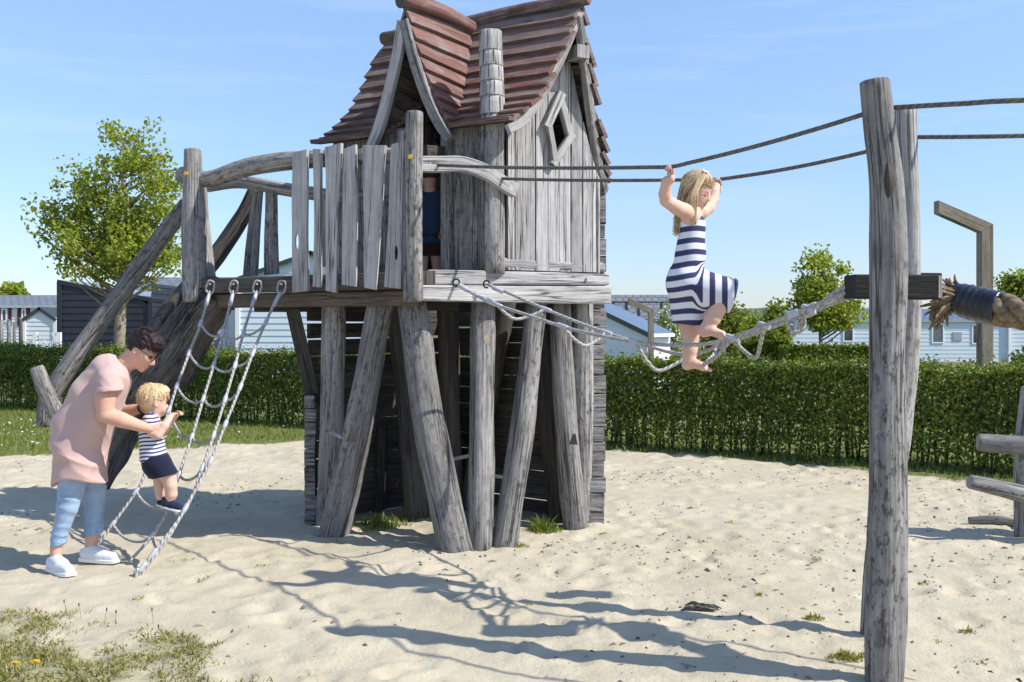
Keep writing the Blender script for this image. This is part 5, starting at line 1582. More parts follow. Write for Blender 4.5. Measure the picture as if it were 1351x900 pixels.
for k, rows in NETP.items():
    mb = MB(); mb.tube([P(x, y, net_y(k, y)) for x, y in rows], .0098, 9, segs=60); mb.build('rope', M['rope_pale'], net)
    x, y = rows[0]; Y = TOPY[k]; dx = (rows[1][0] - x) / (rows[1][1] - y)
    # eye of the rope round a bolt
    c = P(x + 1.5, y - 6, Y)
    mb = MB(); mb.tube([P(x, y + 6, Y), P(x - 5.0, y - 2, Y), P(x - 1.5, y - 13, Y - .01), P(x + 5.5, y - 11, Y - .01), P(x + 5, y - 1, Y), P(x + .3 + dx * 5, y + 7, Y)], .0085, 8, segs=30); mb.build('rope_eye', M['rope_pale'], net)
    mb = MB(); b = P(x + 1, y - 9, Y); mb.tube([b + Vector((0, -.02, 0)), b + Vector((0, .08, 0))], .008, 8); mb.build('bolt', M['metal'], net)
    nclamp(k, y + 12, 8, .0142)
RUNGS = {1: [427, 466, 510, 541, 585, 649, 692], 2: [440, 482, 527, 577, 627, 664, 707], 3: [440, 482, 527, 574, 618, 672, 716], 4: [424, 466, 511, 560, 608, 670, 716]}
for i in range(7):
    for k in (1, 2, 3):
        if i == 3 and k == 1: pass
        a, b = net_pt(k, RUNGS[k][i]), net_pt(k + 1, RUNGS[k + 1][i])
        L = (b - a).length; m = (a + b) / 2 - Vector((0, 0, .10 * L + .02)) + Vector((0, -.01, 0))
        q1 = a.lerp(b, .22) - Vector((0, 0, .085 * L + .012)); q2 = a.lerp(b, .78) - Vector((0, 0, .085 * L + .012))
        if i >= 5 and k == 3: continue
        mb = MB(); mb.tube([a, q1, m, q2, b], .0088, 8, segs=22); mb.build('rung', M['rope_pale'], net)
    for k in (1, 2, 3, 4):
        if i < 6 or k < 3: nclamp(k, RUNGS[k][i], 5, .0145)
for p in (730, 748):
    nclamp(3, p, 6, .0145)
mb = MB(); a = P(181, 752, 5.87); mb.log([(*a, .012), (*(a + Vector((-.01, 0, -.10))), .014)], n=8, segs=4, lump=.05); mb.build('anchor', M['metal'], net)

# ------------------------------------------------------------------ thick hawser with taped frayed end
haw = thing('thick_climbing_rope', tuple(P(1290, 398, 4.3)), 'thick tan braided rope with dark taped end leaving the cross beam', 'thick rope')
ax = [(1232, 386, 4.5), (1258, 392, 4.46), (1290, 402, 4.40), (1330, 410, 4.3), (1400, 419, 4.12), (1500, 428, 3.9)]
AX = catmull([(*P(*q), 0) for q in ax], 120)[:, :3]
M['hawser'] = rope_mat('tan hawser fibre', (0.15, 0.108, 0.064), (0.27, 0.205, 0.128), 9.0, .9, 4.1)
T = np.gradient(AX, axis=0); T /= np.linalg.norm(T, axis=1)[:, None]
N1 = np.cross(T, [0, 0, 1.0]); N1 /= np.linalg.norm(N1, axis=1)[:, None]; B1 = np.cross(T, N1)
arc = np.concatenate([[0], np.cumsum(np.linalg.norm(np.diff(AX, axis=0), axis=1))])
for s in range(4):
    mb = MB()
    ph = arc * 15.0 + s * math.pi / 2
    rows = [(*(AX[i] + N1[i] * math.cos(ph[i]) * .041 + B1[i] * math.sin(ph[i]) * .041), .0335) for i in range(58, 120)]
    mb.log(rows, n=12, segs=110, lump=.04, round_end=.0); mb.build('strand', M['hawser'], haw)
mb = MB(); rows = [(*AX[i], (.062 + .014 * min(1, (i - 20) / 16)) * (1 + .03 * math.sin(i * .9))) for i in range(20, 68, 2)]
mb.log(rows, n=18, segs=26, lump=.05, round_end=.004)
t = NT('dark blue black tape'); ob = t.obj(); nz = t.noise(ob, 16, 4, .6)
t.bsdf(t.mix(t.rng(nz, .35, .7), (0.006, 0.007, 0.012), (0.018, 0.021, 0.036)), .3, t.bump(nz, .6, .015), spec=.6)
mb.build('tape_sleeve', t.m, haw)
mb = MB(); r_ = random.Random(4)
for k in range(110):
    a = r_.uniform(0, 6.28); r0 = r_.uniform(.0, .055); c = Vector(AX[22]); n1, b1, tt = Vector(N1[22]), Vector(B1[22]), Vector(T[22])
    d = n1 * math.cos(a) + b1 * math.sin(a); p = c + d * r0
    L = r_.uniform(.04, .11); e = p - tt * L * r_.uniform(.3, 1) + d * L * r_.uniform(.2, .9) - Vector((0, 0, L * r_.uniform(0, .8)))
    mb.log([(*(p + tt * .02), .007), (*p.lerp(e, .5), .0085), (*e, .004)], n=6, segs=5, lump=.3, round_end=.002)
for k in range(26):      # longer hanging tuft
    p = Vector(AX[12]) + Vector((r_.uniform(-.03, .03), r_.uniform(-.03, .03), -.02)); e = p + Vector((r_.uniform(-.025, .01), r_.uniform(-.02, .02), -r_.uniform(.06, .125)))
    mb.log([(*p, .009), (*p.lerp(e, .5), .010), (*e, .004)], n=6, segs=5, lump=.3, round_end=.002)
mb.build('frayed_end', M['hawser'], haw)
mb = MB(); mb.tube([P(1222, 379, 4.42), P(1260, 391, 4.46)], .03, 10); mb.build('fixing', M['metal'], haw)

# ------------------------------------------------------------------ log seat at the right edge
seat = thing('log_climber', (gx(1352, 7.06), 7.06, 0), 'grey log climbing frame with two crossing rails at the right edge', 'log frame')
def sl(rows, name, mat='wood', n=14, lump=.06):
    mb = MB(); mb.log([(*P(px, py, Y), r * Y / F_PX) for px, py, Y, r in rows], n=n, segs=16, lump=lump, round_end=.008); return mb.build(name, M[mat], seat)
sl([(1352, 722, 7.03, 13), (1352, 600, 7.03, 13.5), (1358, 512, 7.03, 10)], 'post')
sl([(1291, 584, 7.0, 11.5), (1330, 587, 6.95, 12), (1420, 592, 6.85, 12)], 'rail')
sl([(1280, 636, 6.86, 9.5), (1315, 643, 6.86, 11.5), (1365, 656, 6.84, 12.5), (1440, 676, 6.8, 12)], 'rail')
sl([(1279, 687, 7.5, 5), (1310, 686, 7.45, 6), (1345, 692, 7.4, 7)], 'ground_log')
sl([(1430, 700, 7.0, 14), (1432, 560, 7.0, 14)], 'post')
tr = thing('bark_lump', (gx(925, ground_y(806)), ground_y(806), 0), 'flat dark piece of bark lying on the sand below the rope bridge', 'bark')
mb = MB()
for k in range(7):
    Y = ground_y(806) + rng.uniform(-.04, .04); x = gx(910 + k * 5, Y); z = gz(x, Y) + .01
    mb.log([(x - .035, Y, z, .006), (x, Y + rng.uniform(-.01, .01), z + .010, .014), (x + .035, Y + rng.uniform(-.02, .02), z, .006)], n=7, segs=6, lump=.25, flat=.6)
mb.build('bark_slab', M['trunk_wood'], tr)
# ------------------------------------------------------------------ figures: smooth unions turned into one continuous surface
class SDF:
    def __init__(self, lo, hi, h):
        self.lo = np.array(lo, dtype=float); self.h = h
        self.n = np.ceil((np.array(hi) - self.lo) / h).astype(int) + 1
        self.f = np.full(self.n, 0.12, dtype=np.float32)
        self.ax = [self.lo[i] + np.arange(self.n[i]) * h for i in range(3)]
    def _box(self, mn, mx, pad):
        i0 = np.clip(np.floor((mn - pad - self.lo) / self.h).astype(int), 0, self.n - 1)
        i1 = np.clip(np.ceil((mx + pad - self.lo) / self.h).astype(int) + 1, 1, self.n)
        sl = tuple(slice(a, b) for a, b in zip(i0, i1))
        g = np.meshgrid(*[self.ax[i][sl[i]] for i in range(3)], indexing='ij', sparse=True)
        return sl, g
    def _merge(self, sl, d, k, op='add'):
        f = self.f[sl]
        if op == 'add':
            if k > 0:
                h = np.clip(.5 + .5 * (f - d) / k, 0, 1); self.f[sl] = f * (1 - h) + d * h - k * h * (1 - h)
            else: self.f[sl] = np.minimum(f, d)
        else:
            h = np.clip(.5 - .5 * (f + d) / max(k, 1e-6), 0, 1); self.f[sl] = f * (1 - h) - d * h + k * h * (1 - h)
    def cone(self, a, b, ra, rb, k=.02, op='add', flat=None):
        a, b = np.array(a, float), np.array(b, float); pad = max(ra, rb) + max(k, .02) + .02
        sl, (x, y, z) = self._box(np.minimum(a, b), np.maximum(a, b), pad)
        d = b - a; L2 = float(d @ d) + 1e-12
        t = np.clip(((x - a[0]) * d[0] + (y - a[1]) * d[1] + (z - a[2]) * d[2]) / L2, 0, 1)
        q = np.sqrt((x - a[0] - t * d[0]) ** 2 + (y - a[1] - t * d[1]) ** 2 + (z - a[2] - t * d[2]) ** 2)
        self._merge(sl, (q - (ra + (rb - ra) * t)).astype(np.float32), k, op)
    def chain(self, pts, k=.015, kj=.006):
        """tapered limb: the links are joined tightly, the whole limb blends into what is there with k"""
        A = np.array([list(p) for p in pts], float); pad = A[:, 3].max() + max(k, .02) + .02
        sl, (x, y, z) = self._box(A[:, :3].min(0), A[:, :3].max(0), pad); out = None
        for p, q in zip(A[:-1], A[1:]):
            d = q[:3] - p[:3]; L2 = float(d @ d) + 1e-12
            t = np.clip(((x - p[0]) * d[0] + (y - p[1]) * d[1] + (z - p[2]) * d[2]) / L2, 0, 1)
            v = np.sqrt((x - p[0] - t * d[0]) ** 2 + (y - p[1] - t * d[1]) ** 2 + (z - p[2] - t * d[2]) ** 2) - (p[3] + (q[3] - p[3]) * t)
            if out is None: out = v
            else:
                h = np.clip(.5 + .5 * (out - v) / kj, 0, 1); out = out * (1 - h) + v * h - kj * h * (1 - h)
        self._merge(sl, out.astype(np.float32), k)
    def ell(self, c, r, axes=None, k=.02, op='add'):
        c = np.array(c, float); r = np.array(r, float); R_ = np.eye(3) if axes is None else np.array([list(v) for v in axes], float)
        m = np.full(3, max(r)); sl, (x, y, z) = self._box(c - m, c + m, max(k, .02) + .02)
        dx, dy, dz = x - c[0], y - c[1], z - c[2]
        p = [dx * R_[i][0] + dy * R_[i][1] + dz * R_[i][2] for i in range(3)]
        k0 = np.sqrt(sum((p[i] / r[i]) ** 2 for i in range(3))); k1 = np.sqrt(sum((p[i] / r[i] ** 2) ** 2 for i in range(3))) + 1e-9
        self._merge(sl, (k0 * (k0 - 1) / k1).astype(np.float32), k, op)
    def grid(self): return np.meshgrid(*self.ax, indexing='ij', sparse=True)
    def cut(self, p, n, k=.004):
        """remove everything on the side the normal n points to"""
        x, y, z = self.grid(); n = np.array(n, float); n /= np.linalg.norm(n)
        d = (x - p[0]) * n[0] + (y - p[1]) * n[1] + (z - p[2]) * n[2]
        self.f = np.maximum(self.f, d.astype(np.float32))
    def hollow(self, p, n, depth, wall):
        x, y, z = self.grid(); n = np.array(n, float); n /= np.linalg.norm(n)
        d = -((x - p[0]) * n[0] + (y - p[1]) * n[1] + (z - p[2]) * n[2])
        inner = np.maximum(self.f + wall, d - depth)
        self.f = np.maximum(self.f, -inner)
    def displace(self, fn):
        x, y, z = np.meshgrid(*self.ax, indexing='ij'); band = np.abs(self.f) < .05
        self.f[band] += fn(x[band], y[band], z[band]).astype(np.float32)
    def mesh(self, relax=2):
        f = self.f; s = f < 0
        nx, ny, nz = f.shape
        c = np.zeros((nx - 1, ny - 1, nz - 1), np.uint8)
        for i in (0, 1):
            for j in (0, 1):
                for k in (0, 1): c += s[i:nx - 1 + i, j:ny - 1 + j, k:nz - 1 + k]
        act = (c > 0) & (c < 8); ids = np.full(act.shape, -1, np.int64); I, J, K = np.nonzero(act); ids[I, J, K] = np.arange(len(I))
        acc = np.zeros((len(I), 3)); cnt = np.zeros(len(I))
        cor = [(0, 0, 0), (1, 0, 0), (0, 1, 0), (1, 1, 0), (0, 0, 1), (1, 0, 1), (0, 1, 1), (1, 1, 1)]
        for a in range(8):
            for b in range(a + 1, 8):
                A_, B_ = np.array(cor[a]), np.array(cor[b])
                if np.abs(A_ - B_).sum() != 1: continue
                fa = f[I + A_[0], J + A_[1], K + A_[2]].astype(float); fb = f[I + B_[0], J + B_[1], K + B_[2]].astype(float)
                m = (fa < 0) != (fb < 0); t = np.where(m, fa / np.where(m, fa - fb, 1), 0)[:, None]
                acc += np.where(m[:, None], A_ + (B_ - A_) * t, 0); cnt += m
        V = self.lo + (np.stack([I, J, K], 1) + acc / cnt[:, None]) * self.h
        Fs = []
        for axn in range(3):
            o = [0, 1, 2]; o.remove(axn); u, v = o
            s0 = [slice(None)] * 3; s1 = [slice(None)] * 3; s0[axn] = slice(0, -1); s1[axn] = slice(1, None)
            e = s[tuple(s0)] != s[tuple(s1)]
            rngs = [slice(1, -1)] * 3; rngs[axn] = slice(None)
            E = np.argwhere(e[tuple(rngs)]); off = np.array([1, 1, 1]); off[axn] = 0; E = E + off
            du = np.zeros(3, int); du[u] = 1; dv = np.zeros(3, int); dv[v] = 1
            q = [E - du - dv, E - dv, E, E - du]
            Q = np.stack([ids[a[:, 0], a[:, 1], a[:, 2]] for a in q], 1)
            flip = s[E[:, 0], E[:, 1], E[:, 2]]
            if axn == 1: flip = ~flip
            Q[~flip] = Q[~flip][:, ::-1]
            Fs.append(Q)
        F = np.concatenate(Fs); F = F[(F >= 0).all(1)]
        for _ in range(relax):
            S = np.zeros_like(V); n = np.zeros(len(V))
            for a in range(4):
                b = (a + 1) % 4
                np.add.at(S, F[:, a], V[F[:, b]]); np.add.at(S, F[:, b], V[F[:, a]]); np.add.at(n, F[:, a], 1); np.add.at(n, F[:, b], 1)
            V = V * .5 + .5 * S / np.maximum(n, 1)[:, None]
        return V, F

def unit(v): v = np.array(v, float); return v / np.linalg.norm(v)
def head_frame(f, side_hint=None):
    f = unit(f); s = unit(np.cross(f, [0, 0, 1.0])); u = np.cross(s, f); return f, u, s     # s = the person's right

def add_head(S, c, fr_, sc, child=False, ear=True):
    """c = middle of the skull, fr_ = (forward, up, right), sc = scale (1 = adult)"""
    f, u, s = fr_; c = np.array(c, float)
    at_ = lambda a, b, d=0.: c + (f * a + u * b + s * d) * sc
    ax = (f, s, u)
    S.ell(at_(-.012, .022), np.array([.096, .077, .092]) * sc, ax, .02)
    if child:
        S.ell(at_(.030, -.040), np.array([.060, .062, .062]) * sc, ax, .04 * sc)
        S.ell(at_(.056, -.052, .030), np.array([.024, .024, .026]) * sc, ax, .02 * sc); S.ell(at_(.056, -.052, -.030), np.array([.024, .024, .026]) * sc, ax, .02 * sc)
        S.ell(at_(.068, -.090), np.array([.018, .022, .016]) * sc, ax, .022 * sc)
    else:
        S.ell(at_(.030, -.050), np.array([.060, .058, .078]) * sc, ax, .04 * sc)
        S.ell(at_(.070, -.112), np.array([.019, .024, .018]) * sc, ax, .025 * sc)
        for d in (-1, 1): S.ell(at_(.058, -.035, .036 * d), np.array([.022, .022, .018]) * sc, ax, .02 * sc)
    nb = -.048 if not child else -.040; nl = .110 if not child else .102
    for d in (-1, 1): S.ell(at_(.090 if child else .088, -.008, .032 * d), np.array([.016 if child else .020, .018, .012]) * sc, ax, .012 * sc, 'sub')       # eye sockets
    S.cone(at_(.086, -.004), at_(nl - .004, nb + .006), .009 * sc, .0125 * sc, .010 * sc)
    for d in (-1, 1): S.cone(at_(nl - .014, nb - .003, .010 * d), at_(nl - .012, nb - .003, .0105 * d), .008 * sc, .0075 * sc, .008 * sc)
    m = -.083 if not child else -.068
    S.ell(at_(.0875, m + .006), np.array([.011, .024, .0065]) * sc, ax, .006 * sc); S.ell(at_(.0865, m - .008), np.array([.011, .020, .007]) * sc, ax, .006 * sc)
    S.ell(at_(.099, m - .001), np.array([.010, .022, .0018]) * sc, ax, .002 * sc, 'sub')
    if ear:
        for d in (-1, 1):
            S.ell(at_(-.012, -.018, .078 * d), np.array([.017, .008, .029]) * sc, (unit(f * .97 + u * .2), unit(s * d * .8 - f * .5), u), .008 * sc)
            S.ell(at_(-.008, -.016, .086 * d), np.array([.009, .006, .016]) * sc, ax, .004 * sc, 'sub')
    return at_

def add_hand(S, w, d, n, sc, curls, thumb=(.6, .5), spread=.12, side=1):
    """w wrist, d pointing direction, n palm-facing normal, curls per finger (3 angles each), side = thumb side sign on cross(d,n)"""
    w = np.array(w, float); d = unit(d); n = unit(np.array(n, float) - d * np.dot(n, d)); t = np.cross(d, n) * side
    S.cone(w, w + d * .03 * sc, .024 * sc, .027 * sc, .015 * sc)
    for q in (-.027, -.009, .009, .027): S.cone(w + d * .02 * sc + t * q * .7 * sc, w + d * .085 * sc + t * q * sc, .0150 * sc, .0118 * sc, .010 * sc)
    lens = ((.030, .019, .016), (.040, .025, .019), (.044, .028, .020), (.040, .025, .019))
    for i, q in enumerate((-.028, -.0095, .0095, .028)):
        p = w + d * .088 * sc + t * q * sc; a = 0; dd = unit(d + t * (i - 1.5) * spread)
        r = .0094 * sc if i else .0082 * sc
        for L, c in zip(lens[i], curls[i]):
            a += c; dr = dd * math.cos(a) + n * math.sin(a); e = p + dr * L * sc
            S.cone(p, e, r, r * .93, .004 * sc); p = e; r *= .93
    p = w + d * .025 * sc + t * .026 * sc
    a1, a2 = thumb; d1 = unit(d * .72 + t * .62 + n * a1); e = p + d1 * .042 * sc; S.cone(p, e, .0145 * sc, .0115 * sc, .010 * sc)
    d2 = unit(d * .9 + t * .2 + n * a2); e2 = e + d2 * .032 * sc; S.cone(e, e2, .0112 * sc, .010 * sc, .005 * sc)
    d3 = unit(d * .95 + n * (a2 + .15)); S.cone(e2, e2 + d3 * .024 * sc, .010 * sc, .0085 * sc, .004 * sc)
GRIP = [(1.2, 1.5, .9)] * 4
SOFT = [(.45, .5, .3), (.35, .45, .3), (.3, .4, .3), (.25, .4, .25)]

def skin_mat(name, col, blush):
    t = NT(name); ob = t.obj(); nz = t.noise(ob, 14, 4, .6); n2 = t.noise(ob, 120, 3, .6)
    c = t.mix(t.rng(nz, .35, .7), col, blush)
    c = t.mix(t.math('MULTIPLY', t.attr('lip'), .75), c, (0.50, 0.16, 0.14))
    t.bsdf(c, .6, t.bump(n2, .3, .002), spec=.25, sub=.10); return t.m
def fabric(name, c, var=.12, scale=180.):
    t = NT(name); ob = t.obj(); a = t.noise(ob, scale, 2, .5); b = t.noise(ob, 7, 4, .55)
    col = t.mix(t.rng(b, .3, .7), tuple(x * (1 - var) for x in c), c); col = t.mix(t.math('MULTIPLY', a, .25), col, tuple(x * .7 for x in c))
    t.bsdf(col, .9, t.bump(a, .25, .002), spec=.15, sheen=.15); return t.m
def stripes(name, c1, c2, duty):
    t = NT(name); s = t.attr('stripe'); ob = t.obj(); a = t.noise(ob, 220, 2, .5)
    fr_ = t.math('FRACT', s); w = t.rng(fr_, duty - .03, duty + .03); w2 = t.rng(fr_, .0, .06)
    f = t.math('MULTIPLY', t.math('SUBTRACT', 1.0, w), w2)
    col = t.mix(f, c1, c2); col = t.mix(t.math('MULTIPLY', a, .15), col, (.35, .35, .38))
    t.bsdf(col, .9, t.bump(a, .25, .002), spec=.12); return t.m
def hair_mat(name, c1, c2, sc=(240, 240, 14)):
    t = NT(name); ob = t.obj(); geo = t.n('NewGeometry'); a = t.noise(t.mapping(ob, sc), 1.0, 3, .6)
    v = t.math('ADD', t.math('MULTIPLY', geo.outputs['Random Per Island'], .5), t.math('MULTIPLY', a, .5))
    t.bsdf(t.mix(t.rng(v, .25, .75), c1, c2), .5, t.bump(a, .5, .004), spec=.22); return t.m

M['skin_woman'] = skin_mat('fair adult skin', (0.60, 0.375, 0.27), (0.62, 0.34, 0.245))
M['skin_child'] = skin_mat('fair child skin', (0.66, 0.44, 0.34), (0.66, 0.39, 0.30))
M['eye_dark'] = plain_mat('dark eye', (0.03, 0.025, 0.02), .15, .1)
M['glasses'] = plain_mat('black glasses', (0.015, 0.013, 0.016), .25, .1)

def sdf_obj(S, name, mat, parent, relax=2, attrs=None):
    V, F = S.mesh(relax); me = mesh_np(name, V, F)
    if attrs:
        for k, fn in attrs.items(): attr(me, k, fn(V))
    return link_mesh(name, me, mat, parent)
def lip_fn(at_, m, sc, fwd=.092):
    c = at_(fwd, m - .001)
    return lambda V: np.clip(1.3 - np.linalg.norm((V - c) / (np.array([.020, .022, .012]) * sc), axis=1), 0, 1)
def folds(dirs, seed, amp):
    """irregular cloth creases: ridged noise stretched along the crease direction"""
    g = np.random.default_rng(seed); ks = []
    for d, f, a in dirs:
        d = unit(d); e = unit(np.cross(d, g.normal(size=3))); ks.append((d, e, f / 6.0, a, g.uniform(0, 40, 2)))
    def fn(x, y, z):
        o = 0
        for d, e, f, a, p in ks:
            u = (x * d[0] + y * d[1] + z * d[2]) * f + p[0] + .35 * np.sin(z * 17 + p[0]); v = (x * e[0] + y * e[1] + z * e[2]) * f * .38 + p[1]
            n = vnoise(u, v, seed); n2 = vnoise(u * 2.1 + 5, v * 2.3, seed + 1)
            o = o + a * ((1 - np.abs(2 * n - 1)) ** 2 * 1.6 - .55 + .5 * (n2 - .5))
        return -o * amp
    return fn
def strands(name, paths, mat, parent, n=5):
    mb = MB()
    for rows in paths: mb.log(rows, n=n, segs=max(6, len(rows) * 3), lump=0, round_end=0)
    return mb.build(name, mat, parent)

# ------------------------------------------------------------------ woman bending over the toddler
def build_woman():
    Y0 = 6.16
    w = lambda px, py, dy=0.: np.array(P(px, py, Y0 + dy))
    root = thing('person', (w(98, 750)[0], Y0, 0), 'short haired woman in pink dress and light jeans bending over the toddler', 'person')
    lo, hi = w(36, 775, .2), w(240, 425, .40)
    hf = head_frame((.80, -.05, -.60)); hc = w(189.5, 460)
    B = SDF((lo[0], Y0 - .42, -.04), (hi[0] + .06, Y0 + .40, hi[2] + .03), .0055)
    at_ = add_head(B, hc, hf, .98)
    B.cone(w(168, 478), w(150, 492), .052, .062, .03); B.cone(hc + hf[0] * -.03 + hf[1] * -.06, w(165, 480), .05, .052, .03)
    # trunk under the dress
    B.cone(w(140, 508, -.07), w(108, 590, -.06), .10, .125, .05); B.cone(w(142, 506, .07), w(110, 590, .06), .10, .125, .05)
    # near (right) arm and hand under the toddler's arm
    B.chain([(*w(143, 498, -.17), .058), (*w(139, 525, -.215), .060), (*w(139, 547, -.22), .050), (*w(160, 554, -.20), .047), (*w(184, 562, -.16), .034), (*w(199, 566, -.135), .027)], .03)
    add_hand(B, w(198, 566, -.137), w(216, 571, -.115) - w(199, 566, -.14), (.25, .9, .25), .92, [(.5, .6, .3), (.45, .55, .3), (.4, .5, .3), (.35, .5, .25)], (.5, .4), .08, 1)
    # far arm
    B.chain([(*w(150, 498, .18), .055), (*w(152, 528, .215), .052), (*w(158, 544, .22), .044), (*w(176, 541, .17), .036), (*w(190, 538, .12), .026)], .03)
    add_hand(B, w(190, 538, .118), w(208, 545, .06) - w(190, 538, .118), (.2, -.9, .1), .92, SOFT, (.5, .4), .08, -1)
    # legs
    B.chain([(*w(100, 600, -.09), .09), (*w(90, 664, -.10), .050), (*w(81, 690, -.10), .046), (*w(74, 722, -.10), .034), (*w(73, 745, -.105), .034)], .03)
    B.chain([(*w(114, 600, .09), .09), (*w(124, 662, .10), .050), (*w(124, 690, .10), .047), (*w(120, 722, .10), .036), (*w(121, 735, .10), .036)], .03)
    sdf_obj(B, 'body', M['skin_woman'], root, 2, {'lip': lip_fn(at_, -.083, .98)})
    # jeans
    J = SDF((w(40, 0)[0], Y0 - .26, .03), (w(150, 0)[0], Y0 + .27, w(0, 600)[2]), .0065)
    J.chain([(*w(100, 604, -.085), .11), (*w(94, 645, -.09), .076), (*w(90, 666, -.10), .063), (*w(82, 692, -.10), .052), (*w(74.5, 728, -.10), .038)], .02)
    J.chain([(*w(114, 604, .085), .11), (*w(122, 645, .09), .078), (*w(125, 668, .10), .062), (*w(124, 692, .10), .055), (*w(120.5, 728, .10), .042)], .02)
    J.displace(folds([((.3, 0, 1), 95, 1), ((-.5, .2, 1), 130, .8), ((.2, .3, 1), 180, .5)], 4, .0034))
    J.cut(w(98, 713), (.17, 0, -1)); J.hollow(w(98, 713), (.17, 0, -1), .05, .008)
    t = NT('light blue denim'); ob = t.obj(); a = t.noise(ob, 260, 2, .5); b = t.noise(ob, 6, 4, .6)
    c = t.mix(t.rng(b, .35, .65), (0.16, 0.26, 0.42), (0.32, 0.44, 0.60)); c = t.mix(t.math('MULTIPLY', a, .3), c, (0.62, 0.68, 0.74)); t.bsdf(c, .85, t.bump(a, .3, .002), spec=.2)
    sdf_obj(J, 'jeans', t.m, root, 1)
    # dress
    D = SDF((w(40, 0)[0], Y0 - .36, w(0, 660)[2]), (w(184, 0)[0], Y0 + .36, w(0, 462)[2]), .0062)
    for sy in (-1, 1):
        D.cone(w(147, 503, .10 * sy), w(128, 545, .08 * sy), .100, .118, .03)
        D.cone(w(126, 543, .08 * sy), w(102, 585, .065 * sy), .118, .140, .03); D.cone(w(134, 502, .06 * sy), w(92, 575, .055 * sy), .080, .105, .03)
        D.cone(w(102, 585, .065 * sy), w(105, 655, .06 * sy), .146, .165, .03)
        D.cone(w(152, 492, .05 * sy), w(150, 500, .17 * sy), .066, .060, .04)
        D.chain([(*w(140, 490, .055 * sy), .088), (*w(119, 520, .055 * sy), .118), (*w(97, 563, .06 * sy), .128)], .03)
    D.cone(w(149, 525), w(128, 590), .065, .055, .04); D.cone(w(128, 590), w(122, 650), .055, .075, .03)
    D.cone(w(157, 487), w(150, 495), .070, .085, .03)
    D.displace(folds([((.75, .1, .65), 30, 1), ((.95, .4, -.2), 36, 1), ((.5, .3, .9), 55, .6)], 12, .0095))
    hp, hn = w(103, 627), (-.10, 0.0, -1.0)
    x, y, z = D.grid(); hem = hp[2] - .012 * np.cos((y - Y0) * 9) + (x - hp[0]) * .12 + .03 * np.cos((x - hp[0]) * 13) - .03
    D.f = np.maximum(D.f, (hem - z).astype(np.float32))
    D.hollow((hp[0], Y0, hp[2]), (0, 0, -1), .12, .016)
    D.ell(w(170, 475), (.075, .075, .06), None, .01, 'sub')
    sdf_obj(D, 'dress', fabric('dusty pink jersey', (0.58, 0.395, 0.36), .10), root, 1)
    for sy, pts in ((-1, ((147, 497, -.12), (145, 500, -.185), (145.5, 522, -.222))), (1, ((150, 497, .12), (152, 500, .185), (153, 522, .222)))):
        T_ = SDF((w(112, 0)[0], Y0 + (-.36 if sy < 0 else .0), w(0, 536)[2]), (w(182, 0)[0], Y0 + (.0 if sy < 0 else .36), w(0, 470)[2]), .006)
        T_.chain([(*w(*pts[0]), .072), (*w(*pts[1]), .074), (*w(*pts[2]), .073)], .03)
        T_.displace(folds([((.9, .1, .5), 70, 1), ((.3, .4, 1), 90, .6)], 5, .0035))
        T_.cut(w(145, 514, 0), (.08, 0, -1))
        # turned-up cuff
        sdf_obj(T_, 'sleeve', bpy.data.materials['dusty pink jersey'], root, 1)
        K = SDF((w(112, 0)[0], Y0 + (-.36 if sy < 0 else .0), w(0, 534)[2]), (w(182, 0)[0], Y0 + (.0 if sy < 0 else .36), w(0, 496)[2]), .0055)
        K.chain([(*w(*pts[1]), .080), (*w(*pts[2]), .079)], .03)
        K.cut(w(145, 514.5, 0), (.08, 0, -1)); K.cut(w(145, 508, 0), (-.08, 0, 1))
        sdf_obj(K, 'cuff', bpy.data.materials['dusty pink jersey'], root, 1)
    # hair
    f, u, s = hf
    H = SDF(hc - .16, hc + .16, .0038)
    ctr = hc + (f * -.014 + u * .026) * .98
    H.ell(ctr, np.array([.108, .086, .104]), (f, s, u), .01)
    H.ell(hc + f * .045 + u * .085, np.array([.055, .06, .032]), (f, s, u), .03)
    H.displace(lambda x, y, z: .0022 * np.sin(x * 160 + 3 * np.sin(y * 60) + z * 60) + .0018 * np.sin(z * 190 + 2 * np.sin(x * 70)) + .0015 * np.sin(y * 170 + x * 60))
    x, y, z = H.grid(); a = (x - hc[0]) * f[0] + (y - hc[1]) * f[1] + (z - hc[2]) * f[2]; b = (x - hc[0]) * u[0] + (y - hc[1]) * u[1] + (z - hc[2]) * u[2]
    edge = np.where(a > .03, .038 + .0 * a, np.where(a > -.035, .005 - (.03 - a) * .1 + .35 * np.maximum(a + .0, 0), -.070))
    H.f = np.maximum(H.f, (edge - b).astype(np.float32)); H.f = np.maximum(H.f, (a - .098).astype(np.float32))
    hm = hair_mat('dark brown short hair', (0.012, 0.008, 0.009), (0.045, 0.026, 0.028)); sdf_obj(H, 'hair', hm, root, 1)
    r_ = random.Random(2); pth = []
    for k in range(260):
        e = r_.uniform(.1, 1.35); az = r_.uniform(-2.9, 2.9)
        d = f * math.cos(az) * math.cos(e) + s * math.sin(az) * math.cos(e) + u * math.sin(e)
        p = ctr + np.array([1, 1, 1]) * 0 + (f * np.dot(d, f) * .104 + s * np.dot(d, s) * .083 + u * np.dot(d, u) * .100)
        tdir = unit(f * .9 - d * .1 + s * r_.uniform(-.5, .5) - u * .35 * math.cos(az)); tdir = unit(tdir - d * np.dot(tdir, d) * .75)
        L = r_.uniform(.025, .05); pth.append([(*p, .003), (*(p + tdir * L * .5 + d * .004), .0028), (*(p + tdir * L + d * .002), .0010)])
    strands('hair_tufts', pth, hm, root, 4)
    # glasses
    mb = MB()
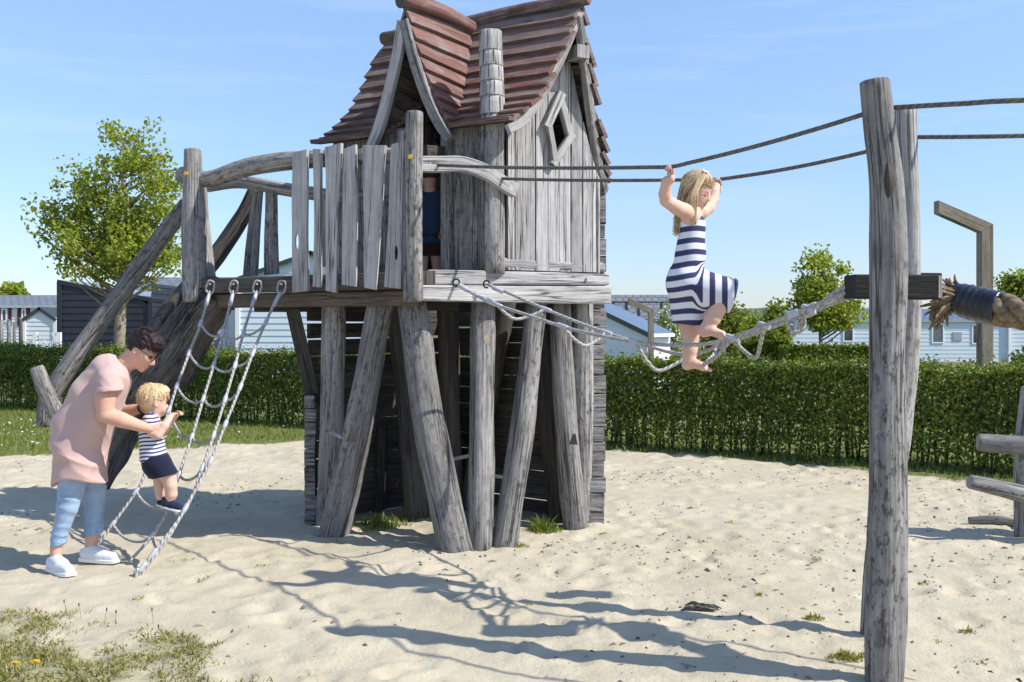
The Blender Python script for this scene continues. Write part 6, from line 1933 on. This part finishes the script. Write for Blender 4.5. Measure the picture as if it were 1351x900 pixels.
    for sd in (1, -1):
        c = at_(.098, -.006, .031 * sd); mb.tube([tuple(c + (u * math.sin(a) * .019 + s * math.cos(a) * .024) * .98) for a in np.linspace(0, 6.283, 14)], .0025, 6, segs=28)
        mb.tube([tuple(at_(.094, .004, .055 * sd)), tuple(at_(.04, .004, .077 * sd)), tuple(at_(-.014, .004, .081 * sd)), tuple(at_(-.03, -.012, .081 * sd))], .0026, 6)
    mb.tube([tuple(at_(.099, -.002, -.008)), tuple(at_(.103, .001, 0)), tuple(at_(.099, -.002, .008))], .0022, 6); mb.build('glasses', M['glasses'], root)
    for sd in (1, -1):
        mb = MB(); c = at_(.078, -.008, .031 * sd); mb.log([(*(c - f * .006), .008), (*c, .0105), (*(c + f * .007), .007)], n=10, segs=5, lump=0, round_end=.001); mb.build('eye', M['eye_dark'], root)
    # watch on the far wrist
    mb = MB(); c = w(188, 538, .13); d = unit(w(190, 538, .12) - w(176, 541, .17)); n1 = unit(np.cross(d, [0, 0, 1])); n2 = np.cross(d, n1)
    mb.tube([tuple(c + (n1 * math.cos(a) + n2 * math.sin(a)) * .031) for a in np.linspace(0, 6.283, 16)], .008, 7, segs=28); mb.build('watch', M['glasses'], root)
    # white trainers
    sm = fabric('white knit shoes', (0.72, 0.73, 0.76), .05, 300); so = plain_mat('white shoe sole', (0.78, 0.78, 0.78), .5, .05)
    for (hx, hy, dy), (tx, ty, tdy), nm in (((71, 746, -.10), (92, 752, -.24), 'a'), ((115, 737, .10), (156, 739, .03), 'b')):
        a, b = w(hx, hy, dy), w(tx, ty, tdy); g0 = gz(a[0], a[1]) + .012; a[2] = g0 + .035; b[2] = g0 + .022
        dd = unit(np.array([b[0] - a[0], b[1] - a[1], 0])); b = a + dd * .20 + np.array([0, 0, -.012])
        S = SDF(np.minimum(a, b) - .09, np.maximum(a, b) + np.array([.09, .09, .13]), .0045)
        S.chain([(*a, .043), (*(a + dd * .10 + np.array([0, 0, -.002])), .045), (*b, .034)], .02); S.cone(a + np.array([0, 0, .01]), a + np.array([0, 0, .030]) - dd * .005, .039, .036, .015); S.cone(a + dd * .02 + np.array([0, 0, .036]), a + dd * .11 + np.array([0, 0, .006]), .033, .036, .015)
        S.displace(lambda x, y, z: .0012 * np.sin(x * 260) * np.sin(y * 240 + z * 200))
        S.cut((*a[:2], a[2] + .040), (-dd[0] * .3, -dd[1] * .3, 1)); S.cut((0, 0, a[2] - .032), (0, 0, -1))
        sh = sdf_obj(S, 'shoe', sm, root, 1)
        mb = MB(); z = a[2] - .034
        mb.board([(*(a[:2] - dd[:2] * .042), z, .030), (*(a[:2] - dd[:2] * .02), z, .043), (*(a[:2] + dd[:2] * .08), z, .044), (*(a[:2] + dd[:2] * .17), z, .045), (*(a[:2] + dd[:2] * .225), z + .004, .036), (*(a[:2] + dd[:2] * .242), z + .010, .018)], (-dd[1], dd[0], 0), .024, segs=18, bevel=.003); mb.build('sole', so, sh)
        mb = MB(); lat = np.array([-dd[1], dd[0], 0])
        for q in range(4):
            c = a + dd * (.045 + q * .022) + np.array([0, 0, .056 - q * .006]); mb.tube([tuple(c - lat * .024 - np.array([0, 0, .008])), tuple(c + np.array([0, 0, .004])), tuple(c + lat * .024 - np.array([0, 0, .008]))], .003, 5)
        mb.build('laces', so, sh)
build_woman()

# ------------------------------------------------------------------ toddler climbing the net
def build_toddler():
    Y0 = 6.16
    w = lambda px, py, dy=0.: np.array(P(px, py, Y0 + dy))
    root = thing('person', tuple(w(225, 672)), 'blond toddler in striped shirt and navy shorts climbing the net', 'person')
    hf = head_frame((.74, .64, -.12)); f, u, s = hf; hc = w(203, 529); sc = .86
    B = SDF((w(172, 0)[0], Y0 - .24, w(0, 684)[2]), (w(246, 0)[0], Y0 + .24, w(0, 500)[2]), .0038)
    at_ = add_head(B, hc, hf, sc, True)
    B.cone(hc - u * .07, w(200, 556), .040, .042, .03)
    for sy in (-1, 1):
        B.cone(w(200, 563, .04 * sy), w(204, 600, .035 * sy), .052, .058, .04); B.cone(w(204, 600, .04 * sy), w(207, 614, .04 * sy), .06, .062, .03)
    B.chain([(*w(195, 560, -.085), .034), (*w(202, 571, -.125), .031), (*w(208, 574, -.13), .029), (*w(217, 562, -.11), .026), (*w(224, 551, -.075), .020)], .02)
    add_hand(B, w(223.5, 551.5, -.078), w(231, 544, -.045) - w(224, 551, -.075), (.3, .6, -.6), .48, [(.9, 1.0, .6)] * 4, (.4, .6), .05, 1)
    B.chain([(*w(206, 560, .085), .034), (*w(216, 566, .12), .030), (*w(222, 558, .12), .026), (*w(231, 549, .09), .020)], .02)
    add_hand(B, w(231, 549, .09), (.6, -.1, .5), (.3, -.6, -.6), .48, [(.9, 1.0, .6)] * 4, (.4, .6), .05, -1)
    B.chain([(*w(206, 612, -.05), .060), (*w(222, 628, -.05), .048), (*w(225, 640, -.05), .041), (*w(226, 652, -.045), .036), (*w(223, 662, -.04), .030)], .02)
    B.chain([(*w(204, 612, .05), .060), (*w(212, 628, .05), .048), (*w(212, 640, .05), .041), (*w(213, 652, .05), .036), (*w(214, 660, .05), .030)], .02)
    sdf_obj(B, 'body', M['skin_child'], root, 2, {'lip': lip_fn(at_, -.068, sc)})
    T_ = SDF((w(170, 0)[0], Y0 - .2, w(0, 622)[2]), (w(234, 0)[0], Y0 + .2, w(0, 538)[2]), .0045)
    for sy in (-1, 1):
        T_.cone(w(199, 562, .048 * sy), w(202, 606, .048 * sy), .068, .080, .02); T_.cone(w(199, 552, .02 * sy), w(199, 557, .085 * sy), .042, .044, .02)
    T_.displace(folds([((1, .2, .4), 60, 1), ((.2, .3, 1), 90, .5)], 9, .0028))
    T_.cut(w(203, 606), (.12, 0, -1)); T_.hollow(w(203, 606), (.12, 0, -1), .03, .009); T_.ell(w(202, 541), (.046, .046, .03), None, .006, 'sub')
    st = stripes('white and navy thin stripes', (0.74, 0.75, 0.80), (0.030, 0.035, 0.13), .48)
    z0 = w(0, 606)[2]
    sdf_obj(T_, 'shirt', st, root, 1, {'stripe': lambda V: (V[:, 2] - z0 - (V[:, 0] - w(203, 0)[0]) * .16 + .004 * np.sin(V[:, 0] * 40)) / .0232 + 50})
    S = SDF((w(170, 0)[0], Y0 - .2, w(0, 640)[2]), (w(246, 0)[0], Y0 + .2, w(0, 590)[2]), .0045)
    for sy, kx in ((-1, 221), (1, 214)):
        S.cone(w(202, 602, .045 * sy), w(206, 612, .05 * sy), .076, .086, .015); S.cone(w(206, 612, .05 * sy), w(kx, 630, .055 * sy), .086, .072, .015)
    S.displace(folds([((1, .2, .6), 60, 1), ((.4, .3, 1), 80, .8)], 3, .003))
    S.cut(w(203, 600), (-.12, 0, 1)); S.cut(w(216, 627.5), (.25, 0, -1)); S.hollow(w(216, 627.5), (.25, 0, -1), .03, .009)
    sdf_obj(S, 'shorts', fabric('navy cotton', (0.012, 0.016, 0.038), .1), root, 1)
    H = SDF(hc - .15, hc + .15, .0036)
    ctr = hc + (f * -.012 + u * .024) * sc; H.ell(ctr, np.array([.107, .087, .102]) * sc, (f, s, u), .01); H.ell(hc + (f * .05 + u * .085) * sc, np.array([.05, .06, .03]) * sc, (f, s, u), .03)
    H.displace(lambda x, y, z: .0012 * np.sin(x * 130 + 3 * np.sin(y * 50) + z * 50) + .001 * np.sin(z * 150 + 2 * np.sin(x * 60)))
    x, y, z = H.grid(); a = (x - hc[0]) * f[0] + (y - hc[1]) * f[1] + (z - hc[2]) * f[2]; b = (x - hc[0]) * u[0] + (y - hc[1]) * u[1] + (z - hc[2]) * u[2]
    H.f = np.maximum(H.f, (np.where(a > .035, .034, np.where(a > -.03, .010, -.060)) - b).astype(np.float32))
    hm = hair_mat('blond toddler hair', (0.50, 0.35, 0.18), (0.78, 0.61, 0.38)); sdf_obj(H, 'hair', hm, root, 1)
    r_ = random.Random(6); pth = []
    for k in range(900):
        e = r_.uniform(-.3, 1.45); az = r_.uniform(-3.1, 3.1)
        if abs(az) < 1.7 and e < .5 - .3 * abs(az): continue
        d = f * math.cos(az) * math.cos(e) + s * math.sin(az) * math.cos(e) + u * math.sin(e)
        p = ctr + (f * np.dot(d, f) * .107 + s * np.dot(d, s) * .087 + u * np.dot(d, u) * .102) * sc
        td = unit(f * (.5 if az * az < 2.6 else -.1) + s * r_.uniform(-.25, .25) - u * .8); td = unit(td - d * np.dot(td, d) * 1.0); L = r_.uniform(.025, .05)
        pth.append([(*p, .0013), (*(p + td * L * .5 + d * .0022), .0013), (*(p + td * L + d * .001), .0005)])
    strands('hair_tufts', pth, hm, root, 4)
    for sd in (1, -1):
        mb = MB(); c = at_(.078, -.010, .031 * sd); mb.log([(*(c - f * .005), .006), (*c, .009), (*(c + f * .006), .006)], n=9, segs=5, lump=0, round_end=.001); mb.build('eye', M['eye_dark'], root)
    sm = fabric('navy canvas shoe', (0.02, 0.026, 0.06), .1); so = plain_mat('pale shoe sole', (0.66, 0.66, 0.64), .6, .05)
    for (hx, hy, dy), tip in (((220, 664, -.045), (24, .30)), ((214, 662, .05), (20, .10))):
        a = w(hx, hy, dy); dd = unit((1, -.25, -.22)); b = a + dd * .085
        S = SDF(np.minimum(a, b) - .06, np.maximum(a, b) + .07, .0036); S.chain([(*a, .029), (*(a + dd * .05), .029), (*b, .023)], .015); S.cone(a, a + np.array([0, 0, .03]), .030, .029, .012)
        nn = unit(np.cross(dd, [-dd[1], dd[0], 0])); nn = nn if nn[2] > 0 else -nn
        S.cut(a - nn * .022, -nn); S.cut(a + nn * .034, nn); sh = sdf_obj(S, 'shoe', sm, root, 1)
        q = a - nn * .0225; lat = unit(np.cross(nn, dd)); mb = MB()
        mb.board([(*(q - dd * .027), .018), (*(q - dd * .01), .029), (*(q + dd * .05), .030), (*(q + dd * .09), .025), (*(q + dd * .109), .012)], tuple(lat), .013, segs=14, bevel=.002); mb.build('sole', so, sh)
build_toddler()

# ------------------------------------------------------------------ girl crossing the rope bridge
def build_girl():
    Y0 = 5.26
    w = lambda px, py, dy=0.: np.array(P(px, py, Y0 + dy))
    root = thing('person', tuple(w(915, 486)), 'barefoot long haired blond girl in striped dress balancing on the rope bridge', 'person')
    hf = head_frame((.76, -.50, -.42)); f, u, s = hf; hc = w(920, 250); sc = .83
    g1, g2 = np.array(G1), np.array(G2)
    B = SDF((w(852, 0)[0], Y0 - .42, w(0, 500)[2]), (w(990, 0)[0], Y0 + .44, w(0, 200)[2]), .0040)
    at_ = add_head(B, hc, hf, sc, True)
    B.cone(hc - u * .07 - f * .02, w(913, 283), .040, .044, .03)
    for sy in (-1, 1):
        B.cone(w(912, 294, .055 * sy), w(911, 330, .05 * sy), .060, .060, .02); B.cone(w(911, 330, .05 * sy), w(907, 372, .05 * sy), .060, .072, .02)
    B.cone(w(911, 284, -.08), w(914, 284, .08), .042, .042, .03)
    # near arm: shoulder, elbow out to the left, forearm up to the fist
    wr1 = g1 + np.array([-.004, -.004, -.062])
    B.chain([(*w(904, 279, -.105), .042), (*w(893, 274, -.16), .037), (*w(879, 265, -.215), .032), (*w(877, 256, -.235), .031), (*(w(880, 240, -.26)), .028), (*wr1, .021)], .02)
    rope1 = unit(np.array(P(1142, 150, NY)) - np.array(A1)); rope2 = unit(np.array(P(1190, 188, FY)) - np.array(A2))
    def grip(wr, g, rd, sd):
        d = unit(g - wr + np.array([0, 0, .0])); n = unit(np.cross(rd, d)) * sd
        add_hand(B, wr, d, n, .60, [(1.15, 1.35, .9), (1.1, 1.35, .9), (1.05, 1.35, .9), (1.0, 1.35, .9)], (.7, .9), .02, 1)
    grip(wr1 + np.array([.0, .022, 0]), g1 + np.array([.0, .018, -.004]), rope1, 1)
    wr2 = g2 + np.array([-.01, -.01, -.062])
    B.chain([(*w(924, 280, .105), .042), (*w(934, 274, .16), .036), (*w(941, 263, .21), .031), (*w(942, 254, .23), .030), (*w(944, 247, .25), .026), (*wr2, .021)], .02)
    grip(wr2 + np.array([.0, .022, 0]), g2 + np.array([.0, .018, -.004]), rope2, 1)
    # standing leg (far) and raised leg (near)
    B.chain([(*w(904, 378, .06), .082), (*w(909, 424, .06), .056), (*w(911, 440, .06), .048), (*w(910, 462, .06), .040), (*w(909, 476, .06), .030)], .02)
    B.chain([(*w(912, 374, -.06), .082), (*w(955, 388, -.09), .058), (*w(949, 402, -.09), .050), (*w(940, 420, -.09), .043), (*w(931, 435, -.09), .029)], .02)
    def footf(heel, ball, toe, r):
        h, b, t = [np.array(v) for v in (heel, ball, toe)]
        B.chain([(*h, .026), (*((h + b) / 2 + np.array([0, 0, .010])), .025), (*b, .023)], .015); d = unit(t - b); lat = unit(np.cross(d, [0, 0, 1.0]))
        B.cone(b - lat * .016, b + lat * .016, .018, .018, .012)
        for i, q in enumerate((-.024, -.012, 0, .011, .023)):
            L = (.034, .032, .030, .027, .022)[i]; rr = (.0105, .0082, .0078, .0072, .0068)[i]
            B.cone(b + lat * q, b + lat * q * 1.05 + d * L + np.array([0, 0, -.006]), rr, rr * .95, .004)
    footf(w(906, 481, .06), w(928, 484, .02), w(939, 489, 0.), 1); B.cone(w(909, 474, .06), w(907, 481, .06), .030, .027, .015)
    footf(w(928, 437, -.09), w(952, 442, -.13), w(964, 445, -.15), 1); B.cone(w(931, 433, -.09), w(929, 438, -.09), .030, .027, .015)
    sdf_obj(B, 'body', M['skin_child'], root, 2, {'lip': lip_fn(at_, -.068, sc)})
    # dress: sheath plus the cloth drawn over the raised thigh
    ax_t0, ax_t1 = w(905, 372, -.05), w(962, 386, -.09)
    D = SDF((w(872, 0)[0], Y0 - .27, w(0, 446)[2]), (w(990, 0)[0], Y0 + .24, w(0, 268)[2]), .0048)
    for sy in (-1, 1):
        D.cone(w(913, 298, .052 * sy), w(911, 335, .05 * sy), .072, .068, .04); D.cone(w(911, 335, .05 * sy), w(905, 372, .05 * sy), .068, .084, .05)
    D.cone(w(913, 280, -.045), w(915, 280, .055), .030, .030, .03)
    D.cone(w(905, 372, .05), w(911, 445, .055), .088, .074, .05); D.cone(w(905, 372, -.02), w(910, 445, .02), .088, .070, .05)
    D.displace(folds([((.5, .2, 1), 50, 1), ((1, .2, -.4), 60, .7)], 7, .0030))
    D.cut(w(911, 429), (-.13, 0, -1)); D.hollow(w(911, 429), (-.13, 0, -1), .10, .010)
    # scooped neckline and arm holes
    D.ell(w(916, 272), (.045, .05, .035), None, .008, 'sub')
    for sy in (-1, 1): D.ell(w(911 if sy < 0 else 919, 284, .125 * sy), (.05, .055, .05), None, .008, 'sub')
    L = SDF(D.lo, D.lo + (D.n - 1.5) * D.h, D.h)
    L.cone(ax_t0, ax_t1, .092, .070, .03); L.cone(ax_t1, w(980, 392, -.10), .070, .066, .03); L.cone(w(925, 398, -.06), w(964, 402, -.09), .050, .040, .05)
    L.displace(folds([((.2, .2, 1), 60, 1), ((1, .3, .6), 50, .6)], 2, .003))
    td = unit(ax_t1 - ax_t0); cutp = w(968, 388, -.09); L.cut(cutp, unit((.9, 0, -.22))); L.hollow(cutp, unit((.9, 0, -.22)), .09, .011)
    D._merge((slice(None),) * 3, L.f, .022)
    z0 = w(0, 429)[2]; per = .0605; hipz = w(0, 368)[2]
    mat = stripes('white and navy broad stripes', (0.72, 0.73, 0.79), (0.026, 0.030, 0.10), .50)
    def sfn(V):
        tors = (V[:, 2] - z0 - (V[:, 0] - w(911, 0)[0]) * .10 + .004 * np.sin(V[:, 0] * 30 + V[:, 1] * 20)) / per
        al = (V - ax_t0) @ td; foot_ = ax_t0 + np.outer(np.clip(al, 0, .25), td); dist = np.linalg.norm(V - foot_, axis=1)
        thi = (hipz - z0) / per - (al - .02 + .25 * (V[:, 2] - ax_t0[2])) / per
        wgt = smooth(.03, .085, al - .35 * np.clip(ax_t0[2] - V[:, 2] - .03, 0, 1)) * smooth(.135, .10, dist)
        return tors * (1 - wgt) + thi * wgt + 20.05
    sdf_obj(D, 'dress', mat, root, 1, {'stripe': sfn})
    # hair: cap, then falling strands
    H = SDF(hc - .15, hc + .15, .0036)
    ctr = hc + (f * -.012 + u * .024) * sc; H.ell(ctr, np.array([.106, .086, .101]) * sc, (f, s, u), .01)
    H.displace(lambda x, y, z: .0015 * np.sin(x * 200 + y * 120) + .0012 * np.sin(y * 240))
    x, y, z = H.grid(); a = (x - hc[0]) * f[0] + (y - hc[1]) * f[1] + (z - hc[2]) * f[2]; b = (x - hc[0]) * u[0] + (y - hc[1]) * u[1] + (z - hc[2]) * u[2]
    H.f = np.maximum(H.f, (np.where(a > .045, .038, np.where(a > .01, .018, -.075)) - b).astype(np.float32))
    hm = hair_mat('long blond hair', (0.36, 0.245, 0.12), (0.70, 0.54, 0.33), (300, 300, 10)); sdf_obj(H, 'hair', hm, root, 1)
    r_ = random.Random(3); pth = []
    def on_head(az, e, k=1.0):
        d = f * math.cos(az) * math.cos(e) + s * math.sin(az) * math.cos(e) + u * math.sin(e)
        return ctr + (f * np.dot(d, f) * .106 + s * np.dot(d, s) * .087 + u * np.dot(d, u) * .101) * sc * k, d
    crown, _ = on_head(3.1, 1.2)
    for k in range(330):      # back and side fall
        sd = r_.choice((1, 1, -1)); az = sd * r_.uniform(1.35, 3.14); rows = []
        for e in (1.25, .9, .5, .1, -.25):
            p, d = on_head(az * (.6 + .4 * (1.25 - e) / 1.5), e, 1.0 + r_.uniform(0, .03)); rows.append(p)
        tgt = w(r_.gauss(893.5, 2.8), r_.uniform(290, 313), r_.uniform(-.10, .10) * (1 if sd < 0 else .9)); last = rows[-1]
        m = last * .55 + tgt * .45 + np.array([-.008, 0, .0])
        rows += [m, tgt]; n = len(rows)
        pth.append([(*p, max(.0008, .0036 * (1 - (i / (n - 1)) ** 2))) for i, p in enumerate(rows)])
    for k in range(60):       # lock in front of the near shoulder
        rows = [on_head(1.2 + r_.uniform(-.25, .2), e, 1.03)[0] for e in (1.3, .9, .5)]
        x0 = r_.gauss(915.5, 1.5); rows += [w(x0 + r_.uniform(-1, 1), 258, -.118), w(x0 - .5, 272, -.118), w(x0 - .5 + r_.uniform(-1, 1), 288, -.125), w(x0 + r_.uniform(-2, 2), r_.uniform(297, 309), -.115)]; n = len(rows)
        pth.append([(*p, max(.0008, .0034 * (1 - (i / (n - 1)) ** 2))) for i, p in enumerate(rows)])
    for k in range(70):       # fringe swept to the side
        az = r_.uniform(-1.1, 1.1); rows = [on_head(az * .6, 1.35)[0], on_head(az * .9, .95, 1.03)[0], on_head(az * 1.1, .6, 1.04)[0], on_head(az * 1.25, .38, 1.05)[0]]
        pth.append([(*p, .0032 * (1 - (i / 3.4))) for i, p in enumerate(rows)])
    strands('hair_strands', pth, hm, root, 4)
    mb = MB(); c, d = on_head(.9, 1.15, 1.06)
    for k in range(5):
        a = k * 1.2566; q = c + (s * math.cos(a) + f * math.sin(a)) * .014; mb.log([(*c, .004), (*q, .008), (*(q + (q - c) * .4), .003)], n=7, segs=5, lump=.05, round_end=0)
    mb.build('hair_clip', M['petal'], root)
    for sd in (1, -1):
        mb = MB(); c = at_(.079, -.010, .031 * sd); mb.log([(*(c - f * .005), .006), (*c, .0085), (*(c + f * .006), .005)], n=9, segs=5, lump=0, round_end=.001); mb.build('eye', M['skin_child'], root)
        mb = MB(); mb.tube([tuple(at_(.089, -.014, (.031 - .015) * sd)), tuple(at_(.091, -.018, .031 * sd)), tuple(at_(.082, -.014, (.031 + .015) * sd))], .0010, 5); mb.build('eyelashes', M['eye_dark'], root)
        mb = MB(); mb.tube([tuple(at_(.092, .014, (.031 - .014) * sd)), tuple(at_(.090, .020, .031 * sd)), tuple(at_(.078, .014, (.031 + .018) * sd))], .0014, 5); mb.build('eyebrow', hm, root)
build_girl()

# ------------------------------------------------------------------ child standing in the dark doorway
def build_hidden():
    Y0 = 7.32
    w = lambda px, py, dy=0.: np.array(P(px, py, Y0 + dy))
    root = thing('person', (gx(567, Y0), Y0, ZD), 'child in a blue top half hidden in the dark tower doorway', 'person')
    fz = ZD; hf = head_frame((-.5, .8, -.1)); f, u, s = hf; hc = w(566, 228); sc = .9
    B = SDF((w(525, 0)[0], Y0 - .2, ZD - .03), (w(608, 0)[0], Y0 + .2, w(0, 200)[2]), .006)
    at_ = add_head(B, hc, hf, sc, True); B.cone(hc - u * .07, w(567, 258), .042, .045, .03)
    for sx in (-1, 1):
        B.cone(w(567 + sx * 8, 264), w(567 + sx * 8, 310), .06, .065, .04)
        B.chain([(*w(567 + sx * 17, 264), .038), (*w(567 + sx * 21, 287, -.03), .032), (*w(567 + sx * 18, 305, -.10), .024)], .02)
        add_hand(B, w(567 + sx * 18, 305, -.10), (0, -.8, -.4), (-sx, 0, 0), .6, SOFT, (.4, .4), .06, sx)
        q = w(567 + sx * 9, 330); q[2] = ZD + .22; e = w(567 + sx * 9, 350); e[2] = ZD + .03
        B.chain([(*w(567 + sx * 8, 312), .07), (*q, .048), (*e, .032)], .03); B.cone(e, e + np.array([0, -.09, -.008]), .028, .022, .015)
    sdf_obj(B, 'body', M['skin_child'], root, 2, {'lip': lambda V: np.zeros(len(V))})
    T_ = SDF((w(535, 0)[0], Y0 - .16, w(0, 330)[2]), (w(600, 0)[0], Y0 + .16, w(0, 245)[2]), .006)
    for sx in (-1, 1):
        T_.cone(w(567 + sx * 8, 264), w(567 + sx * 8, 322), .072, .080, .05); T_.cone(w(567 + sx * 14, 263), w(567 + sx * 20, 283, -.02), .05, .046, .02)
    T_.displace(folds([((1, .2, .4), 50, 1)], 6, .003)); T_.cut(w(567, 322), (0, 0, -1)); T_.ell(w(567, 252), (.05, .05, .03), None, .006, 'sub')
    sdf_obj(T_, 'top', fabric('shade-darkened blue cotton', (0.028, 0.062, 0.13), .1), root, 1)  # blue darkened in the colour itself for the doorway's shade
    S = SDF((w(535, 0)[0], Y0 - .16, ZD), (w(600, 0)[0], Y0 + .16, w(0, 305)[2]), .006)
    for sx in (-1, 1):
        q = w(567 + sx * 9, 338); S.cone(w(567 + sx * 8, 312), q, .08, .066, .04)
    S.cut(w(567, 338), (0, 0, -1)); sdf_obj(S, 'shorts', fabric('shade-darkened cotton', (0.05, 0.025, 0.022), .1), root, 1)  # shorts' colour also carries the doorway's shade
    H = SDF(hc - .15, hc + .15, .005); H.ell(hc + (f * -.012 + u * .024) * sc, np.array([.106, .087, .102]) * sc, (f, s, u), .01)
    x, y, z = H.grid(); a = (x - hc[0]) * f[0] + (y - hc[1]) * f[1] + (z - hc[2]) * f[2]; b = (x - hc[0]) * u[0] + (y - hc[1]) * u[1] + (z - hc[2]) * u[2]
    H.f = np.maximum(H.f, (np.where(a > .03, .034, -.05) - b).astype(np.float32)); sdf_obj(H, 'hair', hair_mat('brown hair', (0.03, 0.018, 0.01), (0.09, 0.055, 0.03)), root, 1)
build_hidden()
